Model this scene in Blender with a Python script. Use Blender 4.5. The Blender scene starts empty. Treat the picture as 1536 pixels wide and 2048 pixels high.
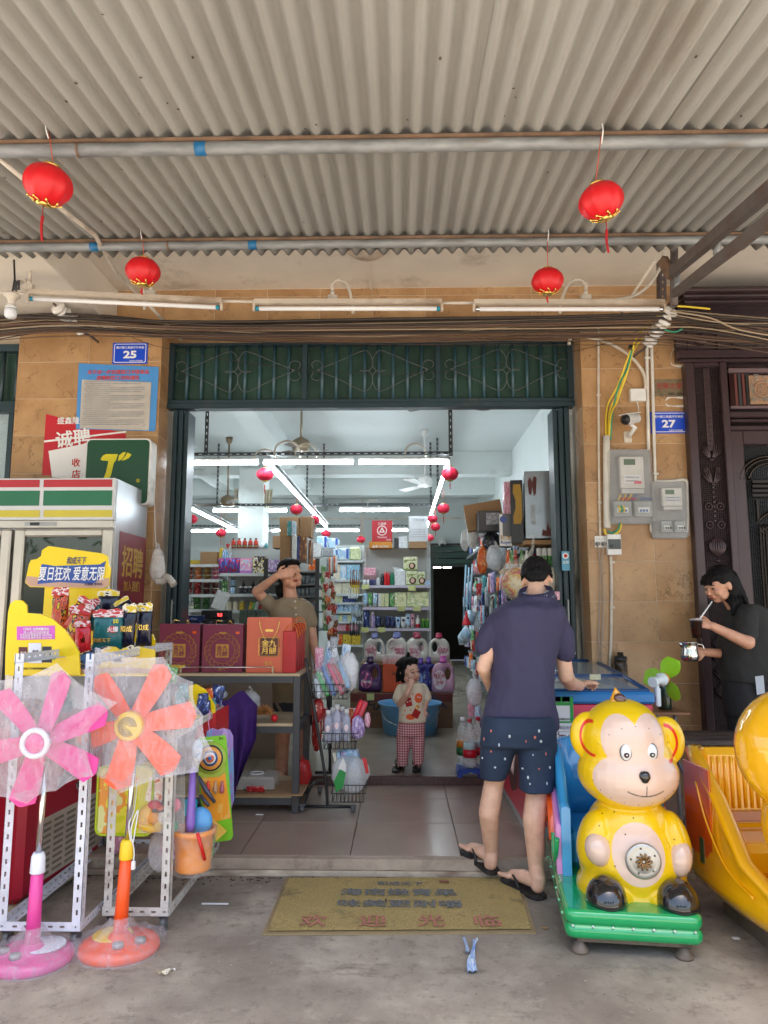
import bpy,bmesh,math,random
from math import sin,cos,pi,radians,sqrt,atan,atan2
from mathutils import Vector as V,Matrix,Euler,noise
from mathutils.bvhtree import BVHTree
random.seed(7)
SC=bpy.context.scene
COL=SC.collection
FPX=1450.0
PITCH=atan(196/1450);YAW=radians(1.26)
CAMLOC=V((0,0,1.4))
cd=bpy.data.cameras.new('camera');cam=bpy.data.objects.new('camera',cd);COL.objects.link(cam)
cam.location=CAMLOC;cam.rotation_euler=(pi/2+PITCH,0,YAW)
cd.sensor_fit='HORIZONTAL';cd.sensor_width=36;cd.lens=36*FPX/1536
cd.clip_start=.05;cd.clip_end=600
SC.camera=cam
SC.view_settings.view_transform='Standard';SC.view_settings.look='None'
SC.view_settings.gamma=1;SC.view_settings.exposure=1.72
wd=bpy.data.worlds.new('World');SC.world=wd;wd.use_nodes=True
SUN_EL,SUN_AZ=radians(76),radians(172)
nt=wd.node_tree;sky=nt.nodes.new('ShaderNodeTexSky');sky.sky_type='NISHITA';sky.sun_disc=False
sky.sun_elevation=SUN_EL;sky.sun_rotation=SUN_AZ;sky.air_density=1.2;sky.dust_density=3.5
nt.links.new(sky.outputs[0],nt.nodes['Background'].inputs[0]);nt.nodes['Background'].inputs[1].default_value=.15
sd=bpy.data.lights.new('sun','SUN');sun=bpy.data.objects.new('sun',sd);COL.objects.link(sun)
sd.energy=5;sd.angle=radians(.6);sd.color=(1,.965,.91)
_d=V((sin(SUN_AZ)*cos(SUN_EL),cos(SUN_AZ)*cos(SUN_EL),sin(SUN_EL)))
sun.rotation_euler=(-_d).to_track_quat('-Z','Y').to_euler()
SC.cycles.use_denoising=True;SC.cycles.max_bounces=9;SC.cycles.diffuse_bounces=5
SC.cycles.transparent_max_bounces=12;SC.cycles.sample_clamp_indirect=6
SC.cycles.caustics_reflective=False;SC.cycles.caustics_refractive=False
SC.cycles.use_light_tree=True
RC=Matrix.Rotation(YAW,3,'Z')@Matrix.Rotation(pi/2+PITCH,3,'X')
def ray(x,y):return RC@V(((x-768)/FPX,-(y-1024)/FPX,-1))
def P(x,y,Y):
 d=ray(x,y);return CAMLOC+d*(Y/d.y)
def G(x,y,z=0.0):
 d=ray(x,y);return CAMLOC+d*((z-1.4)/d.z)
def PX(x,y,X):
 d=ray(x,y);return CAMLOC+d*(X/d.x)
class S:
 def __init__(s):s.v=[];s.f=[];s.m=[];s.s=[];s.T=None
 def add(s,vs,fs,m=0,sm=False):
  o=len(s.v)
  s.v+=[tuple(s.T@V(v))for v in vs]if s.T is not None else[tuple(v)for v in vs]
  for f in fs:s.f.append(tuple(i+o for i in f));s.m.append(m);s.s.append(sm)
  return s
 def box(s,x0,x1,y0,y1,z0,z1,m=0,c=0):
  if x0>x1:x0,x1=x1,x0
  if y0>y1:y0,y1=y1,y0
  if z0>z1:z0,z1=z1,z0
  if c<=0:
   vs=[(x0,y0,z0),(x1,y0,z0),(x1,y1,z0),(x0,y1,z0),(x0,y0,z1),(x1,y0,z1),(x1,y1,z1),(x0,y1,z1)]
   return s.add(vs,[(0,3,2,1),(4,5,6,7),(0,1,5,4),(1,2,6,5),(2,3,7,6),(3,0,4,7)],m)
  c=min(c,(x1-x0)*.49,(y1-y0)*.49,(z1-z0)*.49)
  X=(x0,x1);Y=(y0,y1);Z=(z0,z1);vs=[];idx={}
  for i in(0,1):
   for j in(0,1):
    for k in(0,1):
     sx=c if i==0 else-c;sy=c if j==0 else-c;sz=c if k==0 else-c
     for a,p in enumerate(((X[i],Y[j]+sy,Z[k]+sz),(X[i]+sx,Y[j],Z[k]+sz),(X[i]+sx,Y[j]+sy,Z[k]))):
      idx[i,j,k,a]=len(vs);vs.append(p)
  F=[]
  for i in(0,1):
   q=[idx[i,0,0,0],idx[i,1,0,0],idx[i,1,1,0],idx[i,0,1,0]];F.append(q if i else q[::-1])
   q=[idx[0,i,0,1],idx[1,i,0,1],idx[1,i,1,1],idx[0,i,1,1]];F.append(q[::-1]if i else q)
   q=[idx[0,0,i,2],idx[1,0,i,2],idx[1,1,i,2],idx[0,1,i,2]];F.append(q if i else q[::-1])
  for i in(0,1):
   for j in(0,1):
    q=[idx[i,j,0,0],idx[i,j,1,0],idx[i,j,1,1],idx[i,j,0,1]];F.append(q if(i^j)==0 else q[::-1])
    q=[idx[i,0,j,0],idx[i,1,j,0],idx[i,1,j,2],idx[i,0,j,2]];F.append(q[::-1]if(i^j)==0 else q)
    q=[idx[0,i,j,1],idx[1,i,j,1],idx[1,i,j,2],idx[0,i,j,2]];F.append(q if(i^j)==0 else q[::-1])
    for k in(0,1):
     q=[idx[i,j,k,0],idx[i,j,k,1],idx[i,j,k,2]];F.append(q if(i+j+k)%2 else q[::-1])
  return s.add(vs,F,m)
 def ring(s,c,r,n,A,B,sq=1.0):
  return[c+A*(r*cos(2*pi*k/n))+B*(r*sq*sin(2*pi*k/n))for k in range(n)]
 def tube(s,pts,r,n=8,m=0,caps=True,sm=True):
  pts=[V(p)for p in pts];N=len(pts)
  rs=list(r)if isinstance(r,(list,tuple))else[r]*N
  vs=[];prev=None
  for i,p in enumerate(pts):
   t=(pts[min(i+1,N-1)]-pts[max(i-1,0)])
   if t.length<1e-9:t=V((0,0,1))
   t.normalize()
   if prev is None:
    a=V((0,0,1))if abs(t.z)<.9 else V((1,0,0))
    A=t.cross(a).normalized()
   else:
    A=(prev-t*prev.dot(t))
    A=A.normalized()if A.length>1e-6 else t.orthogonal().normalized()
   prev=A;B=t.cross(A)
   vs+=s.ring(p,rs[i],n,A,B)
  fs=[(i*n+k,i*n+(k+1)%n,(i+1)*n+(k+1)%n,(i+1)*n+k)for i in range(N-1)for k in range(n)]
  s.add(vs,fs,m,sm)
  if caps:
   o=len(s.v)-len(vs)
   s.f+=[tuple(o+k for k in range(n))[::-1],tuple(o+(N-1)*n+k for k in range(n))];s.m+=[m,m];s.s+=[False,False]
  return s
 def cyl(s,p0,p1,r0,r1=None,n=16,m=0,caps=True):return s.tube([p0,p1],[r0,r0 if r1 is None else r1],n,m,caps)
 def lathe(s,prof,c=(0,0,0),n=20,m=0,R=None,sy=1.0,mats=None,sm=True):
  c=V(c);vs=[]
  for r,z in prof:
   for k in range(n):
    p=V((r*cos(2*pi*k/n),r*sy*sin(2*pi*k/n),z));vs.append(c+(R@p if R else p))
  for i in range(len(prof)-1):
   pass
  o=len(s.v);N=len(prof)
  s.v+=[tuple(s.T@v)for v in vs]if s.T is not None else[tuple(v)for v in vs]
  for i in range(N-1):
   mm=mats[i]if mats else m
   for k in range(n):s.f.append((o+i*n+k,o+i*n+(k+1)%n,o+(i+1)*n+(k+1)%n,o+(i+1)*n+k));s.m.append(mm);s.s.append(sm)
  if prof[0][0]>1e-5:s.f.append(tuple(o+k for k in range(n))[::-1]);s.m.append(mats[0]if mats else m);s.s.append(False)
  if prof[-1][0]>1e-5:s.f.append(tuple(o+(N-1)*n+k for k in range(n)));s.m.append(mats[-1]if mats else m);s.s.append(False)
  return s
 def ball(s,c,r,n=16,m=0,R=None,rings=None):
  r=(r,r,r)if not isinstance(r,(tuple,list))else r
  k=rings or max(4,n//2);c=V(c);vs=[];
  for i in range(k+1):
   a=pi*i/k
   for j in range(n):
    p=V((r[0]*sin(a)*cos(2*pi*j/n),r[1]*sin(a)*sin(2*pi*j/n),-r[2]*cos(a)));vs.append(c+(R@p if R else p))
  return s.add(vs,[(i*n+j,i*n+(j+1)%n,(i+1)*n+(j+1)%n,(i+1)*n+j)for i in range(k)for j in range(n)],m,True)
 def prism(s,poly,t,m=0,T=None,sm=False,mside=None):
  0
  n=len(poly);a=0
  for i in range(n):a+=poly[i][0]*poly[(i+1)%n][1]-poly[(i+1)%n][0]*poly[i][1]
  if a<0:poly=poly[::-1]
  vs=[V((x,0,z))for x,z in poly]+[V((x,t,z))for x,z in poly]
  if T is not None:vs=[T@v for v in vs]
  s.add(vs,[tuple(range(n)),tuple(range(n,2*n))[::-1]],m)
  s.add(vs,[(i,n+i,n+(i+1)%n,(i+1)%n)for i in range(n)],m if mside is None else mside,sm)
  return s
 def quad(s,a,b,c,d,m=0):return s.add([a,b,c,d],[(0,1,2,3)],m)
 def loft(s,rings,m=0,caps=True,sm=True):
  n=len(rings[0]);N=len(rings);vs=[p for r in rings for p in r]
  o=len(s.v)
  s.add(vs,[(i*n+k,i*n+(k+1)%n,(i+1)*n+(k+1)%n,(i+1)*n+k)for i in range(N-1)for k in range(n)],m,sm)
  if caps:s.f+=[tuple(o+k for k in range(n))[::-1],tuple(o+(N-1)*n+k for k in range(n))];s.m+=[m,m];s.s+=[False,False]
  return s
 def grid(s,nu,nv,fn,m=0,sm=True):
  vs=[fn(i/nu,j/nv)for j in range(nv+1)for i in range(nu+1)]
  return s.add(vs,[(j*(nu+1)+i,j*(nu+1)+i+1,(j+1)*(nu+1)+i+1,(j+1)*(nu+1)+i)for j in range(nv)for i in range(nu)],m,sm)
 def mesh(s,name='m'):
  me=bpy.data.meshes.new(name);me.from_pydata([tuple(v)for v in s.v],[],s.f)
  me.polygons.foreach_set('material_index',s.m);me.polygons.foreach_set('use_smooth',s.s);me.update()
  return me
def rrect(x0,x1,z0,z1,r,n=4):
 out=[]
 for cx,cz,a0 in((x1-r,z1-r,0),(x0+r,z1-r,90),(x0+r,z0+r,180),(x1-r,z0+r,270)):
  for k in range(n+1):a=radians(a0+90*k/n);out.append((cx+r*cos(a),cz+r*sin(a)))
 return out
def circ(cx,cz,r,n=20,ry=None):return[(cx+r*cos(2*pi*k/n),cz+(ry or r)*sin(2*pi*k/n))for k in range(n)]
def bez(pts,k=6):
 0
 pts=[V(p)for p in pts];out=[]
 for i in range(len(pts)-1):
  p0=pts[max(i-1,0)];p1=pts[i];p2=pts[i+1];p3=pts[min(i+2,len(pts)-1)]
  for j in range(k):
   t=j/k;out.append(.5*((2*p1)+(p2-p0)*t+(2*p0-5*p1+4*p2-p3)*t*t+(3*p1-p0-3*p2+p3)*t**3))
 return out+[pts[-1]]
WM={}
def props(o,label,cat,group,kind):
 if label:o['label']=label
 if cat:o['category']=cat
 if group:o['group']=group
 if kind:o['kind']=kind
def th(name,label,cat,loc=(0,0,0),rz=0,group=None,kind=None):
 o=bpy.data.objects.new(name,None);COL.objects.link(o);o.location=loc;o.rotation_euler=(0,0,rz);o.empty_display_size=.05
 props(o,label,cat,group,kind);WM[o.name]=Matrix.Translation(V(loc))@Matrix.Rotation(rz,4,'Z')
 return o
def ob(name,s,mats,parent=None,label=None,cat=None,group=None,kind=None,world=True,loc=None,rot=None,mod=None):
 me=s if isinstance(s,bpy.types.Mesh)else s.mesh(name)
 if not isinstance(mats,(list,tuple)):mats=[mats]
 if not len(me.materials):
  for m in mats:me.materials.append(m)
 o=bpy.data.objects.new(name,me);COL.objects.link(o)
 M=Matrix.Identity(4)
 if parent is not None:
  M=WM[parent.name]
  if world:me.transform(M.inverted())
  elif loc is not None or rot is not None:
   L=Matrix.Translation(V(loc or(0,0,0)))@(Euler(rot).to_matrix().to_4x4()if rot else Matrix.Identity(4));o.matrix_local=L;M=M@L
  o.parent=parent
 elif world and kind!='structure':
  n=len(me.vertices)
  if n:
   xs=[v.co.x for v in me.vertices];ys=[v.co.y for v in me.vertices];z0=min(v.co.z for v in me.vertices)
   c=V(((min(xs)+max(xs))/2,(min(ys)+max(ys))/2,z0));me.transform(Matrix.Translation(-c));o.location=c;M=Matrix.Translation(c)
 elif not world:
  L=Matrix.Translation(V(loc or(0,0,0)))@(Euler(rot).to_matrix().to_4x4()if rot else Matrix.Identity(4));o.matrix_local=L;M=L
 WM[o.name]=M
 props(o,label,cat,group,kind)
 return o
def dup(root,loc,rz=None,label=None,group=None,scale=None,name=None):
 def cp(o,par):
  c=o.copy();COL.objects.link(c)
  if name and par is None:c.name=name
  if par is not None:c.parent=par
  for ch in list(o.children):cp(ch,c)
  return c
 r=cp(root,None);r.location=loc
 if rz is not None:r.rotation_euler=(0,0,rz)if not isinstance(rz,tuple)else rz
 if label:r['label']=label
 if group:r['group']=group
 if scale:r.scale=scale if isinstance(scale,tuple)else(scale,)*3
 WM[r.name]=Matrix.Translation(V(loc))
 return r
DG=None
def remesh(s,vox,sm=6,fac=.5,disp=None,name='body'):
 me=s.mesh(name);o=bpy.data.objects.new('tmp',me);COL.objects.link(o)
 r=o.modifiers.new('r','REMESH');r.mode='VOXEL';r.voxel_size=vox;r.use_smooth_shade=True
 if sm:q=o.modifiers.new('s','SMOOTH');q.iterations=sm;q.factor=fac
 bpy.context.view_layer.update()
 m2=bpy.data.meshes.new_from_object(o.evaluated_get(bpy.context.evaluated_depsgraph_get()))
 bpy.data.objects.remove(o);bpy.data.meshes.remove(me);m2 .materials.clear()
 if disp:
  m2 .update();nn=[v.normal.copy()for v in m2 .vertices]
  for v,n in zip(m2 .vertices,nn):v.co+=n*disp(v.co)
 m2 .name=name
 return m2
def attr(me,name,fn):
 a=me.attributes.new(name,'FLOAT','POINT');a.data.foreach_set('value',[fn(v.co)for v in me.vertices])
def bvh(me):return BVHTree.FromPolygons([v.co for v in me.vertices],[tuple(p.vertices)for p in me.polygons])
_tc={}
def textmesh(body,size,bold=0,ext=.0004,align='CENTER',sp=1.0,shear=0):
 cj=bold>.008 and any(ord(q)>0x2e80 for q in body)
 c=bpy.data.curves.new('t','FONT');c.body=body;c.size=size;c.offset=0 if cj else bold*size;c.extrude=ext
 c.align_x=align;c.align_y='CENTER';c.resolution_u=2;c.space_character=sp;c.shear=shear
 o=bpy.data.objects.new('t',c);COL.objects.link(o)
 bpy.context.view_layer.update()
 me=bpy.data.meshes.new_from_object(o.evaluated_get(bpy.context.evaluated_depsgraph_get()))
 bpy.data.objects.remove(o);bpy.data.curves.remove(c);me.materials.clear();me.name='lettering'
 if cj:
  vs=[v.co.copy()for v in me.vertices];fs=[tuple(p.vertices)for p in me.polygons];n=len(vs);k=bold*size*.75;me.clear_geometry()
  me.from_pydata([v+V((dx*k,dy*k,i*.00015))for i,(dx,dy)in enumerate(((-1,0),(1,0),(0,.7),(0,-.7)))for v in vs],[],[tuple(j+i*n for j in f)for i in range(4)for f in fs])
 return me
RF=Matrix.Rotation(pi/2,4,'X')
def text(body,c,size,mat,parent,bold=.01,w=None,h=None,R=None,name='lettering',T=None,sp=1.0,shear=0,world=True,align='CENTER'):
 0
 me=textmesh(body,size,bold,sp=sp,shear=shear,align=align)
 xs=[v.co.x for v in me.vertices];ys=[v.co.y for v in me.vertices]
 if xs:
  sx=w/(max(xs)-min(xs))if w else 1;sy=h/(max(ys)-min(ys))if h else 1
  if w and not h:sy=min(sx,1.4)if sx<1 else 1
  me.transform(Matrix.Diagonal((sx,sy,1,1))@Matrix.Translation((0 if align!='CENTER'else-(max(xs)+min(xs))/2,-(max(ys)+min(ys))/2,0)))
 M=Matrix.Translation(V(c))@(R.to_4x4()if R is not None else Matrix.Identity(4))@RF
 me.transform(M)
 return ob(name,me,mat,parent,world=world)
def rot(ax,deg):return Matrix.Rotation(radians(deg),4,ax)
_mc={}
def sr(h,k=1.0):
 h=h.lstrip('#');out=[]
 for i in(0,2,4):
  c=int(h[i:i+2],16)/255;out.append(k*(c/12.92 if c<=.04045 else((c+.055)/1.055)**2.4))
 return tuple(out)
def _n(nt,t,**kw):
 n=nt.nodes.new(t)
 for k,v in kw.items():setattr(n,k,v)
 return n
def _mix(nt,fac,a,b,kind='MIX'):
 m=_n(nt,'ShaderNodeMix',data_type='RGBA',blend_type=kind)
 for i,x in((0,fac),(6,a),(7,b)):
  if x is None:continue
  if hasattr(x,'is_output'):nt.links.new(x,m.inputs[i])
  else:m.inputs[i].default_value=x if i==0 else(*x[:3],1)
 return m.outputs[2]
def _noise(nt,co,sc,det=4,ro=.55,w=None):
 n=_n(nt,'ShaderNodeTexNoise');n.inputs['Scale'].default_value=sc;n.inputs['Detail'].default_value=det;n.inputs['Roughness'].default_value=ro
 if co is not None:nt.links.new(co,n.inputs['Vector'])
 return n.outputs['Fac']
def _ramp(nt,f,a,b):
 m=_n(nt,'ShaderNodeMapRange');m.inputs[1].default_value=a;m.inputs[2].default_value=b;nt.links.new(f,m.inputs[0]);m.clamp=True
 return m.outputs[0]
def _map(nt,co,sc):
 m=_n(nt,'ShaderNodeMapping');m.inputs['Scale'].default_value=sc;nt.links.new(co,m.inputs[0]);return m.outputs[0]
def base(name):
 m=bpy.data.materials.new(name);m.use_nodes=True;return m,m.node_tree,m.node_tree.nodes['Principled BSDF']
def mt(name,col,r=.5,metal=0,var=.12,vs=6,dirt=0,dcol=(.06,.045,.03),bump=0,bs=60,coat=0,spec=.5,trans=0,alpha=1,emit=0,rnd=0,st=(1,1,1),sss=0,extra=None):
 k=(name,)
 if k in _mc:return _mc[k]
 m,nt,b=base(name);co=_n(nt,'ShaderNodeTexCoord').outputs['Object']
 if st!=(1,1,1):co=_map(nt,co,st)
 c=None
 f=_noise(nt,co,vs)
 lo=tuple(x*(1-var)for x in col);hi=tuple(min(1,x*(1+var))for x in col)
 c=_mix(nt,_ramp(nt,f,.3,.7),lo,hi)
 if dirt:
  d=_noise(nt,co,vs*.6,8,.7);c=_mix(nt,_ramp(nt,d,.62-dirt*.25,.8),c,dcol)
 if rnd:
  oi=_n(nt,'ShaderNodeObjectInfo').outputs['Random'];mr=_n(nt,'ShaderNodeMapRange');mr.inputs[3].default_value=1-rnd;mr.inputs[4].default_value=1+rnd
  nt.links.new(oi,mr.inputs[0]);h=_n(nt,'ShaderNodeHueSaturation');nt.links.new(mr.outputs[0],h.inputs['Value']);nt.links.new(c,h.inputs['Color']);c=h.outputs[0]
 nt.links.new(c,b.inputs['Base Color'])
 b.inputs['Roughness'].default_value=r;b.inputs['Metallic'].default_value=metal;b.inputs['Specular IOR Level'].default_value=spec
 b.inputs['Coat Weight'].default_value=coat;b.inputs['Coat Roughness'].default_value=.06
 b.inputs['Transmission Weight'].default_value=trans;b.inputs['Alpha'].default_value=alpha
 if sss:b.inputs['Subsurface Weight'].default_value=sss;b.inputs['Subsurface Radius'].default_value=(.02,.008,.004)
 if emit:b.inputs['Emission Strength'].default_value=emit;b.inputs['Emission Color'].default_value=(*col,1)
 if bump:
  bp=_n(nt,'ShaderNodeBump');bp.inputs['Strength'].default_value=min(1,bump);bp.inputs['Distance'].default_value=.004*max(1,bump)
  nt.links.new(_noise(nt,co,bs,5),bp.inputs['Height']);nt.links.new(bp.outputs[0],b.inputs['Normal'])
 if extra:extra(nt,b,co)
 _mc[k]=m
 return m
def prn(name,cols,sc=4,bands=(),r=.35,rnd=0):
 0
 k=('prn',name)
 if k in _mc:return _mc[k]
 m,nt,b=base(name);tc=_n(nt,'ShaderNodeTexCoord');co=tc.outputs['Generated']
 oi=_n(nt,'ShaderNodeObjectInfo').outputs['Random']
 vm=_n(nt,'ShaderNodeVectorMath',operation='MULTIPLY_ADD');nt.links.new(co,vm.inputs[0]);vm.inputs[1].default_value=(1,1,1)
 cb=_n(nt,'ShaderNodeCombineXYZ');ml=_n(nt,'ShaderNodeMath',operation='MULTIPLY');nt.links.new(oi,ml.inputs[0]);ml.inputs[1].default_value=9
 for i in range(3):nt.links.new(ml.outputs[0],cb.inputs[i])
 nt.links.new(cb.outputs[0],vm.inputs[2]);co2=vm.outputs[0]
 n1=_n(nt,'ShaderNodeTexNoise');n1 .inputs['Scale'].default_value=sc;n1 .inputs['Detail'].default_value=3;nt.links.new(co2,n1 .inputs['Vector'])
 cr=_n(nt,'ShaderNodeValToRGB');cr.color_ramp.interpolation='CONSTANT';nt.links.new(n1 .outputs['Fac'],cr.inputs[0])
 els=cr.color_ramp.elements;n=len(cols)
 pos=[0]+[.40+.22*i/max(1,n-1)for i in range(1,n)]
 els[0].position=0;els[0].color=(*cols[0],1)
 if n>1:els[1].position=pos[1];els[1].color=(*cols[1],1)
 for i in range(2,n):e=els.new(pos[i]);e.color=(*cols[i],1)
 c=cr.outputs[0]
 sx=_n(nt,'ShaderNodeSeparateXYZ');nt.links.new(co,sx.inputs[0])
 for z0,z1,bc in bands:
  g=_n(nt,'ShaderNodeMath',operation='GREATER_THAN');nt.links.new(sx.outputs[2],g.inputs[0]);g.inputs[1].default_value=z0
  l=_n(nt,'ShaderNodeMath',operation='LESS_THAN');nt.links.new(sx.outputs[2],l.inputs[0]);l.inputs[1].default_value=z1
  q=_n(nt,'ShaderNodeMath',operation='MULTIPLY');nt.links.new(g.outputs[0],q.inputs[0]);nt.links.new(l.outputs[0],q.inputs[1])
  c=_mix(nt,q.outputs[0],c,bc)
 nt.links.new(c,b.inputs['Base Color']);b.inputs['Roughness'].default_value=r
 _mc[k]=m
 return m
def film(name,col=(.9,.9,.92),lo=.12,hi=.55,sc=30,st=(1,1,1),bump=1.0,r=.22):
 0
 k=('film',name)
 if k in _mc:return _mc[k]
 m,nt,b=base(name);co=_n(nt,'ShaderNodeTexCoord').outputs['Object'];co=_map(nt,co,st)
 n=_noise(nt,co,sc,9,.7);n0=_noise(nt,co,sc*.3,4,.6)
 mr=_n(nt,'ShaderNodeMapRange');mr.inputs[1].default_value=.38;mr.inputs[2].default_value=.68;mr.inputs[3].default_value=lo;mr.inputs[4].default_value=hi
 mm=_n(nt,'ShaderNodeMath',operation='MULTIPLY_ADD');nt.links.new(n,mm.inputs[0]);mm.inputs[1].default_value=.6;
 m4=_n(nt,'ShaderNodeMath',operation='MULTIPLY');nt.links.new(n0,m4 .inputs[0]);m4 .inputs[1].default_value=.4;nt.links.new(m4 .outputs[0],mm.inputs[2])
 nt.links.new(mm.outputs[0],mr.inputs[0]);nt.links.new(mr.outputs[0],b.inputs['Alpha'])
 b.inputs['Base Color'].default_value=(*col,1);b.inputs['Roughness'].default_value=r;b.inputs['Specular IOR Level'].default_value=.9
 bp=_n(nt,'ShaderNodeBump');bp.inputs['Strength'].default_value=1;bp.inputs['Distance'].default_value=.012*bump
 nt.links.new(mm.outputs[0],bp.inputs['Height']);nt.links.new(bp.outputs[0],b.inputs['Normal'])
 _mc[k]=m
 return m
WHITE=mt('white_paint',(.75,.75,.73),.45,dirt=.15,dcol=(.3,.24,.18))
PVC=mt('cream_plastic_pipe',(.62,.56,.47),.4,dirt=.35,dcol=(.28,.2,.13),vs=9)
BLACK=mt('black_plastic',(.015,.015,.016),.4)
DARKSTEEL=mt('dark_steel',(.045,.047,.05),.45,metal=.3,dirt=.3,dcol=(.12,.08,.05),vs=12)
GALV=mt('galvanised_steel',(.25,.26,.26),.6,metal=.3,var=.3,vs=22,dirt=.2,dcol=(.25,.2,.15),st=(.3,1,1))
CHROME=mt('chrome',(.7,.7,.7),.18,metal=1,var=.05)
GOLD=mt('gold_foil',(.85,.58,.15),.25,metal=.9,var=.2,vs=40)
RED=mt('red_gloss',(.6,.01,.02),.3)
CARD=mt('cardboard',(.33,.2,.1),.8,var=.12,vs=5,rnd=.12)
GREYSTEEL=mt('grey_shelf_steel',(.36,.38,.37),.4,var=.05)
TEAL=mt('dark_teal_paint',sr('#2a4149',.8),.38,var=.15,dirt=.15,dcol=(.1,.1,.09),vs=3)
INK=mt('black_ink',(.02,.02,.02),.6)
INKW=mt('white_ink',(.85,.85,.85),.5,var=.02)
INKR=mt('red_ink',(.55,.02,.02),.5)
def concrete_x(nt,b,co):
 n=_noise(nt,co,1.1,7,.65);c0=b.inputs['Base Color'].links[0].from_socket
 c=_mix(nt,_ramp(nt,n,.34,.60),(.21,.17,.135),c0)
 n2=_noise(nt,co,5,10,.8);c=_mix(nt,_ramp(nt,n2,.56,.72),c,(.44,.39,.31));n4=_noise(nt,co,14,9,.75);c=_mix(nt,_ramp(nt,n4,.52,.72),c,(.16,.135,.11));n5=_noise(nt,_map(nt,co,(1,3,1)),1.7,6,.7);c=_mix(nt,_ramp(nt,n5,.58,.74),c,(.15,.125,.1))
 n3=_noise(nt,co,45,4,.8);c=_mix(nt,_ramp(nt,n3,.66,.76),c,(.09,.075,.06))
 vo=_n(nt,'ShaderNodeTexVoronoi');vo.inputs['Scale'].default_value=9;nt.links.new(co,vo.inputs['Vector'])
 c=_mix(nt,_ramp(nt,vo.outputs['Distance'],.05,.035),c,(.13,.11,.09))
 nt.links.new(c,b.inputs['Base Color'])
CONC=mt('stained_concrete',(.36,.315,.25),.85,var=.25,vs=2.2,bump=.8,bs=90,extra=concrete_x)
s=S()
def gfn(u,v):
 x=-6+12*u;y=-.6+4.9*v
 return(x,y,.004*noise.noise(V((x*1.5,y*1.5,0)))+.0015*noise.noise(V((x*7,y*7,3))))
s.grid(120,60,gfn)
ob('pavement',s,CONC,kind='structure')
s=S().box(-250,250,-300,-.6,-.14,-.02).box(-250,-6,-.6,40,-.14,-.02).box(6,250,-.6,40,-.14,-.02).box(-6,6,4.3,40,-.3,-.02)
ob('ground',s,mt('street_concrete',(.36,.33,.29),.9,var=.2,vs=.5),kind='structure')
FY=4.07;FZ=.085;DY=5.72;IZ=.148;WY=5.5
s=S().box(-6,2.6,FY+.03,DY,-.02,FZ-.012).box(-6,2.6,DY,18,-.02,IZ-.012)
ob('porch_slab',s,mt('slab_concrete',(.2,.17,.14),.9),kind='structure')
s=S()
for i in range(22):
 x0=-6+i*.4;x1=x0+.4
 s.grid(8,2,lambda u,v:(x0+(x1-x0)*u,FY+.006*noise.noise(V((x0+u,v,2))),.03+.055*v+.003*noise.noise(V((x0*3+u*3,v,9)))))
 s.box(x0,x1,FY+.001,FY+.06,.03,FZ-.001)
o_kerb=ob('kerb',s,mt('worn_kerb',(.42,.33,.25),.8,var=.2,vs=7,dirt=.3,dcol=(.09,.06,.045),bump=1),kind='structure')
s=S().box(-3.0,2.6,FY-.022,FY-.002,.0,.03,0,.004)
ob('threshold_strip',s,mt('rusty_white_strip',(.55,.46,.35),.6,var=.3,vs=14,dirt=.85,dcol=(.13,.06,.03),st=(.4,1,1)),label='rusty white metal strip along the foot of the porch step',cat='trim strip')
def tile_x(nt,b,co):
 b.inputs['Roughness'].default_value=.16
 n=_noise(nt,co,3,6,.7);r=_n(nt,'ShaderNodeMapRange');nt.links.new(n,r.inputs[0]);r.inputs[1].default_value=.3;r.inputs[2].default_value=.75;r.inputs[3].default_value=.16;r.inputs[4].default_value=.30
 nt.links.new(r.outputs[0],b.inputs['Roughness'])
FT=mt('floor_tile_glaze',(.36,.275,.215),.2,var=.1,vs=1.6,rnd=.05,dirt=.1,dcol=(.14,.1,.075),extra=tile_x)
FT2=mt('inner_floor_tile_glaze',(.30,.265,.215),.2,var=.08,vs=1.6,rnd=.04,extra=tile_x)
fl=th('porch_floor',None,None,(0,4.8,FZ),kind='structure')
x0=G(922,1710,FZ).x
def tiles(parent,ys,z,mat,xs0,k0,k1,w=.6):
 cache={}
 for y0,y1 in ys:
  key=round(y1-y0,3)
  if key not in cache:cache[key]=S().box(.0018,w-.0018,.0018,y1-y0-.0018,-.012,0,0,.002).mesh('tile')
  me=cache[key]
  for k in range(k0,k1):
   o=ob('tile',me,mat,parent,world=False,loc=V((xs0+k*w,y0,z))-V(parent.location))
tiles(fl,[(FY+.055,4.74),(4.74,5.34),(5.34,DY)],FZ,FT,x0,-8,4)
ob('step_edge',S().box(-5.4,2.5,DY-.001,DY+.055,FZ-.01,IZ+.001,0,.004),mt('red_granite',(.10,.05,.045),.3,var=.5,vs=90),kind='structure')
fi=th('shop_floor',None,None,(0,8,IZ),kind='structure')
tiles(fi,[(DY+.055+i*.6,DY+.055+(i+1)*.6)for i in range(8)],IZ,FT2,x0-.3,-7,4)
ob('back_floor',S().box(-6,2.5,DY+.055+4.8,18,IZ-.012,IZ),FT2,kind='structure')
IW=mt('interior_wall_paint',sr('#cdd3d1',.97),.7,var=.04,vs=1.2,dirt=.05,dcol=(.4,.42,.4))
CZ=4.02;BW=17.0;RW=1.86;LW=-5.6
sh=th('shop_building','open fronted grocery shop with white ceiling and deep beams','building',(0,5.8,0))
ob('ceiling',S().box(LW,RW,DY+.06,BW,CZ,CZ+.15),IW,sh)
ob('wall',S().box(RW,RW+.15,DY+.12,BW,0,CZ+.15),IW,sh)
ob('wall',S().box(LW-.15,LW,DY+.12,BW,0,CZ+.15),IW,sh)
dx0,dx1=P(866,1100,BW).x,P(942,1100,BW).x;dz=P(900,1092,BW).z
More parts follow.
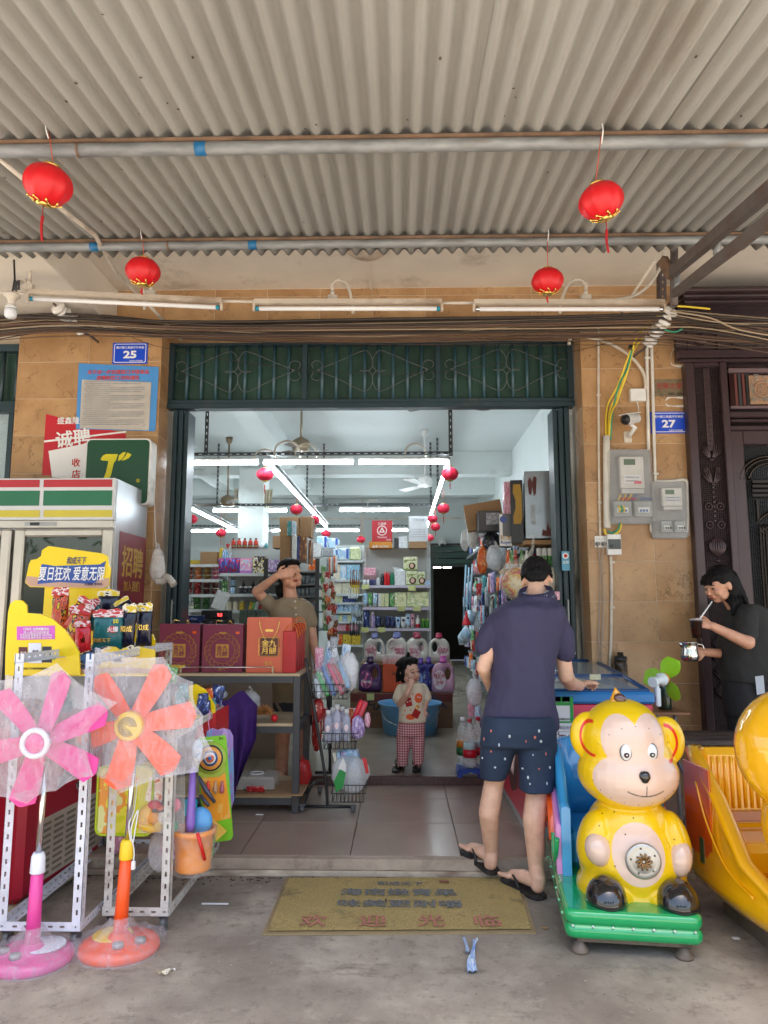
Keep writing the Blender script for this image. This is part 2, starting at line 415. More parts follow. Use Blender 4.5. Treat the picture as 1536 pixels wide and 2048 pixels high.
s=S().box(LW,dx0,BW,BW+.15,0,CZ+.15).box(dx1,RW,BW,BW+.15,0,CZ+.15).box(dx0,dx1,BW,BW+.15,dz,CZ+.15)
ob('wall',s,IW,sh)
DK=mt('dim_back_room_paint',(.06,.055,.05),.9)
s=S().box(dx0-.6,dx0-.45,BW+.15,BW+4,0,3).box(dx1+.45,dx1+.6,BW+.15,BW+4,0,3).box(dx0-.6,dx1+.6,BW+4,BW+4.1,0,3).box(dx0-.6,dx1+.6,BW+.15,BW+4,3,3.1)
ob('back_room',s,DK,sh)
for yb,zb in((11.85,3.63),(14.0,3.63)):ob('beam',S().box(LW,RW,yb,yb+.3,zb,CZ,0,.004),IW,sh)
for xb in(-3.55,-2.0):ob('beam',S().box(xb,xb+.28,DY+.12,BW,3.72,CZ-.001,0,.004),IW,sh)
a=P(477,1000,11.6);bb=P(527,1000,11.6)
ob('column',S().box(a.x,bb.x,11.6,12.1,0,3.7,0,.006),IW,sh)
s=S()
for y in(1037,985):
 q=P(700,y,BW-.01);s.box(LW,RW,BW-.02,BW-.003,q.z-.02,q.z+.02)
for x in(725,450,960):q=P(x,1000,BW-.01);s.box(q.x-.02,q.x+.02,BW-.018,BW-.002,2.6,CZ)
ob('trunking',s,PVC,sh)
UP=mt('outer_render',(.55,.5,.44),.85,var=.1)
ob('upper_storey',S().box(-9,9,WY+.02,WY+8,CZ+.16,8.2),UP,sh)
SOF=mt('soffit_paint',sr('#e2dacd',.97),.8,var=.1,vs=1.5,dirt=.2,dcol=(.16,.1,.06),bump=.3)
SZ=P(700,577,WY).z
ob('balcony_slab',S().box(-9,9,3.0,WY+.5,SZ,SZ+.16),SOF,sh,label='stained pale balcony slab')
a=P(233,661,WY);ob('cantilever_beam',S().box(P(30,661,WY).x,a.x,3.0,WY-.001,a.z,SZ-.002,0,.006),SOF,sh)
def vein(nt,b,co):
 oi=_n(nt,'ShaderNodeObjectInfo').outputs['Random']
 cb=_n(nt,'ShaderNodeCombineXYZ');mu=_n(nt,'ShaderNodeMath',operation='MULTIPLY');mu.inputs[1].default_value=37;nt.links.new(oi,mu.inputs[0])
 for i in range(3):nt.links.new(mu.outputs[0],cb.inputs[i])
 ad=_n(nt,'ShaderNodeVectorMath',operation='ADD');nt.links.new(co,ad.inputs[0]);nt.links.new(cb.outputs[0],ad.inputs[1])
 n=_noise(nt,ad.outputs[0],5,9,.62);sb=_n(nt,'ShaderNodeMath',operation='SUBTRACT');nt.links.new(n,sb.inputs[0]);sb.inputs[1].default_value=.5
 ab=_n(nt,'ShaderNodeMath',operation='ABSOLUTE');nt.links.new(sb.outputs[0],ab.inputs[0])
 c0=b.inputs['Base Color'].links[0].from_socket
 n2=_noise(nt,ad.outputs[0],3.2,5,.6);c=_mix(nt,_ramp(nt,n2,.35,.65),c0,(.36,.2,.09))
 msk=_n(nt,'ShaderNodeMath',operation='MULTIPLY');nt.links.new(_ramp(nt,ab.outputs[0],.014,.002),msk.inputs[0]);nt.links.new(_ramp(nt,_noise(nt,ad.outputs[0],7,4),.45,.6),msk.inputs[1])
 m2=_n(nt,'ShaderNodeMath',operation='MULTIPLY');nt.links.new(msk.outputs[0],m2 .inputs[0]);m2 .inputs[1].default_value=.85
 c=_mix(nt,m2 .outputs[0],c,(.16,.085,.04));nt.links.new(c,b.inputs['Base Color'])
WT=mt('ochre_marble_tile',(.49,.30,.145),.28,var=.08,vs=3,rnd=.07,extra=vein)
MORT=mt('tile_mortar',(.62,.52,.4),.9)
_tm={}
def wtile(parent,x0,x1,z0,z1,Y,side=0):
 0
 g=.0016;w=round(x1-x0,4);h=round(z1-z0,4)
 if w<.02 or h<.02:return
 if(w,h)not in _tm:_tm[w,h]=S().box(g,w-g,-.009,0,g,h-g,0,.0015).mesh('tile')
 L=V((x0,Y,z0));rt=None
 if side>0:L=V((Y,x0,z0));rt=(0,0,pi/2)
 if side<0:L=V((Y,x1,z0));rt=(0,0,-pi/2)
 ob('tile',_tm[w,h],WT,parent,world=False,loc=L-V(parent.location),rot=rt)
def cell(parent,x0,x1,z0,z1,Y,side=0,j0=None,tw=.6,th_=.3,stag=True,zb=None):
 zb=z1 if zb is None else zb;j0=x0 if j0 is None else j0;r=0;zt=zb
 while zt>z0+.01:
  zc=max(z0,zt-th_);off=(tw/2 if(r%2 and stag)else 0)
  if zc<z1-.01:
   k=math.floor((x0-j0-off)/tw)
   while j0+off+k*tw<x1-.001:
    xa=max(x0,j0+off+k*tw);xb=min(x1,j0+off+(k+1)*tw)
    if xb-xa>.02:wtile(parent,xa,xb,zc,min(zt,z1),Y,side)
    k+=1
  zt-=th_;r+=1
LZ=P(700,665,WY).z
lp0,lp1=P(35,750,WY).x,P(322,750,WY).x
rp0,rp1=P(1162,750,WY).x,P(1378,800,WY).x
for nm,xa,xb,lab,zt,zj in(('l',lp0,lp1,'ochre marble tiled pillar behind the glass door fridge',P(100,661,WY).z,P(100,725,WY).z),('r',rp0,rp1,'ochre marble tiled pillar carrying the electricity meters',SZ,P(1200,738,WY).z)):
 p=th('tiled_pillar',lab,'pillar',((xa+xb)/2,WY,0))
 ob('masonry',S().box(xa+.0025,xb-.0025,WY-.0065,DY+.4,0,CZ+.1),MORT,p)
 ztop=SZ
 zz=zj
 while zz<ztop:zz+=.3
 cell(p,xa,xb,.08,SZ-.003,WY,0,j0=(P(179,700,WY).x if nm=='l'else P(1308,1100,WY).x),zb=zz,stag=False)
 if nm=='l':cell(p,WY-.008,DY-.002,.08,LZ,xb-.009,1,zb=zz,tw=2,stag=False)
 else:cell(p,WY-.008,DY-.002,.08,LZ,xa+.009,-1,zb=zz,tw=2,stag=False)
lt=th('tiled_lintel','ochre marble tiled lintel over the shop entrance','lintel',(0,WY,LZ))
ob('masonry',S().box(lp1,rp0,WY-.0065,DY+.4,LZ-.006,CZ+.1),MORT,lt)
cell(lt,lp1,rp0,LZ,SZ-.003,WY,0,j0=P(640,600,WY).x,stag=False,zb=LZ+.6,tw=.42)
s0=lt
for k in range(9):
 xa=lp1+k*.42;xb=min(xa+.42,rp0)
 if xb-xa>.02:ob('tile',S().box(xa+.002,xb-.002,WY,DY,LZ-.008,LZ,0,.001),WT,lt)
lb=th('side_window','dark teal framed shop window beside the tiled pillar','window',(lp0-1.2,DY,.1))
xw=lp0-.0
ob('masonry',S().box(-9,xw,WY+.3,DY+.4,LZ,CZ+.1),MORT,lb)
ob('glass',S().box(xw-2.4,xw-.05,DY+.02,DY+.03,.3,3.0),mt('window_glass',(.5,.6,.6),.05,alpha=.35),lb)
ob('frame',S().box(xw-.05,xw+.01,DY-.04,DY+.04,.1,3.0).box(xw-2.4,xw-.05,DY-.04,DY+.04,3.0,3.09).box(xw-2.4,xw,DY-.03,DY+.04,3.52,LZ).box(xw-.16,xw-.12,DY-.02,DY+.02,.1,3.0).box(xw-2.4,xw-.05,DY-.02,DY+.05,.1,.3),TEAL,lb)
GP=mt('green_painted_glass',(.028,.066,.05),.25,var=.3,vs=4)
ob('pane',S().box(xw-2.4,xw,DY+.05,DY+.06,3.09,3.52),GP,lb)
for k in range(8):
 x=xw-.12-k*.12;ob('bar',S().cyl((x,DY-.005,3.09),(x,DY-.005,3.52),.016,n=8),TEAL,lb)
tz0,tz1=P(700,818,DY).z,P(700,684,DY).z
tzb=P(700,800,DY).z
tx0,tx1=P(339,760,DY).x,P(1145,760,DY).x
tr=th('transom_grille','dark teal iron grille with scrolled diamonds above the open entrance','grille',((tx0+tx1)/2,DY,tz0))
ob('rail',S().box(tx0,tx1,DY-.05,DY+.05,tz0,tz0+(tzb-tz0)*.55,0,.004).box(tx0,tx1,DY-.035,DY+.05,tz0+(tzb-tz0)*.55,tzb,0,.003),TEAL,tr)
ob('rail',S().box(tx0,tx1,DY-.04,DY+.04,tz1-.03,tz1,0,.003),TEAL,tr)
px=[tx0,P(610,760,DY).x,P(876,760,DY).x,tx1]
for i,x in enumerate(px):
 w=.02;x=min(max(x,tx0+w),tx1-w)
 ob('post',S().box(x-w,x+w,DY-.042,DY+.03,tzb+.001,tz1-.031,0,.002),TEAL,tr)
barme=S().cyl((0,0,0),(0,0,tz1-.03-tzb),.014,n=8).mesh('bar')
GBAR=mt('grille_bar_teal',sr('#31505a',1.1),.3,var=.1)
SC_M=mt('wrought_wire',(.11,.13,.13),.5,metal=.2)
for i in range(3):
 xa,xb=px[i]+.02,px[i+1]-.02;H=tz1-.03-tzb
 ob('pane',S().box(xa,xb,DY+.032,DY+.04,tzb,tz1-.03),GP,tr)
 for k in range(8):ob('bar',barme,GBAR,tr,world=False,loc=V((xa+(xb-xa)*(k+1)/9+.004,DY,tzb))-V(tr.location))
 s=S();W=xb-xa
 half=[[(.075,.53),(.24,.69),(.425,.875),(.48,.85),(.51,.70),(.50,.56),(.45,.50),(.41,.52)],[(.075,.53),(.24,.37),(.425,.155),(.48,.18),(.51,.33),(.50,.47),(.45,.53),(.41,.51)],[(.09,.53),(.12,.60),(.10,.69),(.06,.70),(.035,.64),(.05,.56)],[(.09,.53),(.12,.46),(.10,.36),(.06,.35),(.035,.41),(.05,.50)]]
 for fl_ in(0,1):
  for h in half:
   pts=[(xa+W*((1.02-u)if fl_ else u),DY-.022,tzb+H*v)for u,v in h]
   s.tube(bez(pts,5),.0032,n=5)
 ob('scroll_ornament',s,SC_M,tr)
for nm,x0p,x1p,lab in(('a',341,371,'folded dark teal metal door leaves by the counter side'),('b',1110,1143,'folded dark teal metal door leaves by the meter pillar')):
 xa,xb=P(x0p,1000,DY).x,P(x1p,1000,DY).x;d=th('folding_door',lab,'door',((xa+xb)/2,DY,IZ))
 n=3
 for k in range(n):
  w=(xb-xa)/n;x=xa+k*w;y0=DY-.03+.02*k if nm=='a'else DY-.03+.02*(n-1-k)
  ob('leaf',S().box(x+.003,x+w-.003,y0,y0+.2,IZ+.01,tz0-.004,0,.004).box(x+w*.3,x+w*.7,y0-.006,y0,IZ+.3,tz0-.2,0,.002),TEAL,d)
 xh=(xa+xb)/2
 ob('handle',S().box(xh-.006,xh+.006,DY-.06,DY-.05,1.28,1.48,0,.002).box(xh-.004,xh+.004,DY-.052,DY-.03,1.3,1.31).box(xh-.004,xh+.004,DY-.052,DY-.03,1.45,1.46),GREYSTEEL,d)
q=P(1131,1122,DY-.04)
st_=th('door_sticker','small blue and white notice sticker on the teal door leaf','sticker',q)
ob('sheet',S().box(q.x-.03,q.x+.03,q.y-.008,q.y-.006,q.z-.075,q.z+.075),mt('pale_blue_print',sr('#5aa3c0'),.4),st_)
ob('emblem',S().prism(circ(q.x,q.z+.04,.024),.001,T=Matrix.Translation((0,q.y-.0095,0))),INKW,st_)
ob('emblem',S().prism(circ(q.x,q.z+.04,.014),.001,T=Matrix.Translation((0,q.y-.0105,0))),INKR,st_)
text('监督',(q.x,q.y-.0095,q.z-.01),.025,INKW,st_)
RS=.1345;RY1=2.86;RY2=3.97;RZ0=P(768,276,RY1).z
def rz_(y):return RZ0+RS*(y-RY1)
YB=4.27;YF=1.65
pitch=.0852
FC=mt('fibre_cement',(.345,.343,.32),.85,var=.12,vs=1.3,dirt=.14,dcol=(.22,.17,.13),bump=.6,bs=50,st=(2.2,.35,1))
rf=th('corrugated_canopy','grey corrugated fibre cement canopy on steel pipes','canopy',(0,2.9,3.2))
xs_edge=P(535,270,RY1).x;sw=P(913,280,RY1).x-P(535,270,RY1).x;sw=pitch*10
for k in range(-6,8):
 xa=xs_edge+k*sw;s=S();rr=random.Random(k)
 dz_=.007 if k%2 else 0.0;sk=rr.uniform(-.004,.004)
 N=10*8+2;M=26
 def fn(u,v):
  x=xa-.002+u*(sw+.02);y=YF+(YB-YF)*v
  ph=(x-xs_edge)/pitch*2*pi;c=cos(ph)
  z=rz_(y)+.022+.020*c+.003*noise.noise(V((x*2,y*1.1,k)))+dz_+sk*u+.0015*noise.noise(V((x*25,y*3,5)))
  return(x,y+.006*noise.noise(V((k,3,1))),z)
 s.grid(N,M,fn)
 n0=len(s.v);s2=[(x,y,z+.007)for x,y,z in s.v];s.add(s2,[tuple(i for i in f)[::-1]for f in s.f[:N*M]],0,True)
 for i in range(N):s.f.append((M*(N+1)+i,M*(N+1)+i+1,n0+M*(N+1)+i+1,n0+M*(N+1)+i));s.m.append(0);s.s.append(False)
 ob('roof_sheet',s,FC,rf)
s=S();rr=random.Random(3)
for k in range(70):
 x=rr.uniform(-2.5,2.5);y=rr.uniform(1.9,4.2);ph=(x-xs_edge)/pitch*2*pi;z=rz_(y)+.022+.02*cos(ph)-.001;r_=rr.uniform(.002,.007)
 s.ball((x,y,z),(r_,r_*rr.uniform(.6,1.8),.0015),6)
ob('dirt_spots',s,mt('old_droppings',(.1,.075,.055),.9),rf,kind='stuff')
PIPE=GALV
TAPE=mt('blue_tape',sr('#1f6b9c'),.4)
RUST=mt('rust_brown',(.19,.115,.07),.8,var=.3,vs=12)
for Yp,yL,yR,rad,lab,taps,jn in((RY1,292,292,.028,'galvanised roof pipe nearer the street with one blue tape band',(402,),(158,)),(RY2,487,487,.025,'galvanised roof pipe near the shop front with two blue tape bands',(190,506),(337,1490))):
 zc=P(768,yL,Yp).z;pp=th('roof_pipe',lab,'pipe',(0,Yp,zc))
 ob('tube',S().cyl((-5,Yp,zc),(5,Yp,zc),rad,n=24),PIPE,pp)
 ob('purlin_strip',S().box(-5,5,Yp-.028,Yp+.028,zc+rad-.006,zc+rad+.007),RUST,pp)
 for t in taps:x=P(t,yL,Yp).x;ob('tape_band',S().cyl((x-.024,Yp,zc),(x+.024,Yp,zc),rad+.0012,n=24),TAPE,pp)
 for t in jn:x=P(t,yL,Yp).x;ob('weld_joint',S().cyl((x-.004,Yp,zc),(x+.006,Yp,zc),rad+.003,n=16),RUST,pp)
def slot(s,p0,p1,A,B,w=.038,t=.002,pitch=.05,sl=.02,sw=.009,m=0):
 0
 p0=V(p0);p1=V(p1);L=(p1-p0).length;D=(p1-p0)/L
 for F,N in((V(A).normalized(),V(B).normalized()),(V(B).normalized(),V(A).normalized())):
  def bx(a0,a1,l0,l1):
   vs=[p0+F*a+D*l+N*q for q in(0,t)for l in(l0,l1)for a in(a0,a1)]
   s.add(vs,[(0,2,3,1),(4,5,7,6),(0,1,5,4),(1,3,7,5),(3,2,6,7),(2,0,4,6)],m)
  h0=w*.5-sw/2;bx(0 if F is not N else t,h0,0,L);bx(h0+sw,w,0,L)
  n=max(1,int(L/pitch));
  for k in range(n+1):
   l0=k*pitch+sl*.5-(pitch-sl)/1-.0;l0=max(0,k*pitch-(pitch-sl)/2);l1=min(L,k*pitch+(pitch-sl)/2)
   if l1>l0:bx(h0,h0+sw,l0,l1)
 return s
LTUBE=mt('lit_tube',(.82,.93,1),.3,emit=16,var=0)
OTUBE=mt('unlit_tube',(.8,.8,.8),.2,var=.02)
TEALCAP=mt('teal_tube_cap',sr('#12849c'),.3)
SLOTDK=mt('dark_slotted_angle',(.06,.065,.07),.4,metal=.4,var=.3,vs=20,dirt=.2,dcol=(.2,.2,.2))
FIX=mt('rusty_cream_batten',(.6,.52,.42),.5,dirt=.6,dcol=(.22,.11,.05),vs=14,st=(.35,1,1))
YL=4.42
for i,(xa,xb,y,lab,caps)in enumerate(((57,443,606,'unlit fluorescent lamp over the green sign and number 25 plate',1),(508,884,616,'unlit fluorescent lamp over the middle of the entrance',1),(948,1329,617,'unlit fluorescent lamp with white tube caps beside the yellow cable',0))):
 a=P(xa,y-10 if i==0 else y,YL);b_=P(xb,y+8 if i==0 else y,YL);l=th('batten_lamp',lab,'lamp',((a+b_)/2))
 D=(b_-a);u=V((0,0,1))
 s=S();q=[a+V((0,0,.026)),b_+V((0,0,.026))]
 vs=[p+V((0,dy,dz))for p in q for dy,dz in((-.02,0),(.02,0),(.014,.032),(-.014,.032))]
 s.add(vs,[(0,1,2,3),(4,7,6,5),(0,4,5,1),(1,5,6,2),(2,6,7,3),(3,7,4,0)]);ob('housing',s,FIX,l)
 e=D.normalized()
 for p,sg in((a,1),(b_,-1)):
  ob('end_holder',S().box(p.x-.008,p.x+.008,YL-.014,YL+.014,p.z-.02,p.z+.03,0,.003),FIX,l)
 ob('tube',S().cyl(a+e*.012-V((0,0,.004)),b_-e*.012-V((0,0,.004)),.0145,n=14),OTUBE,l)
 for p,sg in((a,1),(b_,-1)):ob('tube_cap',S().cyl(p+e*sg*.012-V((0,0,.004)),p+e*sg*.034-V((0,0,.004)),.0153,n=14),TEALCAP if caps else CHROME,l)
def pipe(pts,r=.011,n=8):return S().tube(pts,r,n)
cz=P(700,601,YL+.05).z
c=th('lamp_conduit','cream plastic conduit with looped branches above the outside lamps','conduit',(0,YL+.05,cz))
ob('pipe',pipe(bez([P(-40,583,YL+.05),P(60,588,YL+.05),P(300,598,YL+.05),P(660,606,YL+.05),P(1000,605,YL+.05),P(1215,600,YL+.05),P(1280,585,YL+.05),P(1318,540,YL+.05),P(1328,500,YL+.05)],6),.0105),PVC,c)
for x,y,d in((58,575,-1),(665,597,1),(1172,596,-1),(302,588,-1)):
 a=P(x,y,YL+.05)
 ob('junction_tee',S().box(a.x-.032,a.x+.032,a.y-.02,a.y+.02,a.z-.02,a.z+.022,0,.006).cyl(a+V((0,0,.02)),a+V((0,0,.05)),.014),PVC,c)
 ob('pipe_loop',pipe(bez([a+V((0,0,.045)),a+V((0,0,.1)),a+V((.04*d,.03,.14)),a+V((.09*d,.1,.13)),a+V((.115*d,.2,.06)),a+V((.12*d,.22,-.01))],6),.0105),PVC,c)
cc=ob('ceiling_conduit',pipe([P(-10,310,2.9),P(50,360,3.02),P(190,470,3.75),P(232,545,4.6),P(300,612,5.0),P(362,680,5.42)],.012),PVC,label='thin cream pipe running diagonally under the canopy past the lantern',cat='conduit')
c2=ob('ceiling_conduit',pipe([P(1310,520,4.9),P(1265,590,5.25),P(1230,650,5.45)],.011),PVC,label='short cream pipe slanting down to the meter pillar top',cat='conduit')
q=P(22,618,4.3)
bl=th('led_bulb','frosted bulb hanging in a cream holder at the canopy edge','bulb',q)
ob('holder',S().lathe([(.02,.11),(.045,.10),(.05,.085),(.03,.07),(.022,.05),(.022,.03)],q,16),PVC,bl)
ob('collar',S().lathe([(.018,.04),(.022,.03),(.034,.012),(.036,.0)],q,18),WHITE,bl)
ob('globe',S().lathe([(.036,.001),(.0375,-.02),(.036,-.045),(.028,-.058),(0,-.062)],q,18),mt('frosted_cover',(.72,.75,.8),.35),bl)
ob('wire',S().tube([q+V((0,0,.1)),q+V((.01,0,.2)),P(28,520,4.3)],.006,6),BLACK,bl)
RB=mt('rusty_steel',(.14,.12,.11),.6,metal=.3,dirt=.6,dcol=(.12,.05,.025),vs=9)
br=th('canopy_bracket','rusty steel bracket post carrying the canopy truss','bracket',P(1345,610,4.35))
a=P(1348,612,4.35);b_=P(1350,520,4.35)
ob('post',S().cyl(a,b_+V((0,0,.1)),.024,n=12),RB,br)
ob('truss_bar',S().box(-.02,.02,0,1,-.02,.02).mesh('truss_bar'),RB,br)
def beamto(name,p,q,w,h,mat,parent):
 p=V(p);q=V(q);D=q-p;X=D.cross(V((0,0,1))).normalized();Z=X.cross(D).normalized();s=S()
 vs=[o_+X*sx*w+Z*sz*h for o_ in(p,q)for sx,sz in((-1,-1),(1,-1),(1,1),(-1,1))]
 s.add(vs,[(0,3,2,1),(4,5,6,7),(0,1,5,4),(1,2,6,5),(2,3,7,6),(3,0,4,7)]);return ob(name,s,mat,parent)
for o_ in[x for x in br.children if x.name.startswith('truss_bar')]:bpy.data.objects.remove(o_)
beamto('truss_bar',P(1345,545,4.3),P(1560,362,2.6),.022,.03,RB,br)
beamto('truss_bar',P(1350,587,4.3),P(1560,424,2.6),.02,.022,RB,br)
s=S().cyl(P(1354,545,4.3),P(1354,585,4.3),.02,n=12).cyl(P(1434,476,3.6),P(1434,508,3.6),.02,n=12);ob('strut',s,GALV,br)
beamto('brace',P(1325,520,4.4),P(1345,552,4.32),.02,.03,RUST,br)
s=S();a=P(1318,600,4.6);b_=P(1318,520,4.6);slot(s,a,b_,(1,0,0),(0,1,0),w=.05);ob('slotted_post',s,mt('brown_slotted_angle',(.07,.05,.045),.5),br)
s=S();a=P(28,580,4.6);b_=P(28,520,4.6);slot(s,a,b_,(1,0,0),(0,1,0),w=.04);ob('hanging_angle',s,SLOTDK,label='short dark slotted steel angle hanging behind the bulb',cat='steel angle')
INS=mt('glazed_porcelain',(.72,.70,.66),.2,dirt=.2,dcol=(.3,.22,.15),vs=20)
for nm,pa,pb,lab in(('l',(112,612),(165,662),'stack of white porcelain insulators over the number 25 plate'),('r',(1345,618),(1292,692),'stack of white porcelain insulators where the yellow cables drop')):
 a=P(*pa,4.95);b_=P(*pb,5.2);r=th('insulator_rack',lab,'insulators',a)
 D=(b_-a);R=D.to_track_quat('Z','Y').to_matrix();L=D.length
 for k in range(4):
  ob('insulator',S().lathe([(.016,0),(.05,.008),(.056,.022),(.05,.034),(.03,.04),(.03,.046),(.046,.052),(.046,.064),(.016,.07)],a+D*(k/4),18,R=R),INS,r)
 ob('spindle',S().cyl(a-D*.1,b_+D*.12,.009,n=8),RB,r)
 ob('strap',S().tube([b_+D*.1,b_+D*.1+V((0,.12,.02)),b_+V((0,.28,.02))],.01,6),RB,r)
CB1=mt('black_cable',(.035,.024,.018),.55,var=.4,vs=30,st=(.1,1,1));CB2=mt('tan_cable',(.38,.29,.19),.55,dirt=.3,vs=30,st=(.1,1,1));CB3=mt('brown_cable',(.12,.07,.045),.6)
rr=random.Random(5)
cabs=[(618,636,640,628,.011,0),(628,640,648,636,.009,0),(640,646,652,640,.008,2),(645,652,656,645,.007,2),(652,650,660,654,.005,1),(655,660,664,660,.008,0),(664,664,668,668,.006,2),(672,668,672,676,.004,2),(640,640,670,622,.005,1),(650,656,690,690,.0025,0),(636,642,678,684,.004,2),(660,656,676,668,.009,2),(668,660,682,672,.007,2),(633,644,646,634,.006,1),(676,662,686,680,.004,0),(648,648,667,650,.01,2)]
cabs+=[(620+4*k+rr.uniform(-4,4),640+2*k,640+4.2*k,628+4.5*k,rr.choice((.005,.007,.0095)),rr.choice((0,2,2,1)))for k in range(6)]
for i,(yl,ya,yb,yr,r_,mi)in enumerate(cabs):
 Y=4.98+.012*i;pts=[P(-60,yl+14,Y),P(130,yl if i%2 else ya,Y),P(420,(ya+yb)/2+6,Y+.12),P(768,yb+rr.uniform(-2,3),Y+.12),P(1100,(yb+yr)/2,Y+.1),P(1320,yr,Y),P(1430,yr+8+rr.uniform(-6,9),Y-.1),P(1620,yr+22+rr.uniform(-12,22),Y-.2)]
 ob('power_cable',S().tube(bez(pts,5),r_,6),(CB1,CB2,CB3)[mi],label='%s %s power cable in the sagging run above the grille'%('thick'if r_>.0085 else 'thin'if r_<.0045 else 'medium',('black','tan','brown')[mi]),cat='cable',group='power cables strung over the shop front')
ob('loose_cable',S().tube(bez([P(165,645,5.1),P(240,665,5.2),P(338,698,5.44),P(600,740,5.6),P(800,748,5.62),P(900,742,5.6),P(1090,712,5.5),P(1200,690,5.4),P(1330,640,5.2)],6),.0022,5),CB1,label='single thin wire drooping across the green transom panes',cat='wire')
for lab,pts,r_ in(('tan cable curving down to the edge over the purple door',[(1340,622),(1420,636),(1480,660),(1600,680)],.006),('pale cable running straight over the purple door cornice',[(1340,628),(1440,645),(1540,650),(1620,655)],.004)):
 ob('service_cable',S().tube(bez([P(x,y,4.85)for x,y in pts],6),r_,6),CB2,label=lab,cat='cable')
YEL=mt('yellow_cable',(.75,.55,.03),.4);GRN=mt('green_cable',(.02,.28,.16),.4)
yc=th('earth_cables','bundle of yellow and green cables dropping to the white pipe','cable',P(1262,690,5.3))
for k,(dx,mat_,pts)in enumerate(((0,YEL,[(1330,622),(1290,652),(1262,700),(1236,770),(1214,815),(1212,880)]),(0,YEL,[(1325,640),(1296,668),(1266,702),(1242,775),(1220,820),(1216,880)]),(0,YEL,[(1268,690),(1256,740),(1235,800),(1222,830),(1218,880)]),(0,GRN,[(1264,700),(1253,740),(1238,770),(1226,820),(1221,880)]))):
 ob('strand',S().tube(bez([P(x,y,5.1+.38*min(1,i/3.5))for i,(x,y)in enumerate(pts)],6),.007,8),mat_,yc)
q=P(1263,694,5.28);ob('clamp',S().box(q.x-.022,q.x+.022,q.y-.02,q.y+.02,q.z-.015,q.z+.015,0,.004),BLACK,yc)
ob('green_jumper',S().tube(bez([P(1330,660,5),P(1350,664,5),P(1366,657,5)],5),.006,6),GRN,label='short green jumper cable tied behind the insulators',cat='cable')
ob('yellow_jumper',S().tube(bez([P(1352,612,4.85),P(1380,614,4.85),P(1420,618,4.85)],5),.007,6),YEL,label='short yellow cable end under the purple cornice',cat='cable')
q=P(733,528,4.85);dm=th('ceiling_dome_lamp','dusty dome lamp fixed under the balcony slab','lamp',(q.x,q.y,SZ))
ob('dome',S().lathe([(0,-.075),(.06,-.07),(.11,-.045),(.14,-.012),(.145,-.001)],(q.x,q.y,SZ),28),mt('dusty_glass_cover',(.5,.42,.34),.3,dirt=.3),dm)
ob('base_ring',S().lathe([(.15,-.012),(.155,-.002)],(q.x,q.y,SZ),28),PVC,dm)
ob('soffit_trunking',S().box(q.x-.006,q.x+.014,q.y+.15,WY-.01,SZ-.014,SZ-.001),SOF,label='thin trunking strip from the dome lamp to the lintel',cat='trunking')
LRED=mt('lantern_red_cloth',(.62,.006,.012),.45,var=.05,sss=.15)
LRED2=mt('lantern_red_flock',(.55,.008,.04),.6,var=.08)
TASS=mt('tassel_red',(.4,.005,.01),.7,var=.3,vs=80,st=(1,1,.1))
def lantern(lab,c,r,hh,tilt=(0,0),tass=1,ext=True,hang=None,mat=None,gold=True):
 t=th('red_lantern',lab,'lantern',c)
 R=(Matrix.Rotation(tilt[0],3,'Y')@Matrix.Rotation(tilt[1],3,'X'))
 s=S();n=40;prof=[];k=14;vs=[]
 for i in range(k+1):
  a=-pi/2*.86+(pi*.86)*i/k;
  for j in range(n):
   th_=2*pi*j/n;lob=1-.085*abs(cos(th_*5))**3*cos(a)
   vs.append(V(c)+R@V((r*cos(a)*cos(th_)*lob,r*cos(a)*sin(th_)*lob,hh*sin(a))))
 s.add(vs,[(i*n+j,i*n+(j+1)%n,(i+1)*n+(j+1)%n,(i+1)*n+j)for i in range(k)for j in range(n)],0,True)
 ob('shade',s,mat or LRED,t)
 g=S();zt=hh*.93;rt=r*.34
 ob('gold_cap',S().lathe([(rt*.9,zt),(rt,zt+.004),(rt*.8,zt+hh*.12)],c,16,R=R),GOLD,t)
 g.lathe([(rt*.8,-zt-hh*.16),(rt,-zt-.004),(rt*1.05,-zt+hh*.03),(rt*.9,-zt+hh*.05)],c,16,R=R)
 for q in range(8):
  a0=2*pi*q/8
  for sg in(-1,):
   pts=[]
   for u in range(5):
    rr_=rt*(1.05+.28*u);
    if rr_>r*.72:break
    zz=sg*hh*sqrt(max(0,1-(rr_/r)**2))*1.01-.003;aa=a0+.14*sin(u*1.6)
    pts.append(V(c)+R@V((rr_*cos(aa),rr_*sin(aa),zz)))
   if len(pts)>1 and ext:g.tube(pts,[r*.045*(1-.15*u)for u in range(len(pts))],5);g.ball(pts[-1],r*.06,6)
 ob('gold_collar',g,GOLD,t)
 top=V(c)+R@V((0,0,hh*1.08))
 H=hang if hang is not None else top+V((0,0,.12))
 ob('string',S().tube([top,(top+V(H))/2,H],.0022,5),mt('lantern_string',(.6,.1,.05),.6),t)
 if tass:
  b0=V(c)+R@V((0,0,-hh*1.1));L=hh*tass
  q=S().tube([b0,b0-V((0,0,L*.3))],.002,5).ball(b0-V((0,0,L*.36)),r*.07,8)
  q.tube(bez([b0-V((0,0,L*.4)),b0-V((.002,0,L*.7)),b0-V((-r*.04,0,L*1.15))],4),[r*.07*(1-.04*i)for i in range(9)],8)
  ob('tassel',q,TASS,t)
 return t
def lpix(x,y,rp,Y):p=P(x,y,Y);return p,rp*(.92 if Y<5 else 1)*(P(x+100,y,Y)-p).length/100
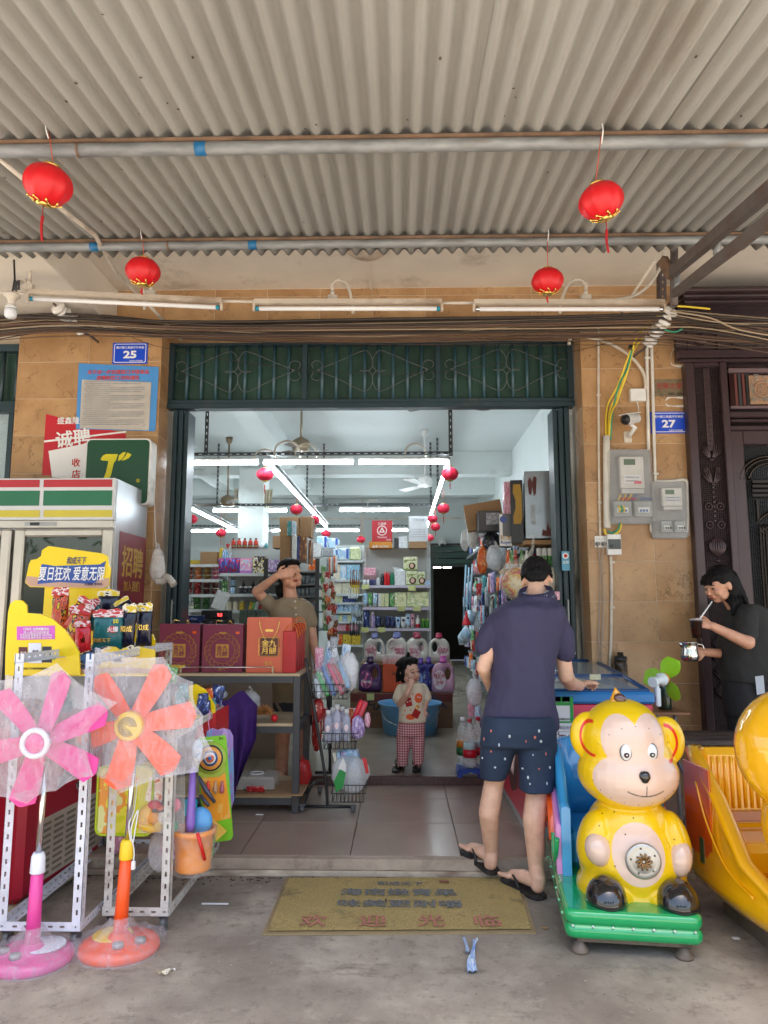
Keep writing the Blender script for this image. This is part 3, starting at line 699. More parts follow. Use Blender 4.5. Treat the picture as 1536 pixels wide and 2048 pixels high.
for x,y,rp,Y,tl,hx,lab in((96,369,52,RY1-.05,(.30,.25),(98,262),'large red lantern with long tassel on the nearer pipe, street corner by the diagonal conduit'),(1202,402,49,RY1-.05,(-.28,.2),(1202,272),'large red lantern with long tassel hanging on the nearer pipe above the meter pillar'),(286,543,37,RY2-.02,(.05,.1),(285,470),'smaller red lantern on the rear pipe above the number 25 plate'),(1095,562,35,RY2-.02,(.02,.1),(1095,472),'smaller red lantern on the rear pipe above the entrance end')):
 c_,r_=lpix(x,y,rp,Y);lantern(lab,c_,r_,r_*.82,tl,tass=1.6 if Y==RY1-.05 else.5,hang=P(*hx,Y+.0))
 h=P(*hx,Y);ob('plastic_tie',S().tube(bez([h+V((0,-.02,.05)),h+V((.0,-.03,0)),h+V((.0,-.0,-.035))],5),.003,6),WHITE,label='white tie holding the lantern string, '+lab.split(' on ')[0]+' '+('by the conduit'if x==96 else 'by the meters'if x==1202 else 'near plate 25'if x==286 else 'near the entrance end'),cat='tie')
def tubeline(p,q,n,lab,gap=.03,frame=True):
 p=V(p);q=V(q);D=q-p;L=D.length;e=D/L;t=th('tube_light_row',lab,'light',p)
 for k in range(n):
  a=p+e*(L*k/n+gap);b2=p+e*(L*(k+1)/n-gap)
  ob('tube',S().cyl(a,b2,.017,n=8),LTUBE,t)
  ob('batten',S().cyl(a+V((0,0,.036)),b2+V((0,0,.036)),.02,n=6),WHITE,t)
 if frame:
  s=S();slot(s,p+V((0,0,.075)),q+V((0,0,.075)),e.cross(V((0,0,1))),(0,0,1),w=.04,pitch=.08,sl=.035,sw=.01);ob('slotted_rail',s,SLOTDK,t)
 return t
LH=P(700,925,7.5).z
def LP(x,y):
 return G(x,y,LH)
tubeline((LP(330,925).x,7.5,LH),(LP(903,925).x,7.5,LH),3,'row of lit tube lights across the front of the shop ceiling')
xl=LP(540,932).x
tubeline((xl,7.55,LH),(xl+.02,13.6,LH),6,'row of lit tube lights receding down the middle aisle')
xr=LP(893,934).x
tubeline((xr,7.55,LH),(xr,14.2,LH),6,'row of lit tube lights receding over the household aisle')
q=LP(372,1013)
tubeline((q.x,q.y,LH),(q.x,14.0,LH),3,'row of lit tube lights receding over the noodle shelves')
tubeline((LP(420,1020).x,11.2,LH),(LP(482,1020).x,11.2,LH),1,'lit tube light before the white column')
tubeline((LP(532,1020).x,11.2,LH),(LP(576,1020).x,11.2,LH),1,'lit tube light just behind the hanging curtain')
tubeline((LP(676,1021).x,11.2,LH),(LP(822,1021).x,11.2,LH),1,'lit tube light across the shop above the red carton')
tubeline((LP(366,1064).x,14.1,LH),(LP(722,1064).x,14.1,LH),4,'farthest lit tube row by the back wall')
tubeline((LP(780,1064).x,14.1,LH),(LP(818,1064).x,14.1,LH),1,'farthest short lit tube beside the red carton')
def hanger(x,y0,y1,Y,lab):
 s=S();a=P(x,y1,Y);top=CZ if Y<11.8 else CZ
 slot(s,a,(a.x,a.y,top),(1,0,0),(0,1,0),w=.04 if Y<8 else.028,pitch=.07,sl=.03);ob('slotted_hanger',s,SLOTDK,label=lab,cat='hanger')
for x,y,Y,lab in((408,912,7.5,'dark slotted hanger at the counter end of the front tube row'),(898,912,7.5,'dark slotted hanger at the aisle end of the front tube row'),(612,1000,11.2,'dark slotted hanger above the cardboard boxes'),(645,1010,11.25,'second dark slotted hanger past the cardboard boxes'),(432,1013,11.2,'dark slotted hanger over the noodle shelf'),(860,1010,11.2,'dark slotted hanger beside the household aisle lamps'),(874,1005,10.9,'dark slotted hanger next to the back lantern cluster')):
 hanger(x,0,y,Y,lab)
ob('cross_rail',slot(S(),P(366,1012,11.25),P(880,1012,11.25),(0,0,1),(0,1,0),w=.04,pitch=.08,sl=.03),SLOTDK,label='dark slotted rail spanning the shop ceiling behind the front lamps',cat='rail')
for i,(x,y,Y,sc_)in enumerate(((508,917,7.5,1),(548,905,7.5,1.2),(590,905,7.5,1),(810,905,7.5,1),(1488,0,0,0),(735,1005,11.2,.8),(462,1003,11.2,.7))):
 if sc_==0:continue
 a=P(x,y+8,Y);w=.12*sc_
 ob('wire_loop',S().tube(bez([a,a+V((w*.2,0,.1*sc_)),a+V((w,0,.14*sc_)),a+V((w*1.7,.05,.1*sc_)),a+V((w*1.9,.05,0))],6),.009*sc_,7),PVC,label='cream flexible conduit loop above a tube light',cat='conduit',group='conduit loops over the shop lamps')
BR=mt('bronze_fan_metal',(.22,.17,.11),.35,metal=.4);BLD=mt('fan_blade_grey',(.2,.18,.16),.5)
def cfan(x,y,Y,lab,r=.55,a0=.3,mats=(None,None),drop=.55):
 c_=P(x,y,Y);t=th('ceiling_fan',lab,'fan',(c_.x,c_.y,c_.z))
 ob('canopy_cup',S().lathe([(.03,CZ-.1-c_.z),(.05,CZ-.06-c_.z),(.055,CZ-.002-c_.z)],c_,14),mats[0]or BR,t)
 ob('rod',S().cyl(c_+V((0,0,.05)),(c_.x,c_.y,CZ-.05),.014,n=8),mats[0]or BR,t)
 ob('motor',S().lathe([(.03,-.06),(.1,-.05),(.115,0),(.1,.07),(.05,.1),(.02,.12)],c_,18),mats[0]or BR,t)
 for k in range(3):
  R=Matrix.Translation(c_)@Matrix.Rotation(a0+k*2*pi/3,4,'Z')@Matrix.Rotation(radians(9),4,'X');s=S();s.T=R
  s.box(.1,.2,-.02,.02,-.035,-.03);s.prism([(.18,-.055),(r,-.07),(r+.02,0),(r,.07),(.18,.05)],.004,T=Matrix.Translation((0,0,-.03))@Matrix.Rotation(-pi/2,4,'X'))
  ob('blade',s,mats[1]or BLD,t)
cfan(602,893,8.6,'bronze ceiling fan above the front tube lights',.32,.2)
cfan(455,1005,10.8,'small bronze ceiling fan behind the slotted rail',.5,.9)
cfan(850,966,10.4,'white bladed ceiling fan before the second beam',.6,.05,(WHITE,mt('pale_blade',(.5,.5,.48),.4)))
cfan(900,800,6.75,'brown ceiling fan partly hidden behind the transom grille',.45,.6,(BR,mt('brown_blade',(.12,.08,.06),.5)))
s=S().loft([[P(518+dx,y,11.4)+V((0,.06*sin(k),0))for k,dx in enumerate((0,4,8,12,16,18,16,12,6,2))]for y in(982,1000,1012,1014)])
CRM=mt('cream_cloth',(.55,.5,.38),.8,var=.2,vs=20)
def curt(x0,x1,y0,y1,Y,lab):
 s=S();s.grid(12,6,lambda u,v:P(x0+(x1-x0)*u*(1-.25*v),y0+(y1-y0)*v,Y+.03*sin(u*18)))
 n0=len(s.v);s.v+=[(x,y+.01,z)for x,y,z in s.v];s.f+=[tuple(i+n0 for i in f)for f in s.f];s.m+=s.m[:];s.s+=s.s[:]
 ob('tied_curtain',s,CRM,label=lab,cat='curtain')
curt(528,546,979,1015,11.35,'cream cloth bundle tied beside the white column');curt(469,477,977,1000,11.35,'narrow cream cloth end at the other edge of the white column')
for i,(x,y,r_,Y,lab)in enumerate(((530,949,17,7.7,'interior red lantern nearest the counter, under the front tube row'),(900,948,17.5,7.7,'interior red lantern under the aisle corner of the front tube row'),(593,1019,13,9.6,'interior red lantern just above the cardboard boxes'),(629,1040,11.5,10.8,'interior red lantern half hidden beside the cardboard boxes'),(652,1067,9.5,12.5,'small interior red lantern above the blue tissue packs'),(887,1017,13,9.4,'interior red lantern topmost of the aisle cluster'),(865,1038,10.5,10.6,'interior red lantern second of the aisle cluster'),(871,1054,10,11.2,'interior red lantern third of the aisle cluster'),(860,1076,8.5,12.6,'interior red lantern lowest of the aisle cluster'),(383,1038,12,9.9,'interior red lantern by the teal door jamb'),(442,1066,10.5,11.6,'interior red lantern above the noodle carton'),(722,1079,9,12.4,'small interior red lantern beside the red carton'))):
 c_,rr_=lpix(x,y,r_,Y);lantern(lab,c_,rr_,rr_*.78,(0,0),tass=1.6 if i in(0,5,9,10,11)else 1.0,ext=False,hang=(c_.x,c_.y,LH+.03)if c_.z<LH else None,mat=LRED2)
_pm={}
def put(name,label,cat,group,key,fn,mats,loc,rz=0,rx=0,ry=0):
 if key not in _pm:
  me=fn().mesh(name);
  for m in(mats if isinstance(mats,(list,tuple))else[mats]):me.materials.append(m)
  _pm[key]=me
 o=bpy.data.objects.new(name,_pm[key]);COL.objects.link(o);o.location=loc;o.rotation_euler=(rx,ry,rz);props(o,label,cat,group,None);WM[o.name]=Matrix.Translation(V(loc))
 return o
def ppm(Y):return(P(900,1200,Y)-P(800,1200,Y)).length/100
def f_box(w,d,h,c=.002):return lambda:S().box(-w/2,w/2,0,d,0,h,0,c)
def f_cup(r,h):return lambda:S().lathe([(r*.72,0),(r*.97,h*.86),(r,h*.88),(r,h*.97),(r*.96,h)],n=16,mats=[0,1,1,1])
def f_jar(r,h):return lambda:S().lathe([(r*.9,0),(r,h*.06),(r,h*.76),(r*.8,h*.84),(r*.82,h*.86),(r*.82,h),(0,h)],n=14,mats=[0,0,0,1,1,1])
def f_bottle(r,h,neck=.3):return lambda:S().lathe([(r*.9,0),(r,h*.04),(r,h*.3),(r*.93,h*.5),(r*.95,h*.62),(r*neck*1.2,h*.82),(r*neck,h*.86),(r*neck*1.35,h*.88),(r*neck*1.35,h),(0,h)],n=12,mats=[0,1,0,0,0,0,2,2,2])
def f_can(r,h):return lambda:S().lathe([(r*.94,0),(r,h*.03),(r,h*.8),(r*.8,h*.86),(r*.78,h*.88),(r*.72,h),(0,h)],n=12,mats=[0,0,0,1,1,1])
def f_tube(w,h,d=.03):
 def g():
  s=S();R=[]
  for z,a,b in((0,.36,1),(.14,.36,1),(.145,.46,1),(.3,.47,.9),(.9,.5,.12),(1,.5,.08)):
   R.append([V((w*a*cos(2*pi*k/14),d*.5*b*sin(2*pi*k/14),h*z))for k in range(14)])
  s.loft(R[:3],1);s.loft(R[2:],0);return s
 return g
def f_pouch(w,h,d=.03,crimp=.06):
 def g():
  s=S();R=[]
  for i in range(9):
   v=i/8;b=sin(pi*min(1,max(0,(v-.0)/1)))**.6*.9+.06;wob=1+.03*sin(i*2.3)
   R.append([V((w*.5*wob*cos(2*pi*k/12),d*.5*b*sin(2*pi*k/12),h*v))for k in range(12)])
  return s.loft(R)
 return g
def at(x,y,Y):return P(x,y,Y)
c_=lambda h,k=1.0:sr(h,k)
PR={'noodle_red':prn('noodle_red',[c_('7a2a20'),c_('b5382a'),c_('e0c9a8')],5,((.86,1.01,c_('5a1f1a')),)),'noodle_orange':prn('noodle_orange',[c_('c8572a'),c_('e08a2e'),c_('f0e0c0')],5,((.86,1.01,c_('d07030')),)),'noodle_yellow':prn('noodle_yellow',[c_('a8782a'),c_('5a3a1a'),c_('e8d090')],5,((.86,1.01,c_('c89a3a')),)),'noodle_pink':prn('noodle_pink',[c_('a04058'),c_('c86a80'),c_('f0dce0')],5,((.86,1.01,c_('903048')),)),'noodle_dark':prn('noodle_dark',[c_('3a2420'),c_('7a2020'),c_('d8c8b0')],5,((.86,1.01,c_('b0a090')),)),'noodle_green':prn('noodle_green',[c_('2a6a38'),c_('50883a'),c_('e0e0c0')],5,((.86,1.01,c_('d8d8d0')),)),'blue':prn('blue_pack',[c_('8ab8dc'),c_('c8dcf0'),c_('2a58a8')],4),'navy':prn('navy_pack',[c_('1a2450'),c_('2e4a90'),c_('c0c8e0')],4),'paleblue':prn('pale_blue_pack',[c_('a8cce8'),c_('d8e8f4'),c_('88b0d8')],2,((.0,.12,c_('e8f0f4')),)),'yellow':prn('yellow_pack',[c_('c8a828'),c_('e0c850'),c_('40382a')],4),'palm':prn('palm_pack',[c_('88c0e0'),c_('b8dcf0'),c_('2a6850')],5),'cream':prn('cream_pack',[c_('d8d4c0'),c_('e8e0c8'),c_('a8b0a0')],4),'pink':prn('pink_pack',[c_('d890a8'),c_('f0c8d4'),c_('a85878')],5),'green':prn('green_pack',[c_('3a8a48'),c_('88b878'),c_('e0e8d0')],4),'hair':prn('hair_dye_box',[c_('c8d0a0'),c_('dce0c0'),c_('8a9a58')],3,((.0,.1,c_('88a050')),)),'lotion':prn('lotion_box',[c_('d8dcb0'),c_('b8c890'),c_('f0ecd8')],3),'white':prn('white_pack',[c_('d0d8dc'),c_('e4e8ea'),c_('a8b0c0')],5),'purple':prn('purple_pack',[c_('9a80b8'),c_('c8b8dc'),c_('e8e0f0')],5),'kids':prn('kids_book',[c_('d090c0'),c_('f0b8d8'),c_('88c8e8'),c_('f0e0a0')],5,((0,.2,c_('b070c0')),(.88,1.01,c_('e8a0c8')))),'toys':prn('toy_box',[c_('2a3048'),c_('d8c060'),c_('e0e4e8'),c_('404860')],5),'redblue':prn('red_blue_toys',[c_('c02030'),c_('2848a8'),c_('3060c0'),c_('8090c0')],5),'red':prn('red_pack',[c_('a82028'),c_('c84038'),c_('e8d8c8')],4),'brown':prn('brown_pack',[c_('6a4028'),c_('98602e'),c_('d8b888')],4),'orange':prn('orange_pack',[c_('d05818'),c_('e88840'),c_('f0e0d0')],4),'grey':prn('grey_pack',[c_('8a9098'),c_('b0b8c0'),c_('585e68')],5),'black':prn('black_pack',[c_('1a1c20'),c_('30343c'),c_('8088a0')],5),'teal':prn('teal_pack',[c_('2a8088'),c_('50a0a8'),c_('d0e0e0')],4),}
LID=mt('pale_lid',(.6,.55,.48),.4);DLID=mt('dark_lid',(.03,.028,.028),.35);RLID=mt('red_cap',(.45,.01,.03),.3);BLID=mt('blue_cap',(.12,.14,.4),.3);WLID=mt('white_cap',(.75,.77,.8),.35)
TAG=mt('yellow_green_price_card',c_('cfd890',.9),.5)
def shelfunit(name,label,x0,x1,Y,ys,dep,ytop,tag=None,ybot=1420,back=GREYSTEEL,lip=.018,side=True,strip=None):
 0
 a,b=P(x0,1200,Y).x,P(x1,1200,Y).x;u=th(name,label,'shelving',((a+b)/2,Y,IZ))
 zt=P(x0,ytop,Y+dep).z
 ob('back_panel',S().box(a,b,Y+dep,Y+dep+.02,IZ,zt),back,u)
 for y in ys:
  z=P(x0,y,Y).z;ob('shelf',S().box(a+.004,b-.004,Y,Y+dep-.001,z-.012,z,0,.002),GREYSTEEL,u)
  ob('price_strip',S().box(a+.004,b-.004,Y-.006,Y-.0005,z-.03,z+.003),strip or mt('pale_price_strip',(.55,.6,.62),.35),u)
 for x in(a,b):
  s=S();slot(s,(x,Y+dep-.03,IZ),(x,Y+dep-.03,zt),(1 if x==a else-1,0,0),(0,1,0),w=.03,pitch=.07,sl=.03);ob('upright',s,mt('pale_slotted_steel',(.5,.52,.52),.4),u)
 if tag:
  for tx,ty in tag:
   q=P(tx,ty,Y-.008);ob('price_card',S().box(q.x-.045,q.x+.045,q.y-.002,q.y,q.z-.032,q.z+.026),TAG,u)
 return u
Yn=8.5
shelfunit('noodle_shelf','pale steel shelf of cup noodles beside the teal door jamb',362,437,Yn,(1129,1159,1189,1219),.4,1127)
def stack(cols,ybase,n,hpx,w,Y,key,wid,lab,mat,lid=LID,r=.47,grp='cup noodles'):
 for x in cols:
  for k in range(n):
   q=at(x,ybase,Y+.1);m=ppm(Y);put('noodle_cup',lab,'noodle cup',grp,key,f_cup(wid*m*r,hpx*m),[mat,lid],(q.x,q.y,at(x,ybase,Y).z+k*hpx*m*1.01))
stack([378],1158,3,8.6,0,Yn,'n1',18,'dark red cup noodle tub in the first column of the upper noodle shelf',PR['noodle_red'])
stack([396],1158,3,8.6,0,Yn,'n2',18,'orange cup noodle tub in the second column of the upper noodle shelf',PR['noodle_orange'])
stack([414],1158,3,8.6,0,Yn,'n3',18,'yellow brown cup noodle tub in the third column of the upper noodle shelf',PR['noodle_yellow'])
stack([431],1158,3,8.6,0,Yn,'n4',17,'pink cup noodle tub in the end column of the upper noodle shelf',PR['noodle_pink'])
stack([376,395],1188,2,12.5,0,Yn,'n5',18,'tall red cup noodle bucket on the middle noodle shelf',PR['red'],DLID)
stack([413,430],1188,2,12.5,0,Yn,'n6',17,'tall dark cup noodle bucket with pale rim on the middle noodle shelf',PR['noodle_dark'])
stack([394,412],1218,2,11.5,0,Yn,'n7',17,'green cup noodle bucket on the lower noodle shelf',PR['noodle_green'],DLID)
GLS=mt('clear_bottle_glass',(.6,.68,.68),.1,alpha=.45)
for x in(370,377,384):q=at(x,1218,Yn+.06);put('glass_bottle','clear glass bottle on the lower noodle shelf','bottle','clear glass bottles','gb',f_bottle(3.4*ppm(Yn),20*ppm(Yn)),[GLS,PR['cream'],WLID],q)
q=at(372,1128,Yn+.1);put('juice_jug','red juice jug on top of the noodle shelf','jug',None,'jug',f_bottle(6*ppm(Yn),25*ppm(Yn)),[RED,PR['black'],RLID],q)
q=at(417,1129,Yn+.03);put('cardboard_box','closed cardboard carton on top of the noodle shelf','carton',None,'cb1',f_box(35*ppm(Yn),.25,26*ppm(Yn)),CARD,q)
text('▯',q+V((0,-.002,.12)),.03,INK,None)if 0 else None
q=at(439,1128,Yn+.02);put('snack_pack','tall yellow pack standing beside the noodle carton','pack',None,'yp',f_box(5*ppm(Yn),.12,33*ppm(Yn)),PR['yellow'],q,ry=.06)
for k in range(4):q=at(444.5+k*4.2,1128+k*2,Yn+.02);put('snack_pack','blue pack leaning in the row next to the yellow pack','pack','blue packs on the noodle shelf','bp',f_pouch(4.6*ppm(Yn),30*ppm(Yn),.1),PR['blue'if k%2 else 'blue'],q,ry=.12)
q=at(388,1128,Yn+.1);put('snack_box','flat yellow box on the noodle shelf top behind the carton','box',None,'yb',f_box(26*ppm(Yn),.15,8*ppm(Yn)),PR['yellow'],q)
Yb=8.1;m=ppm(Yb)
shelfunit('toy_jar_shelf','grey steel shelf of toys and jars behind the cashier',438,622,Yb,(1147,1188,1221),.42,1092)
SAU=prn('sauce_red',[c_('b02818'),c_('c83820'),c_('8a2018')],3,((.05,.32,c_('2a1810')),(.13,.22,c_('b8a878'))))
for k in range(5):q=at(467+k*11.2,1096,Yb+.42);put('sauce_bottle',('first','second','third','fourth','last')[k]+' red sauce bottle from the noodle side on the shelf top','bottle','row of five red sauce bottles','sb',f_bottle(5.4*m,21*m,.36),[SAU,SAU,DLID],q)
q=at(456,1096,Yb+.42);put('sauce_box','little red and white box at the start of the sauce bottle row','box',None,'srb',f_box(8*m,.06,9*m),PR['red'],q)
for x,mm,lab in((523,PR['white'],'small white bottle after the sauce bottles'),(532,PR['teal'],'small teal bottle after the sauce bottles')):q=at(x,1096,Yb+.42);put('small_bottle',lab,'bottle',None,'smb'+str(x),f_bottle(3.6*m,12*m),[mm,mm,WLID],q)
for k,x in enumerate((444,452,460,468,475)):
 q=at(x,1146,Yb+.05);put('toy_pack','red and blue toy bag bunched on the upper toy shelf','toy pack','red and blue toy bags','rbt',f_pouch(12*m,31*m,.1),PR['redblue'],q,ry=.1*(k%3-1))
q=at(491,1147,Yb+.02);put('activity_book','pink striped children book standing on the toy shelf','book',None,'kb',f_box(24*m,.03,31*m),PR['kids'],q,rx=-.06)
q=at(518,1146,Yb+.04);put('toy_box','black and yellow toy car box on the toy shelf','toy box',None,'tb',f_box(26*m,.08,34*m),PR['toys'],q)
for x in(541,553):q=at(x,1146,Yb+.04);put('toy_card','lilac toy card standing next to the cashier','toy card','lilac toy cards','lt',lambda:S().prism([(-.04,0),(.04,0),(.045,.11),(.03,.15),(.01,.14),(-.01,.165),(-.04,.12)],.03),PR['purple'],q)
rr=random.Random(11)
for x,w,hgt,k2,key,lab,nm in((449,12,14,'green','pj','pickle jar stacked on the middle jar shelf','pickle_jar'),(465.5,10.5,15,'blue','bj','blue labelled jar stacked on the middle jar shelf','blue_jar')):
 for lv in(0,1):q=at(x,1187,Yb+.08);put(nm,lab,'jar',lab.split(' ')[0]+' jars in a stack',key,f_jar(w*.5*m,hgt*m),[PR[k2],DLID],q+V((0,0,lv*hgt*m*1.01)))
for x in(481,491,500,511):q=at(x,1187,Yb+.06);put('black_jar','small black and white labelled jar on the middle shelf','jar','black labelled jars','blj',f_jar(4.4*m,14*m),[PR['black'],WLID],q)
for x in(487,506,520):q=at(x,1187,Yb+.2);put('dark_bottle','dark sauce bottle behind the black labelled jars','bottle','dark sauce bottles','dkb',f_bottle(4*m,27*m),[DLID,PR['brown'],PR['brown']],q)
for k,x in enumerate((446,458.5,471,484)):q=at(x,1220,Yb+.07);put('nut_jar',('silver topped jar of nuts on the lowest jar shelf'if k<3 else 'golden topped jar of nuts, fourth on the lowest jar shelf'),'jar','jars of nuts','nj'+str(k>2),f_jar(5.6*m,20*m),[PR['cream'if k<3 else 'yellow'],GREYSTEEL],q)
for k,(x,c)in enumerate(((500,'yellow'),(506,'green'),(512,'white'),(520,'red'),(528,'pink'))):q=at(x,1220,Yb+.05);put('sachet','%s folded sachet in the wire basket by the jars'%c,'sachet',None,'fs'+c,f_pouch(7*m,17*m,.04),PR[c],q,ry=.2)
for k in range(6):q=at(427+k*3,1216+k,7.7);put('magazine','red and white brochure fanned on the shelf corner','brochure','brochures fanned on the shelf corner','mag',lambda:S().box(-.03,.03,0,.003,0,.2),PR['red'if k%2 else 'white'],q+V((0,0,0)),ry=.35,rz=.5)
cy=6.35
ct=th('cash_counter','dark cash counter behind the cake gift bags','counter',(P(430,1300,cy).x,cy,IZ))
a,b=P(340,1248,cy).x,P(560,1248,cy).x;z=P(430,1248,cy).z
ob('top',S().box(a,b,cy,cy+.45,z-.03,z,0,.004),mt('counter_laminate',(.12,.1,.09),.4),ct);ob('front',S().box(a+.01,b-.01,cy+.03,cy+.42,IZ,z-.031),mt('counter_front',(.3,.25,.2),.6),ct)
m=ppm(cy)
q=at(385,1248,cy+.05);put('label_printer','navy and white boxed machine on the cash counter','machine',None,'lp',f_box(44*m,.2,17*m,.006),PR['navy'],q)
q=at(428,1248,cy+.1);pr=th('receipt_printer','black receipt printer with red digits on the cash counter','printer',q)
ob('case',S().box(q.x-.12,q.x+.12,q.y,q.y+.18,q.z,q.z+.12,0,.008).box(q.x-.02,q.x+.13,q.y-.04,q.y,q.z+.05,q.z+.115,0,.004),BLACK,pr)
ob('display',S().box(q.x+.035,q.x+.085,q.y-.044,q.y-.041,q.z+.065,q.z+.095),mt('dark_red_display',(.1,.0,.0),.3),pr)
text('9.5',(q.x+.06,q.y-.047,q.z+.08),.035,mt('red_led',(1,.03,.03),emit=4,var=0),pr)
q=at(436,1250,cy-.02);put('keyboard','black keyboard standing behind the red wine coloured bags','keyboard',None,'kbd',f_box(62*m,.04,11*m,.004),PR['black'],q)
for k in range(3):q=at(486+k*17,1246-k,cy+.1);put('tray','dull green crate of small goods on the counter','crate','green crates on the counter','tr',f_box(16*m,.2,26*m,.004),mt('dull_green_plastic',(.08,.12,.09),.5,var=.4,vs=18),q)
Yc=7.6;m=ppm(Yc)
gc=th('glassware_rack','dark steel rack of glassware standing behind the cashier','rack',(P(612,1200,Yc).x,Yc,IZ))
xa,xb=P(588,1200,Yc).x,P(634,1200,Yc).x
for y in(1143,1168,1192,1222,1260):
 z=at(600,y,Yc).z;ob('shelf',S().box(xa-.3,xb,Yc,Yc+1.6,z-.02,z,0,.003),mt('dark_shelf',(.05,.055,.06),.35),gc)
for x,yy in((xb,Yc),(xb,Yc+1.6),(xa-.3,Yc)):ob('post',S().box(x-.02,x+.02,yy-.02,yy+.02,IZ,at(600,1117,Yc).z),DARKSTEEL,gc)
GLW=mt('glass_tumbler',(.55,.65,.72),.08,alpha=.55,var=.3,vs=60)
for j,yb in enumerate((1168,1192,1222)):
 for k in range(9):
  q=at(598+k*4.1,yb,Yc+.12+.14*(k%2));put('tumbler','clear glass tumbler on the dark rack','tumbler','glass tumblers on the dark rack','tum',lambda:S().lathe([(.012,0),(.017,.09),(.015,.09),(.01,.005)],n=10),GLW,q)
for nm,x0,x1,y0,y1,dy,mat_,lab,ry in(('cardboard_box',545,563,1072,1096,.5,CARD,'small cardboard box at the end of the shelf top',0),('cardboard_box',559,581,1070,1143,.0,CARD,'tall plain cardboard box standing on the dark rack',0),('cardboard_box',559,597,1034,1071,.05,CARD,'wide cardboard box with green print balanced on the tall one',-.03),('cardboard_box',597,622,1033,1073,.1,CARD,'tilted cardboard box with round mark on the rack top',.06),('boxed_goods',574,582,1042,1071,-.03,PR['teal'],'dark teal box with white circles on the rack top',0),('boxed_goods',583,590,1042,1071,-.05,PR['paleblue'],'narrow pale blue box beside the teal box',0),('boxed_goods',583,592,1072,1118,-.05,PR['white'],'white and green box under the pale blue box',0),('boxed_goods',592,598,1073,1120,.0,PR['navy'],'thin navy box in the upright row on the rack',0),('boxed_goods',598,612,1073,1124,.05,PR['brown'],'brown and wine red box in the upright row on the rack',0),('boxed_goods',613,616,1075,1126,.1,PR['white'],'very thin white board in the upright row on the rack',0),('boxed_goods',617,621,1080,1128,.1,PR['brown'],'thin brown board at the end of the upright row',.02)):
 Y=Yc+dy;q=at((x0+x1)/2,y1,Y);w=(x1-x0)*ppm(Y);h=q and(at(x0,y0,Y).z-q.z);o=put(nm,lab,'box',None,lab,f_box(w,.22,h),mat_,q,ry=ry)
q=at(607,1060,Yc+.1);text('易碎品',at(612,1046,Yc+.095),.04,mt('faded_green_ink',(.15,.3,.15),.7),None)if 0 else None
for x0,x1,y0,y1,mm,lab in((621,642,1086,1114,'white','plain white box above the hanging snack strips'),(645,665,1096,1112,'grey','grey box above the hanging snack strips'),(617,633,1118,1140,'orange','orange packet at the rack edge'),(622,635,1152,1160,'pink','small pink packet at the rack edge')):
 Y=8.2;q=at((x0+x1)/2,y1,Y);put('boxed_goods',lab,'box',None,lab,f_box((x1-x0)*ppm(Y),.1,at(x0,y0,Y).z-q.z),PR[mm],q)
for k in range(6):
 q=at(656+k*3.2,1150-k,8.0);put('stationery_card','pale carded item hanging behind the snack strips','card','carded items behind the snack strips','stc'+str(k%3),f_pouch(.035,.19,.02),PR[('grey','orange','white')[k%3]],q)
SN=[PR['green'],PR['cream'],PR['red'],PR['red'],PR['white'],PR['brown'],PR['orange'],PR['brown']]
for j,(x0,x1,y0,y1,Y,lab)in enumerate(((644,650,1140,1262,7.3,'hanging strip of green and cream snack sachets'),(650,662,1150,1292,7.2,'hanging strip of red and white snack sachets'),(660,670,1160,1285,7.5,'hanging strip of brown and white snack sachets'))):
 t=th('snack_strip',lab,'snack strip',at(x0,y0,Y));n=13;s=f_pouch(.05,.085,.02)().mesh('sachet')
 for k in range(n):
  v=k/n;q=at(x0+(x1-x0)*v*.8+3,y0+(y1-y0)*(v+1/n),Y)
  mm=([PR['green'],PR['cream']]if j==0 else[PR['red'],PR['white'],PR['red'],PR['white'],PR['orange'],PR['brown']]if j==1 else[PR['white'],PR['brown'],PR['red'],PR['brown']])[k%(2 if j==0 else 6 if j==1 else 4)]
  me=s.copy();me.materials.append(mm);ob('sachet',me,mm,t,world=False,loc=q-V(t.location),rot=(.1*sin(k),.25*sin(k*2.1+j),.3*sin(k*1.7)))
 ob('hook_cord',S().tube([at(x0,y0,Y)+V((0,0,.05)),at(x1,y1,Y)],.002,4),INK,t)
Ye=11.0;m=ppm(Ye)
shelfunit('packet_shelf','far shelf of blue and yellow packets beyond the snack strips',664,726,Ye,(1121,1160,1188,1205,1223,1243,1290),.4,1090)
for x0,x1,y0,y1,dz,lab in((633,655,1072,1097,.5,'pale blue tissue pack, first of the upper pair'),(656,677,1076,1098,.5,'pale blue tissue pack, second of the upper pair'),(664,676,1098,1120,.2,'narrow pale blue tissue pack at the shelf end'),(677,699,1096,1120,.05,'pale blue tissue pack on the far top shelf'),(699,720,1094,1120,.05,'white and green nappy pack on the far top shelf')):
 Y=Ye+dz;q=at((x0+x1)/2,y1,Y);t=put('tissue_pack',lab,'tissue pack',None,lab,f_box((x1-x0)*ppm(Y),.2,at(x0,y0,Y).z-q.z,.02),PR['lotion'if x0==699 else 'paleblue'],q)
 w=(x1-x0)*ppm(Y);h=at(x0,y0,Y).z-q.z
 if x0!=699:ob('print_band',S().box(w*.2,w*.42,-.003,-.001,h*.1,h*.95),mt('royal_blue_print',c_('2848a0'),.4),t,world=False,loc=(0,0,0))
ri=0
rr=random.Random(4)
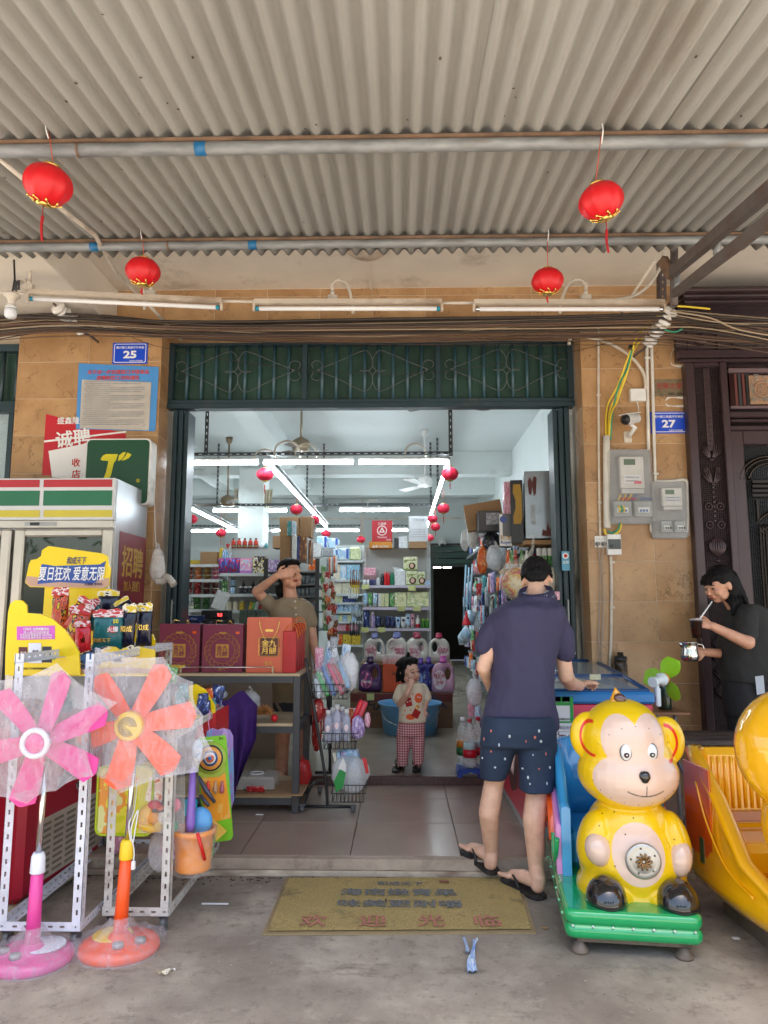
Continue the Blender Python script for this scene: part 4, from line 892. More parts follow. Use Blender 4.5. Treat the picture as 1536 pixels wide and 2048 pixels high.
for y1,h,w,pal in((1160,33,13,['cream','paleblue','palm','palm']),(1188,24,17,['cream','cream','yellow']),(1205,14,9,['lotion','lotion','navy','navy','navy']),(1223,14,10,['blue','blue','blue','blue','blue']),(1243,14,9,['blue','lotion','blue','lotion','blue']),(1262,15,8,['pink','pink','pink','red','pink','pink']),(1290,22,18,['orange','yellow','yellow'])):
 x=667
 for k,c in enumerate(pal):
  q=at(x+w/2,y1,Ye+.03);put('boxed_packet','%s packet on the far shelf, %s row from the top'%(c if c!='lotion'else 'cream green',('first','second','third','fourth','fifth','sixth','seventh')[ri]),'packet','packets on the far shelf','pk%s%d%d'%(c,w,h),f_box(w*m*.95,.15,h*m*.94),PR[c],q);x+=w
 ri+=1
for j,(x,y,h,c,lab)in enumerate(((709,1170,30,'brown','bundle of brown toothbrushes hanging on the far shelf end'),(706,1198,22,'white','bundle of white brushes hanging on the far shelf end'),(712,1235,28,'grey','bundle of grey carded tools hanging on the far shelf end'),(709,1272,28,'black','bundle of dark spoons hanging on the far shelf end'))):
 t=th('hanging_bundle',lab,'bundle',at(x,y,Ye-.15))
 for k in range(5):
  q=at(x-8+k*4,y,Ye-.15);me=S().lathe([(.006,0),(.014,.02),(.012,.07),(.006,.1),(.006,h*m*.95),(.01,h*m)],n=8).mesh('brush');ob('brush',me,PR[c],t,world=False,loc=q-V(t.location),rot=(0,.05*sin(k*2),0))
Yf=8.9;m=ppm(Yf)
shelfunit('cosmetics_shelf','grey end shelf of cosmetics and bath goods facing the entrance',725,861,Yf,(1171,1215,1257,1320),.32,1095,tag=((731,1173),(824,1176),(803,1217),(834,1217),(730,1259),(763,1259)),strip=mt('lilac_price_strip',(.5,.47,.6),.3))
def cos_(nm,lab,x0,x1,y1,h,fn,mats,dy=.04,grp=None,key=None,**k):
 q=at((x0+x1)/2,y1,Yf);q=V((q.x,Yf+dy,q.z));return put(nm,lab,nm.replace('_',' ').split(' ')[-1],grp,key or lab,fn,mats,q,**k)
b1=1170
cos_('toy_hamper','pink lidded hamper on the top cosmetics shelf',726,751,1150,20,f_box(25*m,.16,16*m,.01),PR['pink'],.14)
cos_('plastic_bowl','clear pinkish bowl under the pink hamper',725,755,b1,24,lambda:S().lathe([(.06,0),(.09,.1),(.095,.12),(.085,.12),(.05,.01)],n=18),mt('clear_pink_plastic',(.6,.4,.42),.15,alpha=.6),.16)
for x,c,lab in((729,'white','white roll on bottle, first on the top cosmetics shelf'),(735.5,'white','white roll on bottle, second on the top cosmetics shelf'),(741.5,'navy','navy capped roll on bottle'),(748,'navy','slim navy bottle between the roll on bottles'),(756,'white','larger white domed bottle beside the black can')):
 cos_('rollon_bottle',lab,x-3,x+3,b1,14,f_jar((4 if x==756 else 3)*m,(15 if x==756 else 11)*m),[PR[c],WLID if c=='white'else BLID])
for x,h,mm,lab in((764,23,PR['black'],'black spray can on the top cosmetics shelf'),(771,26,RED,'red spray can, first of the pair'),(776.5,25,RED,'red spray can, second of the pair'),(784.5,25,mt('green_can',c_('1a7a58'),.3),'dark green spray can on the top cosmetics shelf')):
 cos_('spray_can',lab,x-3,x+3,b1,h,f_can(3.4*m if x!=784.5 else 4.6*m,h*m),[mm,DLID if x==764 else mm])
cos_('white_carton','tall white carton with an open flap on the top cosmetics shelf',788,811,b1,34,lambda:S().box(-11*m,11*m,0,.08,0,29*m,0,.002).add([(-11*m,0,29*m),(-15*m,-.02,37*m),(3*m,.04,34*m),(11*m,.0,29*m)],[(0,1,2,3)]),PR['white'])
FACE=mt('printed_skin',c_('d8b8a0'),.5);HAIRP=mt('printed_hair',c_('4a3428'),.5)
for x0,x1,y1,h,lab in((807,835,1140,27,'hair dye box on top of the others with a printed portrait'),(812,834,b1,28,'hair dye box standing under the top one'),(835,850,b1,27,'narrow hair dye box at the end of the top cosmetics shelf')):
 t=cos_('dye_box',lab,x0,x1,y1,h,f_box((x1-x0)*m,.07,h*m),PR['hair']);w=(x1-x0)*m
 ob('portrait_hair',S().prism(circ(w*.12,h*m*.32,h*m*.26,14),.001),HAIRP,t,world=False,loc=(0,-.002,0));ob('portrait_face',S().prism(circ(w*.1,h*m*.34,h*m*.14,12,h*m*.17),.001),FACE,t,world=False,loc=(0,-.0035,0));ob('title_band',S().prism([(-w*.4,h*m*.72),(w*.4,h*m*.72),(w*.4,h*m*.78),(-w*.4,h*m*.78)],.001),mt('olive_print',c_('6a7a38'),.5),t,world=False,loc=(0,-.002,0))
cos_('small_box','little blue box at the end of the top cosmetics shelf',850,860,b1,9,f_box(10*m,.05,8*m),PR['blue'])
b2=1213
for x,c,lab in((730.5,'blue','pale blue squeeze tube on the second cosmetics shelf'),(740,'green','green squeeze tube on the second cosmetics shelf'),(750,'paleblue','light grey blue squeeze tube on the second cosmetics shelf')):cos_('squeeze_tube',lab,x-4,x+4,b2,27,f_tube(8.5*m,27*m,.045),[PR[c],WLID])
for x,c,w,lab in((758.5,'white',5,'thin white box beside the squeeze tubes'),(765,'lotion',8,'slim cream box, first of a pair'),(773.5,'lotion',8,'slim cream box, second of a pair'),(783.5,'green',9,'slim green and white box on the second cosmetics shelf')):cos_('slim_box',lab,x-w/2,x+w/2,b2,26,f_box(w*m,.06,26*m),PR[c])
cos_('gift_box','square pale green box on the second cosmetics shelf',789,813,b2,28,f_box(24*m,.07,28*m),PR['lotion']);cos_('gift_box','wide pale green gift box on the second cosmetics shelf',814,858,b2,29,f_box(43*m,.08,29*m),PR['lotion'])
b3=1256
cos_('shower_pack','navy hanging pack at the start of the third cosmetics shelf',726,738,b3,36,f_pouch(12*m,35*m,.05),PR['navy']);cos_('shower_bottle','lilac shower gel bottle on the third cosmetics shelf',740,750,b3,32,f_bottle(5*m,32*m,.5),[PR['purple'],PR['purple'],WLID])
for x,c,h,w,lab in((755,'navy',23,10,'navy face wash tube with white panel, first'),(764.5,'black',23,9,'black face wash tube'),(775.5,'navy',23,10,'navy face wash tube with white panel, second'),(785.5,'navy',22,9,'dark blue face wash tube, third'),(796,'blue',22,9,'light blue face wash tube'),(807,'white',22,10,'white face wash tube'),(816,'paleblue',29,9,'tall sky blue shampoo tube'),(825,'pink',28,8,'tall pale pink shampoo tube')):
 t=cos_('wash_tube',lab+' on the third cosmetics shelf',x-4,x+4,b3,h,f_tube(w*m,h*m,.05),[PR[c],DLID if c in('navy','black')else WLID])
 ob('badge',S().prism(circ(0,h*m*.68,w*m*.27,12),.001),mt('navy_badge',c_('1a2a60'),.4),t,world=False,loc=(0,-.02,0))
cos_('pump_bottle','white and red pump bottle on the third cosmetics shelf',831,840,b3,26,f_bottle(4.6*m,25*m,.3),[WHITE,RLID,WLID]);cos_('green_tub','stack of green cream tubs, first',843,850,b3,18,f_jar(4*m,18*m),[mt('lime_tub',c_('3a7a28'),.3),mt('lime_lid',c_('90b040'),.3)]);cos_('green_tub','stack of green cream tubs, second',851,858,b3,18,f_jar(4*m,18*m),[mt('lime_tub',c_('3a7a28'),.3),mt('lime_lid',c_('90b040'),.3)])
for x,c in((734,'cream'),(765,'blue'),(815,'cream'),(848,'pink')):cos_('soap_box','%s box on the lowest cosmetics shelf%s'%(c,' behind the first detergent bottle'if x<760 else ' behind the detergent bottles'),x-6,x+6,1322,26,f_box(12*m,.08,28*m),PR[c])
Yt=Yf+.1;m=ppm(Yt)
q=at(764,1083,Yt);rc=th('red_carton','red carton with white triangle emblem on top of the cosmetics shelf','carton',q);w=41*m;h=43*m
ob('box',S().box(q.x-w/2,q.x+w/2,q.y,q.y+.25,q.z,q.z+h,0,.002),mt('carton_red',c_('b8182c'),.5),rc)
e=S();cx,cz_=q.x,q.z+h*.52
def ringp(cx,cz,r0,r1,y,n=28,a0=0,a1=2*pi):
 s=S();s.grid(n,1,lambda u,v:(cx+(r0+(r1-r0)*v)*cos(a0+(a1-a0)*u),y,cz+(r0+(r1-r0)*v)*sin(a0+(a1-a0)*u)),sm=False);return s
ob('emblem_ring',ringp(cx,cz_,.052,.062,q.y-.002),INKW,rc)
T3=[(cx,cz_+.042),(cx-.036,cz_-.024),(cx+.036,cz_-.024)];ti=[(cx,cz_+.018),(cx-.017,cz_-.013),(cx+.017,cz_-.013)]
s=S();
for i in range(3):j=(i+1)%3;s.quad((T3[i][0],q.y-.002,T3[i][1]),(T3[j][0],q.y-.002,T3[j][1]),(ti[j][0],q.y-.002,ti[j][1]),(ti[i][0],q.y-.002,ti[i][1]))
ob('emblem_triangle',s,INKW,rc);text('三角牌',(cx,q.y-.002,cz_+.085),.035,INKW,rc);text('TRIANGLE',(cx,q.y-.002,cz_-.085),.026,INKW,rc);text('电饭煲',(q.x+.08,q.y-.002,q.z+.02),.02,INKW,rc)
q=at(761,1096,Yt);oc=th('orange_carton','flat orange carton under the red triangle carton','carton',q)
ob('box',S().box(q.x-23*m,q.x+23*m,q.y,q.y+.25,q.z,q.z+13*m-.001,0,.002),mt('carton_orange',c_('c88428'),.6),oc);text('金威 OLOMA',(q.x,q.y-.002,q.z+.02),.035,INKW,oc,bold=.02);
q=at(793,1096,Yt);put('small_carton','dark carton between the orange and white cartons','carton',None,'dc',f_box(10*m,.1,20*m),PR['black'],q)
q=at(806,1096,Yt);put('small_carton','slim white carton between the orange and cardboard cartons','carton',None,'wc',f_box(17*m,.1,24*m),PR['white'],q)
q=at(836,1096,Yt);put('cardboard_box','flat cardboard box under the white printed carton','carton',None,'fcb',f_box(36*m,.25,13*m),CARD,q)
q=at(837,1083,Yt);wc=th('white_printed_carton','white carton with small grey print on the flat cardboard box','carton',q)
ob('box',S().box(q.x-19*m,q.x+19*m,q.y,q.y+.25,q.z+.001,q.z+52*m,0,.002),mt('carton_white',(.62,.65,.68),.5),wc)
GRI=mt('grey_ink',(.3,.32,.38),.6);text('三年包修',(q.x,q.y-.002,q.z+.27),.04,GRI,wc)
for k in range(4):text('产品合格 规格型号 数量',(q.x,q.y-.002,q.z+.15-.03*k),.016,GRI,wc)
def detergent(lab,x0,x1,y0,y1,Y,col,cap,flip=1,label_mat=None,txt=None,ghost=None):
 q=P((x0+x1)/2,y1,Y);w=(x1-x0)*ppm(Y);h=P(x0,y0,Y).z-q.z;t=th('detergent_bottle',lab,'bottle',q)
 out=[(-.5,.02),(-.46,0),(.46,0),(.5,.02),(.5,.35),(.47,.58),(.40,.72),(.28,.80),(.14,.83),(-.12,.83),(-.28,.80),(-.42,.70),(-.49,.55)]
 hole=[(.20+.13*cos(a),.52+.17*sin(a))for a in[2*pi*k/13 for k in range(13)]]
 out=[V((x*flip*w,0,z*h))for x,z in out];hole=[(x*flip*w,z*h)for x,z in hole]
 n=40;s=S();cx,cz=hole[0][0]*0+.2*flip*w,.52*h
 def outer(a):
  best=None;d=V((cos(a),0,sin(a)))
  for i in range(len(out)):
   p,p2=out[i],out[(i+1)%len(out)];e=p2-p;den=d.x*e.z-d.z*e.x
   if abs(den)<1e-9:continue
   tt=((p.x-cx)*e.z-(p.z-cz)*e.x)/den;u=((p.x-cx)*d.z-(p.z-cz)*d.x)/den
   if tt>0 and-1e-6<=u<=1+1e-6:best=tt if best is None else max(best,tt)
  return best or.1
 dep=w*.30;R=[]
 for k in range(n):
  a=2*pi*k/n;ro=outer(a);ri=1/sqrt((cos(a)/(.12*w))**2+(sin(a)/(.16*h))**2);ring=[]
  for j in range(12):
   b_=2*pi*j/12;u=(ri+ro)/2+(ro-ri)/2*cos(b_);fat=min(1,(ro-ri)/(w*.35));yy=dep*.5*(.35+.65*fat)*(abs(sin(b_))**.6)*(1 if sin(b_)>0 else-1)
   ring.append(V((q.x+cx+u*cos(a),q.y+dep*.5+yy,q.z+cz+u*sin(a))))
  R.append(ring)
 R.append(R[0]);s.loft(R,caps=False);ob('bottle',s,col,t)
 ob('cap',S().lathe([(w*.15,h*.815),(w*.17,h*.83),(w*.17,h*.88),(w*.14,h*.885),(w*.14,h*.99),(w*.12,h),(0,h)],(q.x,q.y+dep*.5,q.z),18),cap,t)
 lx=q.x-.17*flip*w;yy=q.y-.012
 ob('label',S().prism([(lx+x*w*.27,q.z+h*(.36+z*.26))for x,z in[(cos(2*pi*k/18),sin(2*pi*k/18))for k in range(18)]],.002,T=Matrix.Translation((0,yy+.006,0))),label_mat,t)
 if txt:
  for i,(tx,dz,sz,mm)in enumerate(txt):text(tx,(lx,yy+.003,q.z+h*dz),sz,mm,t,bold=.015)
 return t
DW=mt('white_detergent_plastic',(.62,.6,.55),.3);CP=mt('lilac_cap',c_('7078b0'),.25);CR=mt('wine_cap',c_('a02848'),.25)
LBW=prn('detergent_label_pink',[c_('e8e0e0'),c_('e0b8c0'),c_('c87888')],6);LBP=prn('detergent_label_purple',[c_('5a2868'),c_('d85890'),c_('e8a8c8')],4);LBB=prn('detergent_label_blue',[c_('4860b0'),c_('88b0e0'),c_('e0e8f0')],4)
PKI=mt('pink_ink',c_('b8486a'),.5)
Yd=8.45
zb=P(800,1326,Yd).z
for x0,x1,cap,fl_,lab in((728,770,CP,1,'white detergent bottle with lilac cap, closest to the snack strips'),(771,814,CP,-1,'white detergent bottle with lilac cap behind the orange box'),(814,857,CR,1,'white detergent bottle with wine red cap behind the child'),(857,900,CR,-1,'white detergent bottle with wine red cap at the aisle end')):
 detergent(lab,x0,x1,1266,1326,Yd,DW,cap,fl_,LBW,[('香氛洗衣',.45,.03,PKI),('留香珠',.36,.03,PKI)])
for x,lab in((792,'second white detergent bottle with lilac cap half hidden in the back row'),(830,'second white detergent bottle with wine red cap half hidden in the back row')):
 detergent(lab,x-18,x+24,1264,1326,Yd+.22,DW,CP if x==792 else CR,1,LBW)
ob('riser_board',S().box(P(722,1330,Yd).x,P(905,1330,Yd).x,Yd-.05,Yd+.42,zb-.02,zb-.001).box(P(722,1330,Yd).x,P(905,1330,Yd).x,Yd+.02,Yd+.4,IZ,zb-.021),CARD,label='stacked cartons under the rear row of white detergent bottles',cat='carton')
Yd2=8.05
detergent('dark purple softener bottle with pink flower label',717,763,1313,1384,Yd2,mt('purple_plastic',c_('4a2a5e'),.25),mt('purple_cap',c_('3a2048'),.3),1,LBP,[('Floral',.3,.045,INKW)])
detergent('blue softener bottle, first behind the child',826,858,1316,1384,Yd2+.02,mt('blue_plastic',c_('3a3a88'),.25),mt('violet_cap',c_('5a3a98'),.3),1,LBB);detergent('blue softener bottle, second beside the pink one',842,874,1314,1384,Yd2+.12,mt('blue_plastic',c_('3a3a88'),.25),mt('violet_cap',c_('5a3a98'),.3),1,LBB)
detergent('pale pink detergent bottle with red berry label on the carton end',864,910,1312,1387,Yd2-.05,mt('pink_plastic',c_('c898b0'),.28),mt('magenta_cap',c_('b84a98'),.3),1,LBW,[('樱花香',.48,.04,INKR),('浓缩',.3,.04,INKR)])
q=P(784,1384,Yd2+.03);m=ppm(Yd2);ob_=th('orange_box','bright orange box wrapped in clear plastic behind the child','box',q)
ob('box',S().box(q.x-18*m,q.x+22*m,q.y,q.y+.2,q.z,q.z+62*m,0,.003),mt('box_orange',c_('d8501c'),.45),ob_);text('Dx',(q.x+.03,q.y-.002,q.z+.2),.05,INK,ob_,bold=.02);ob('wrap',S().box(q.x-19*m,q.x+23*m,q.y-.004,q.y+.21,q.z+.3,q.z+.39),film('wrap_film',lo=.2,hi=.6),ob_)
CARD2=mt('brown_carton_print',c_('7a5a42',.9),.8,var=.08)
zt=P(800,1386,8.0).z
for x0,x1,lab,tx in((700,800,'brown carton with black script behind the blue tub','Fun'),(800,905,'brown carton with roof mark behind the blue tub',None)):
 a,b=P(x0,1400,8.0).x,P(x1,1400,8.0).x;t=th('goods_carton',lab,'carton',((a+b)/2,8.0,IZ))
 ob('box',S().box(a+.003,b-.003,8.0,8.4,IZ,zt-.001,0,.003),CARD2,t);ob('printed_band',S().box(a+.004,b-.004,7.997,7.999,zt-.09,zt-.01),mt('dull_wine_print',c_('6a2a28'),.7),t)
 if tx:
  text(tx,(a+.28,7.996,IZ+.24),.15,INK,t,shear=.3);text('艾可诗',(a+.3,7.996,IZ+.14),.05,INK,t);q=P(741,1393,7.99);ob('price_card',S().box(q.x-.04,q.x+.04,7.992,7.994,q.z-.04,q.z+.03),TAG,t)
 else:
  s=S().prism([(b-.35,IZ+.25),(b-.2,IZ+.36),(b-.05,IZ+.22),(b-.08,IZ+.2),(b-.2,IZ+.31),(b-.32,IZ+.23)],.001,T=Matrix.Translation((0,7.996,0)));ob('roof_mark',s,mt('faded_violet_print',c_('4a3a48'),.7),t)
Yk=7.25;m=ppm(Yk);q=P(820,1467,Yk);q=G(820,1465,IZ);bk=th('plastic_tub','large sky blue plastic tub with wire handle behind the child','tub',q)
w=62*ppm(q.y);h=P(820,1404,q.y).z-IZ;TB=mt('sky_blue_plastic',c_('6aa4d0'),.35,var=.03)
ob('bowl',S().lathe([(w*.80,0),(w*.84,.006),(w*.93,h*.9),(w*1.0,h*.94),(w*1.02,h),(w*.99,h),(w*.9,h*.9),(w*.8,.02),(0,.02)],q,40),TB,bk)
ob('handle',S().tube(bez([q+V((-w*.97,-.05,h*.85)),q+V((-w*.7,-w*.72,h*.5)),q+V((0,-w*1.0,h*.32)),q+V((w*.7,-w*.72,h*.5)),q+V((w*.97,-.05,h*.85))],8),.004,6),CHROME,bk)
q=P(945,1556,6.1);Yq=5.95;q=G(942,1557,IZ);m=ppm(q.y);sb=th('step_stool','low ribbed blue plastic step near the door','step',q);BL=mt('royal_blue_plastic',c_('2a48a0'),.4)
w=24*m
ob('top',S().box(q.x-w,q.x+w,q.y,q.y+.22,q.z+.05,q.z+.065,0,.004),BL,sb)
for k in range(8):x=q.x-w+.01+(2*w-.02)*k/7;ob('rib',S().box(x-.004,x+.004,q.y+.005,q.y+.21,q.z+.066,q.z+.07,0,.001),BL,sb)
for sx in(-1,1):ob('foot',S().box(q.x+sx*w*.85-.02,q.x+sx*w*.85+.02,q.y+.01,q.y+.2,q.z+.001,q.z+.05,0,.003),BL,sb)
ob('apron',S().prism([(-w,.0501),(-w,.03),(-.03,.03),(0,.045),(.03,.03),(w,.03),(w,.0501)],.012,T=Matrix.Translation((q.x,q.y+.001,q.z))),BL,sb)
WAT=mt('clear_pet_plastic',(.75,.8,.8),.06,alpha=.32,var=.1,vs=60,bump=.8,bs=40)
for dx,dy,cap,lab,lc,l2 in((.0,.05,RLID,'clear water bottle with red cap and red label on the blue step',c_('c01830'),c_('b8d8e0')),(-.045,.14,WLID,'orange juice bottle with white cap behind the water bottle',c_('1a5a30'),c_('c07828')),(.075,.16,RLID,'second water bottle with red cap half hidden by the man',c_('c01830'),c_('b8d8e0'))):
 p=q+V((dx,dy,.071));t=th('drink_bottle',lab,'bottle',p);r_=.052;h=.35
 ob('bottle',S().lathe([(r_*.8,0),(r_,.015),(r_*.94,.04),(r_,.07),(r_,.13),(r_*.9,.18),(r_,.21),(r_*.97,.25),(r_*.5,.31),(r_*.28,.325),(r_*.28,.34)],p,20),WAT,t)
 ob('cap',S().lathe([(.017,.33),(.018,.335),(.018,.356),(0,.357)],p,14),cap,t)
 ob('label',S().lathe([(r_*1.01,.075),(r_*1.01,.135)],p,20),mt('lab%.2f'%lc[0],lc,.4),t);ob('upper_label',S().lathe([(r_*1.01,.1355),(r_*.93,.17),(r_*.93,.185)],p,20),mt('lab2%.2f'%l2[0],l2,.4),t)
lv=th('louvre_window','dark green louvred fanlight above the back doorway','window',(dx0,BW-.05,dz-.4))
lz0,lz1=P(900,1130,BW-.05).z,P(900,1091,BW-.05).z
ob('frame',S().box(dx0-.06,dx0,BW-.06,BW,IZ,lz1+.05).box(dx1,dx1+.06,BW-.06,BW,IZ,lz1+.05).box(dx0,dx1,BW-.06,BW,lz1,lz1+.05).box(dx0,dx1,BW-.06,BW,lz0-.04,lz0),mt('door_frame_dark',(.03,.035,.03),.5),lv)
for k in range(3):z=lz0+(lz1-lz0)*k/3;ob('pane',S().box(dx0,dx1,BW-.04,BW-.02,z+.015,z+(lz1-lz0)/3-.01),mt('green_louvre_glass',(.02,.06,.045),.2),lv)
q=P(882,1136,BW+2.5);t=th('back_room_lamp','small lit lamp row seen through the back doorway','lamp',q)
for k in range(2):ob('diffuser',S().box(q.x-.28+k*.34,q.x-.0+k*.28,q.y,q.y+.06,q.z-.0,q.z+.05),mt('dim_lamp',(1,.95,.85),emit=3,var=0),t)
q=P(884,1087,BW-.15);t=th('dome_camera','small white security camera over the back doorway','camera',q);ob('housing',S().lathe([(.09,.1),(.1,0),(.06,-.06)],q,14),WHITE,t);ob('lens',S().ball(q+V((0,-.06,-.04)),.05,10),BLACK,t);ob('mount',S().box(q.x-.03,q.x+.03,q.y,BW-.001,q.z+.1,q.z+.13),WHITE,t)
XF=1.16;Y0,Y1=6.5,12.6
wu=th('household_shelving','dark steel wall shelving of household goods along the aisle','shelving',(XF+.3,9,IZ))
LV=(.32,.72,1.05,1.36,1.68,1.98,2.3)
for z in LV:ob('shelf',S().box(XF,RW-.02,Y0,Y1,z-.02,z,0,.003).box(XF-.004,XF-.001,Y0,Y1,z-.035,z+.004),mt('dark_shelf2',(.07,.08,.09),.35,var=.3,vs=5),wu)
for k in range(6):y=Y0+.01+(Y1-Y0-.02)*k/5;ob('post',S().box(RW-.06,RW-.02,y,y+.03,IZ,2.9),DARKSTEEL,wu)
ob('back_panel',S().box(RW-.018,RW-.002,Y0,Y1,IZ,2.5),mt('grey_panel',(.15,.16,.16),.6),wu)
pal=[('white',5),('grey',5),('blue',3),('paleblue',3),('navy',2),('red',2),('green',2),('pink',1),('black',3),('orange',1),('teal',1),('cream',2),('brown',1),('purple',1)]
bag=[n for n,k in pal for _ in range(k)];rr=random.Random(21)
kinds={'card':('carded_tool',lambda:S().box(-.035,.035,0,.006,0,.16).ball((0,-.008,.07),(.022,.014,.05),8),'carded tool'),'bott':('spray_bottle',f_bottle(.035,.22),'bottle'),'pouch':('refill_pouch',f_pouch(.12,.2,.05),'pouch'),'box':('boxed_ware',f_box(.12,.12,.14),'box'),'pack':('cutlery_pack',f_pouch(.06,.24,.03),'pack'),'cup':('plastic_cup',f_cup(.045,.1),'cup')}
lvn=('lowest','second','third','fourth','fifth','sixth','top')
for i,z in enumerate(LV):
 y=Y0+.08
 while y<Y1-.1:
  kd=rr.choice(('card','bott','pouch','box','pack','cup')if i not in(2,3,4)else('card','pack','card','bott','pouch'));nm,fn,cat=kinds[kd];c=rr.choice(bag)
  far=(y-Y0)/(Y1-Y0);where='near the entrance'if far<.3 else 'halfway down the aisle'if far<.65 else 'deep in the aisle'
  put(nm,'%s %s on the %s household shelf %s'%({'paleblue':'pale blue'}.get(c,c),nm.replace('_',' '),lvn[i],where),cat,'household goods on the %s aisle shelf'%lvn[i],'hh'+kd+c,fn,[PR[c],WLID,RLID]if kd in('bott',)else[PR[c],WLID],(XF+.06+rr.uniform(0,.05),y,z+.001),rz=pi/2+rr.uniform(-.4,.4)*-1+pi*0-pi,ry=rr.uniform(-.06,.06))
  if rr.random()<.8:c2=rr.choice(bag);put(nm,'%s %s behind others on the %s household shelf %s'%({'paleblue':'pale blue'}.get(c2,c2),nm.replace('_',' '),lvn[i],where),cat,'household goods on the %s aisle shelf'%lvn[i],'hh'+kd+c2,fn,[PR[c2],WLID,RLID]if kd in('bott',)else[PR[c2],WLID],(XF+.22,y,z+.001),rz=-pi/2)
  y+=rr.uniform(.075,.125)*(1+far*.7)
for i in range(130):
 y=Y0+.1+(Y1-Y0-.4)*(i/130);z=rr.choice((.5,.8,.92,1.1,1.22,1.45,1.6));c=rr.choice(bag);kd=rr.choice(('card','pack'))
 put(kinds[kd][0],'%s %s hung on a hook along the aisle shelving'%({'paleblue':'pale blue'}.get(c,c),kinds[kd][0].replace('_',' ')),kinds[kd][2],'goods on hooks along the aisle','hh'+kd+c,kinds[kd][1],[PR[c],WLID],(XF-.03-rr.uniform(0,.06),y,z),rz=-pi/2+rr.uniform(-.6,.6)+.8)
PB=mt('pale_blue_pole',c_('8ab0c8'),.35)
for k,(x,y0,y1,Y,lab)in enumerate(((932,1130,1270,9.3,'pale blue mop pole, front of three leaning by the aisle shelf'),(938,1135,1262,9.1,'pale blue mop pole, middle of three leaning by the aisle shelf'),(945,1128,1230,8.8,'pale blue mop pole, last of three leaning by the aisle shelf'))):
 a=P(x,y0,Y);b_=P(x-6,y1,Y);t=th('mop',lab,'mop',b_);ob('pole',S().cyl(a,b_,.012,n=8),PB,t);ob('head',S().lathe([(.05,-.12),(.07,-.02),(.03,.04),(.012,.06)],b_,12),PR['paleblue'],t)
q=P(933,1250,8.6);t=th('red_funnel','red funnel shaped brush hanging at the aisle shelving','brush',q);ob('cone',S().lathe([(.055,0),(.05,.02),(.018,.1),(.01,.16)],q,14),mt('coral_red',c_('e03040'),.4),t)
def card(nm,lab,x0,x1,y0,y1,Y,mat_,dep=.25,rz=0,rx=0,ry=0,cat='box',parts=None):
 q=P((x0+x1)/2,y1,Y);w=(x1-x0)*ppm(Y);h=P(x0,y0,Y).z-q.z
 t=th(nm,lab,cat,q,rz);ob('box',S().box(-w/2,w/2,0,dep,0,h,0,.003),mat_,t,world=False)
 if parts:
  for pn,poly,mm in parts:ob(pn,S().prism([(x*w,z*h)for x,z in poly],.002),mm,t,world=False,loc=(0,-.003,0))
 return t,w,h
SIL=mt('silver_carton',(.33,.36,.4),.22,metal=.5,var=.15);MUST=mt('mustard_print',c_('b08828'),.5)
t,w,h=card('toy_gun_carton','large silver toy carton with red figures above the aisle shelf',1052,1111,942,1077,6.25,SIL,.3,rz=-.12)
ob('figure_print',S().prism([(-.09,h*.66),(-.1,h*.84),(-.08,h*.92),(-.06,h*.84),(-.045,h*.93),(-.02,h*.9),(-.03,h*.66),(-.05,h*.62),(-.06,h*.76),(-.07,h*.64)],.002),mt('dull_red_print',c_('5a2420'),.5),t,world=False,loc=(0,-.003,0))
ob('figure_print',S().prism([(.01,h*.04),(.02,h*.14),(.05,h*.1),(.06,h*.24),(.08,h*.12),(.1,h*.22),(.12,h*.1),(.12,h*.03)],.002),mt('dull_red_print',c_('5a2420'),.5),t,world=False,loc=(0,-.003,0))
text('超级战警',(-.06,-.004,h*.35),.045,GREYSTEEL,t,R=Matrix.Rotation(pi/2,3,'Y'),world=False)
t,w,h=card('doll_carton','black carton with mustard window beside the silver toy carton',1023,1048,960,1086,6.35,mt('carton_black',(.012,.012,.014),.3),.28,rz=-.15,parts=[('window',[(-.28,.3),(-.3,.42),(-.1,.55),(-.1,.68),(-.3,.8),(-.26,.93),(.3,.93),(.4,.8),(.4,.4),(.3,.3)],MUST)])
card('doll_carton','narrow pink carton above the aisle shelf',1009,1024,963,1029,6.5,PR['pink'],.3,rz=-.1)
t,w,h=card('toy_carton','white and grey carton with yellow letters and round badge',1000,1024,1028,1092,6.45,mt('carton_grey',(.12,.13,.15),.4),.2,rz=-.1,parts=[('white_edge',[(-.5,0),(-.5,1),(-.25,1),(-.25,.3),(.5,.3),(.5,0)],INKW)])
ob('badge',S().prism(circ(-.02,h*.83,.03,16),.002),mt('badge_blue',c_('4050a0'),.4),t,world=False,loc=(0,-.006,0));text('Roger',(0,-.006,h*.1),.045,mt('blue_print',c_('3858b0'),.4),t,w=.09,world=False,bold=.02);text('积木',(.0,-.006,h*.26),.05,MUST,t,world=False)
t,w,h=card('flat_carton','open tan carton lying tilted above the household shelf',935,1010,1004,1056,7.0,CARD,.35,rz=-.1)
for o_ in t.children:o_.rotation_euler=(0,-.16,0)
t,w,h=card('toy_car_carton','grey boxed toy jeep on the tilted tan carton',957,1002,1022,1062,6.8,mt('carton_dkgrey',(.06,.06,.065),.4),.2,parts=[('window',[(-.15,.3),(-.15,.9),(.45,.92),(.45,.35)],PR['grey'])])
BAGC=film('clear_bag_film',lo=.25,hi=.75,sc=14)
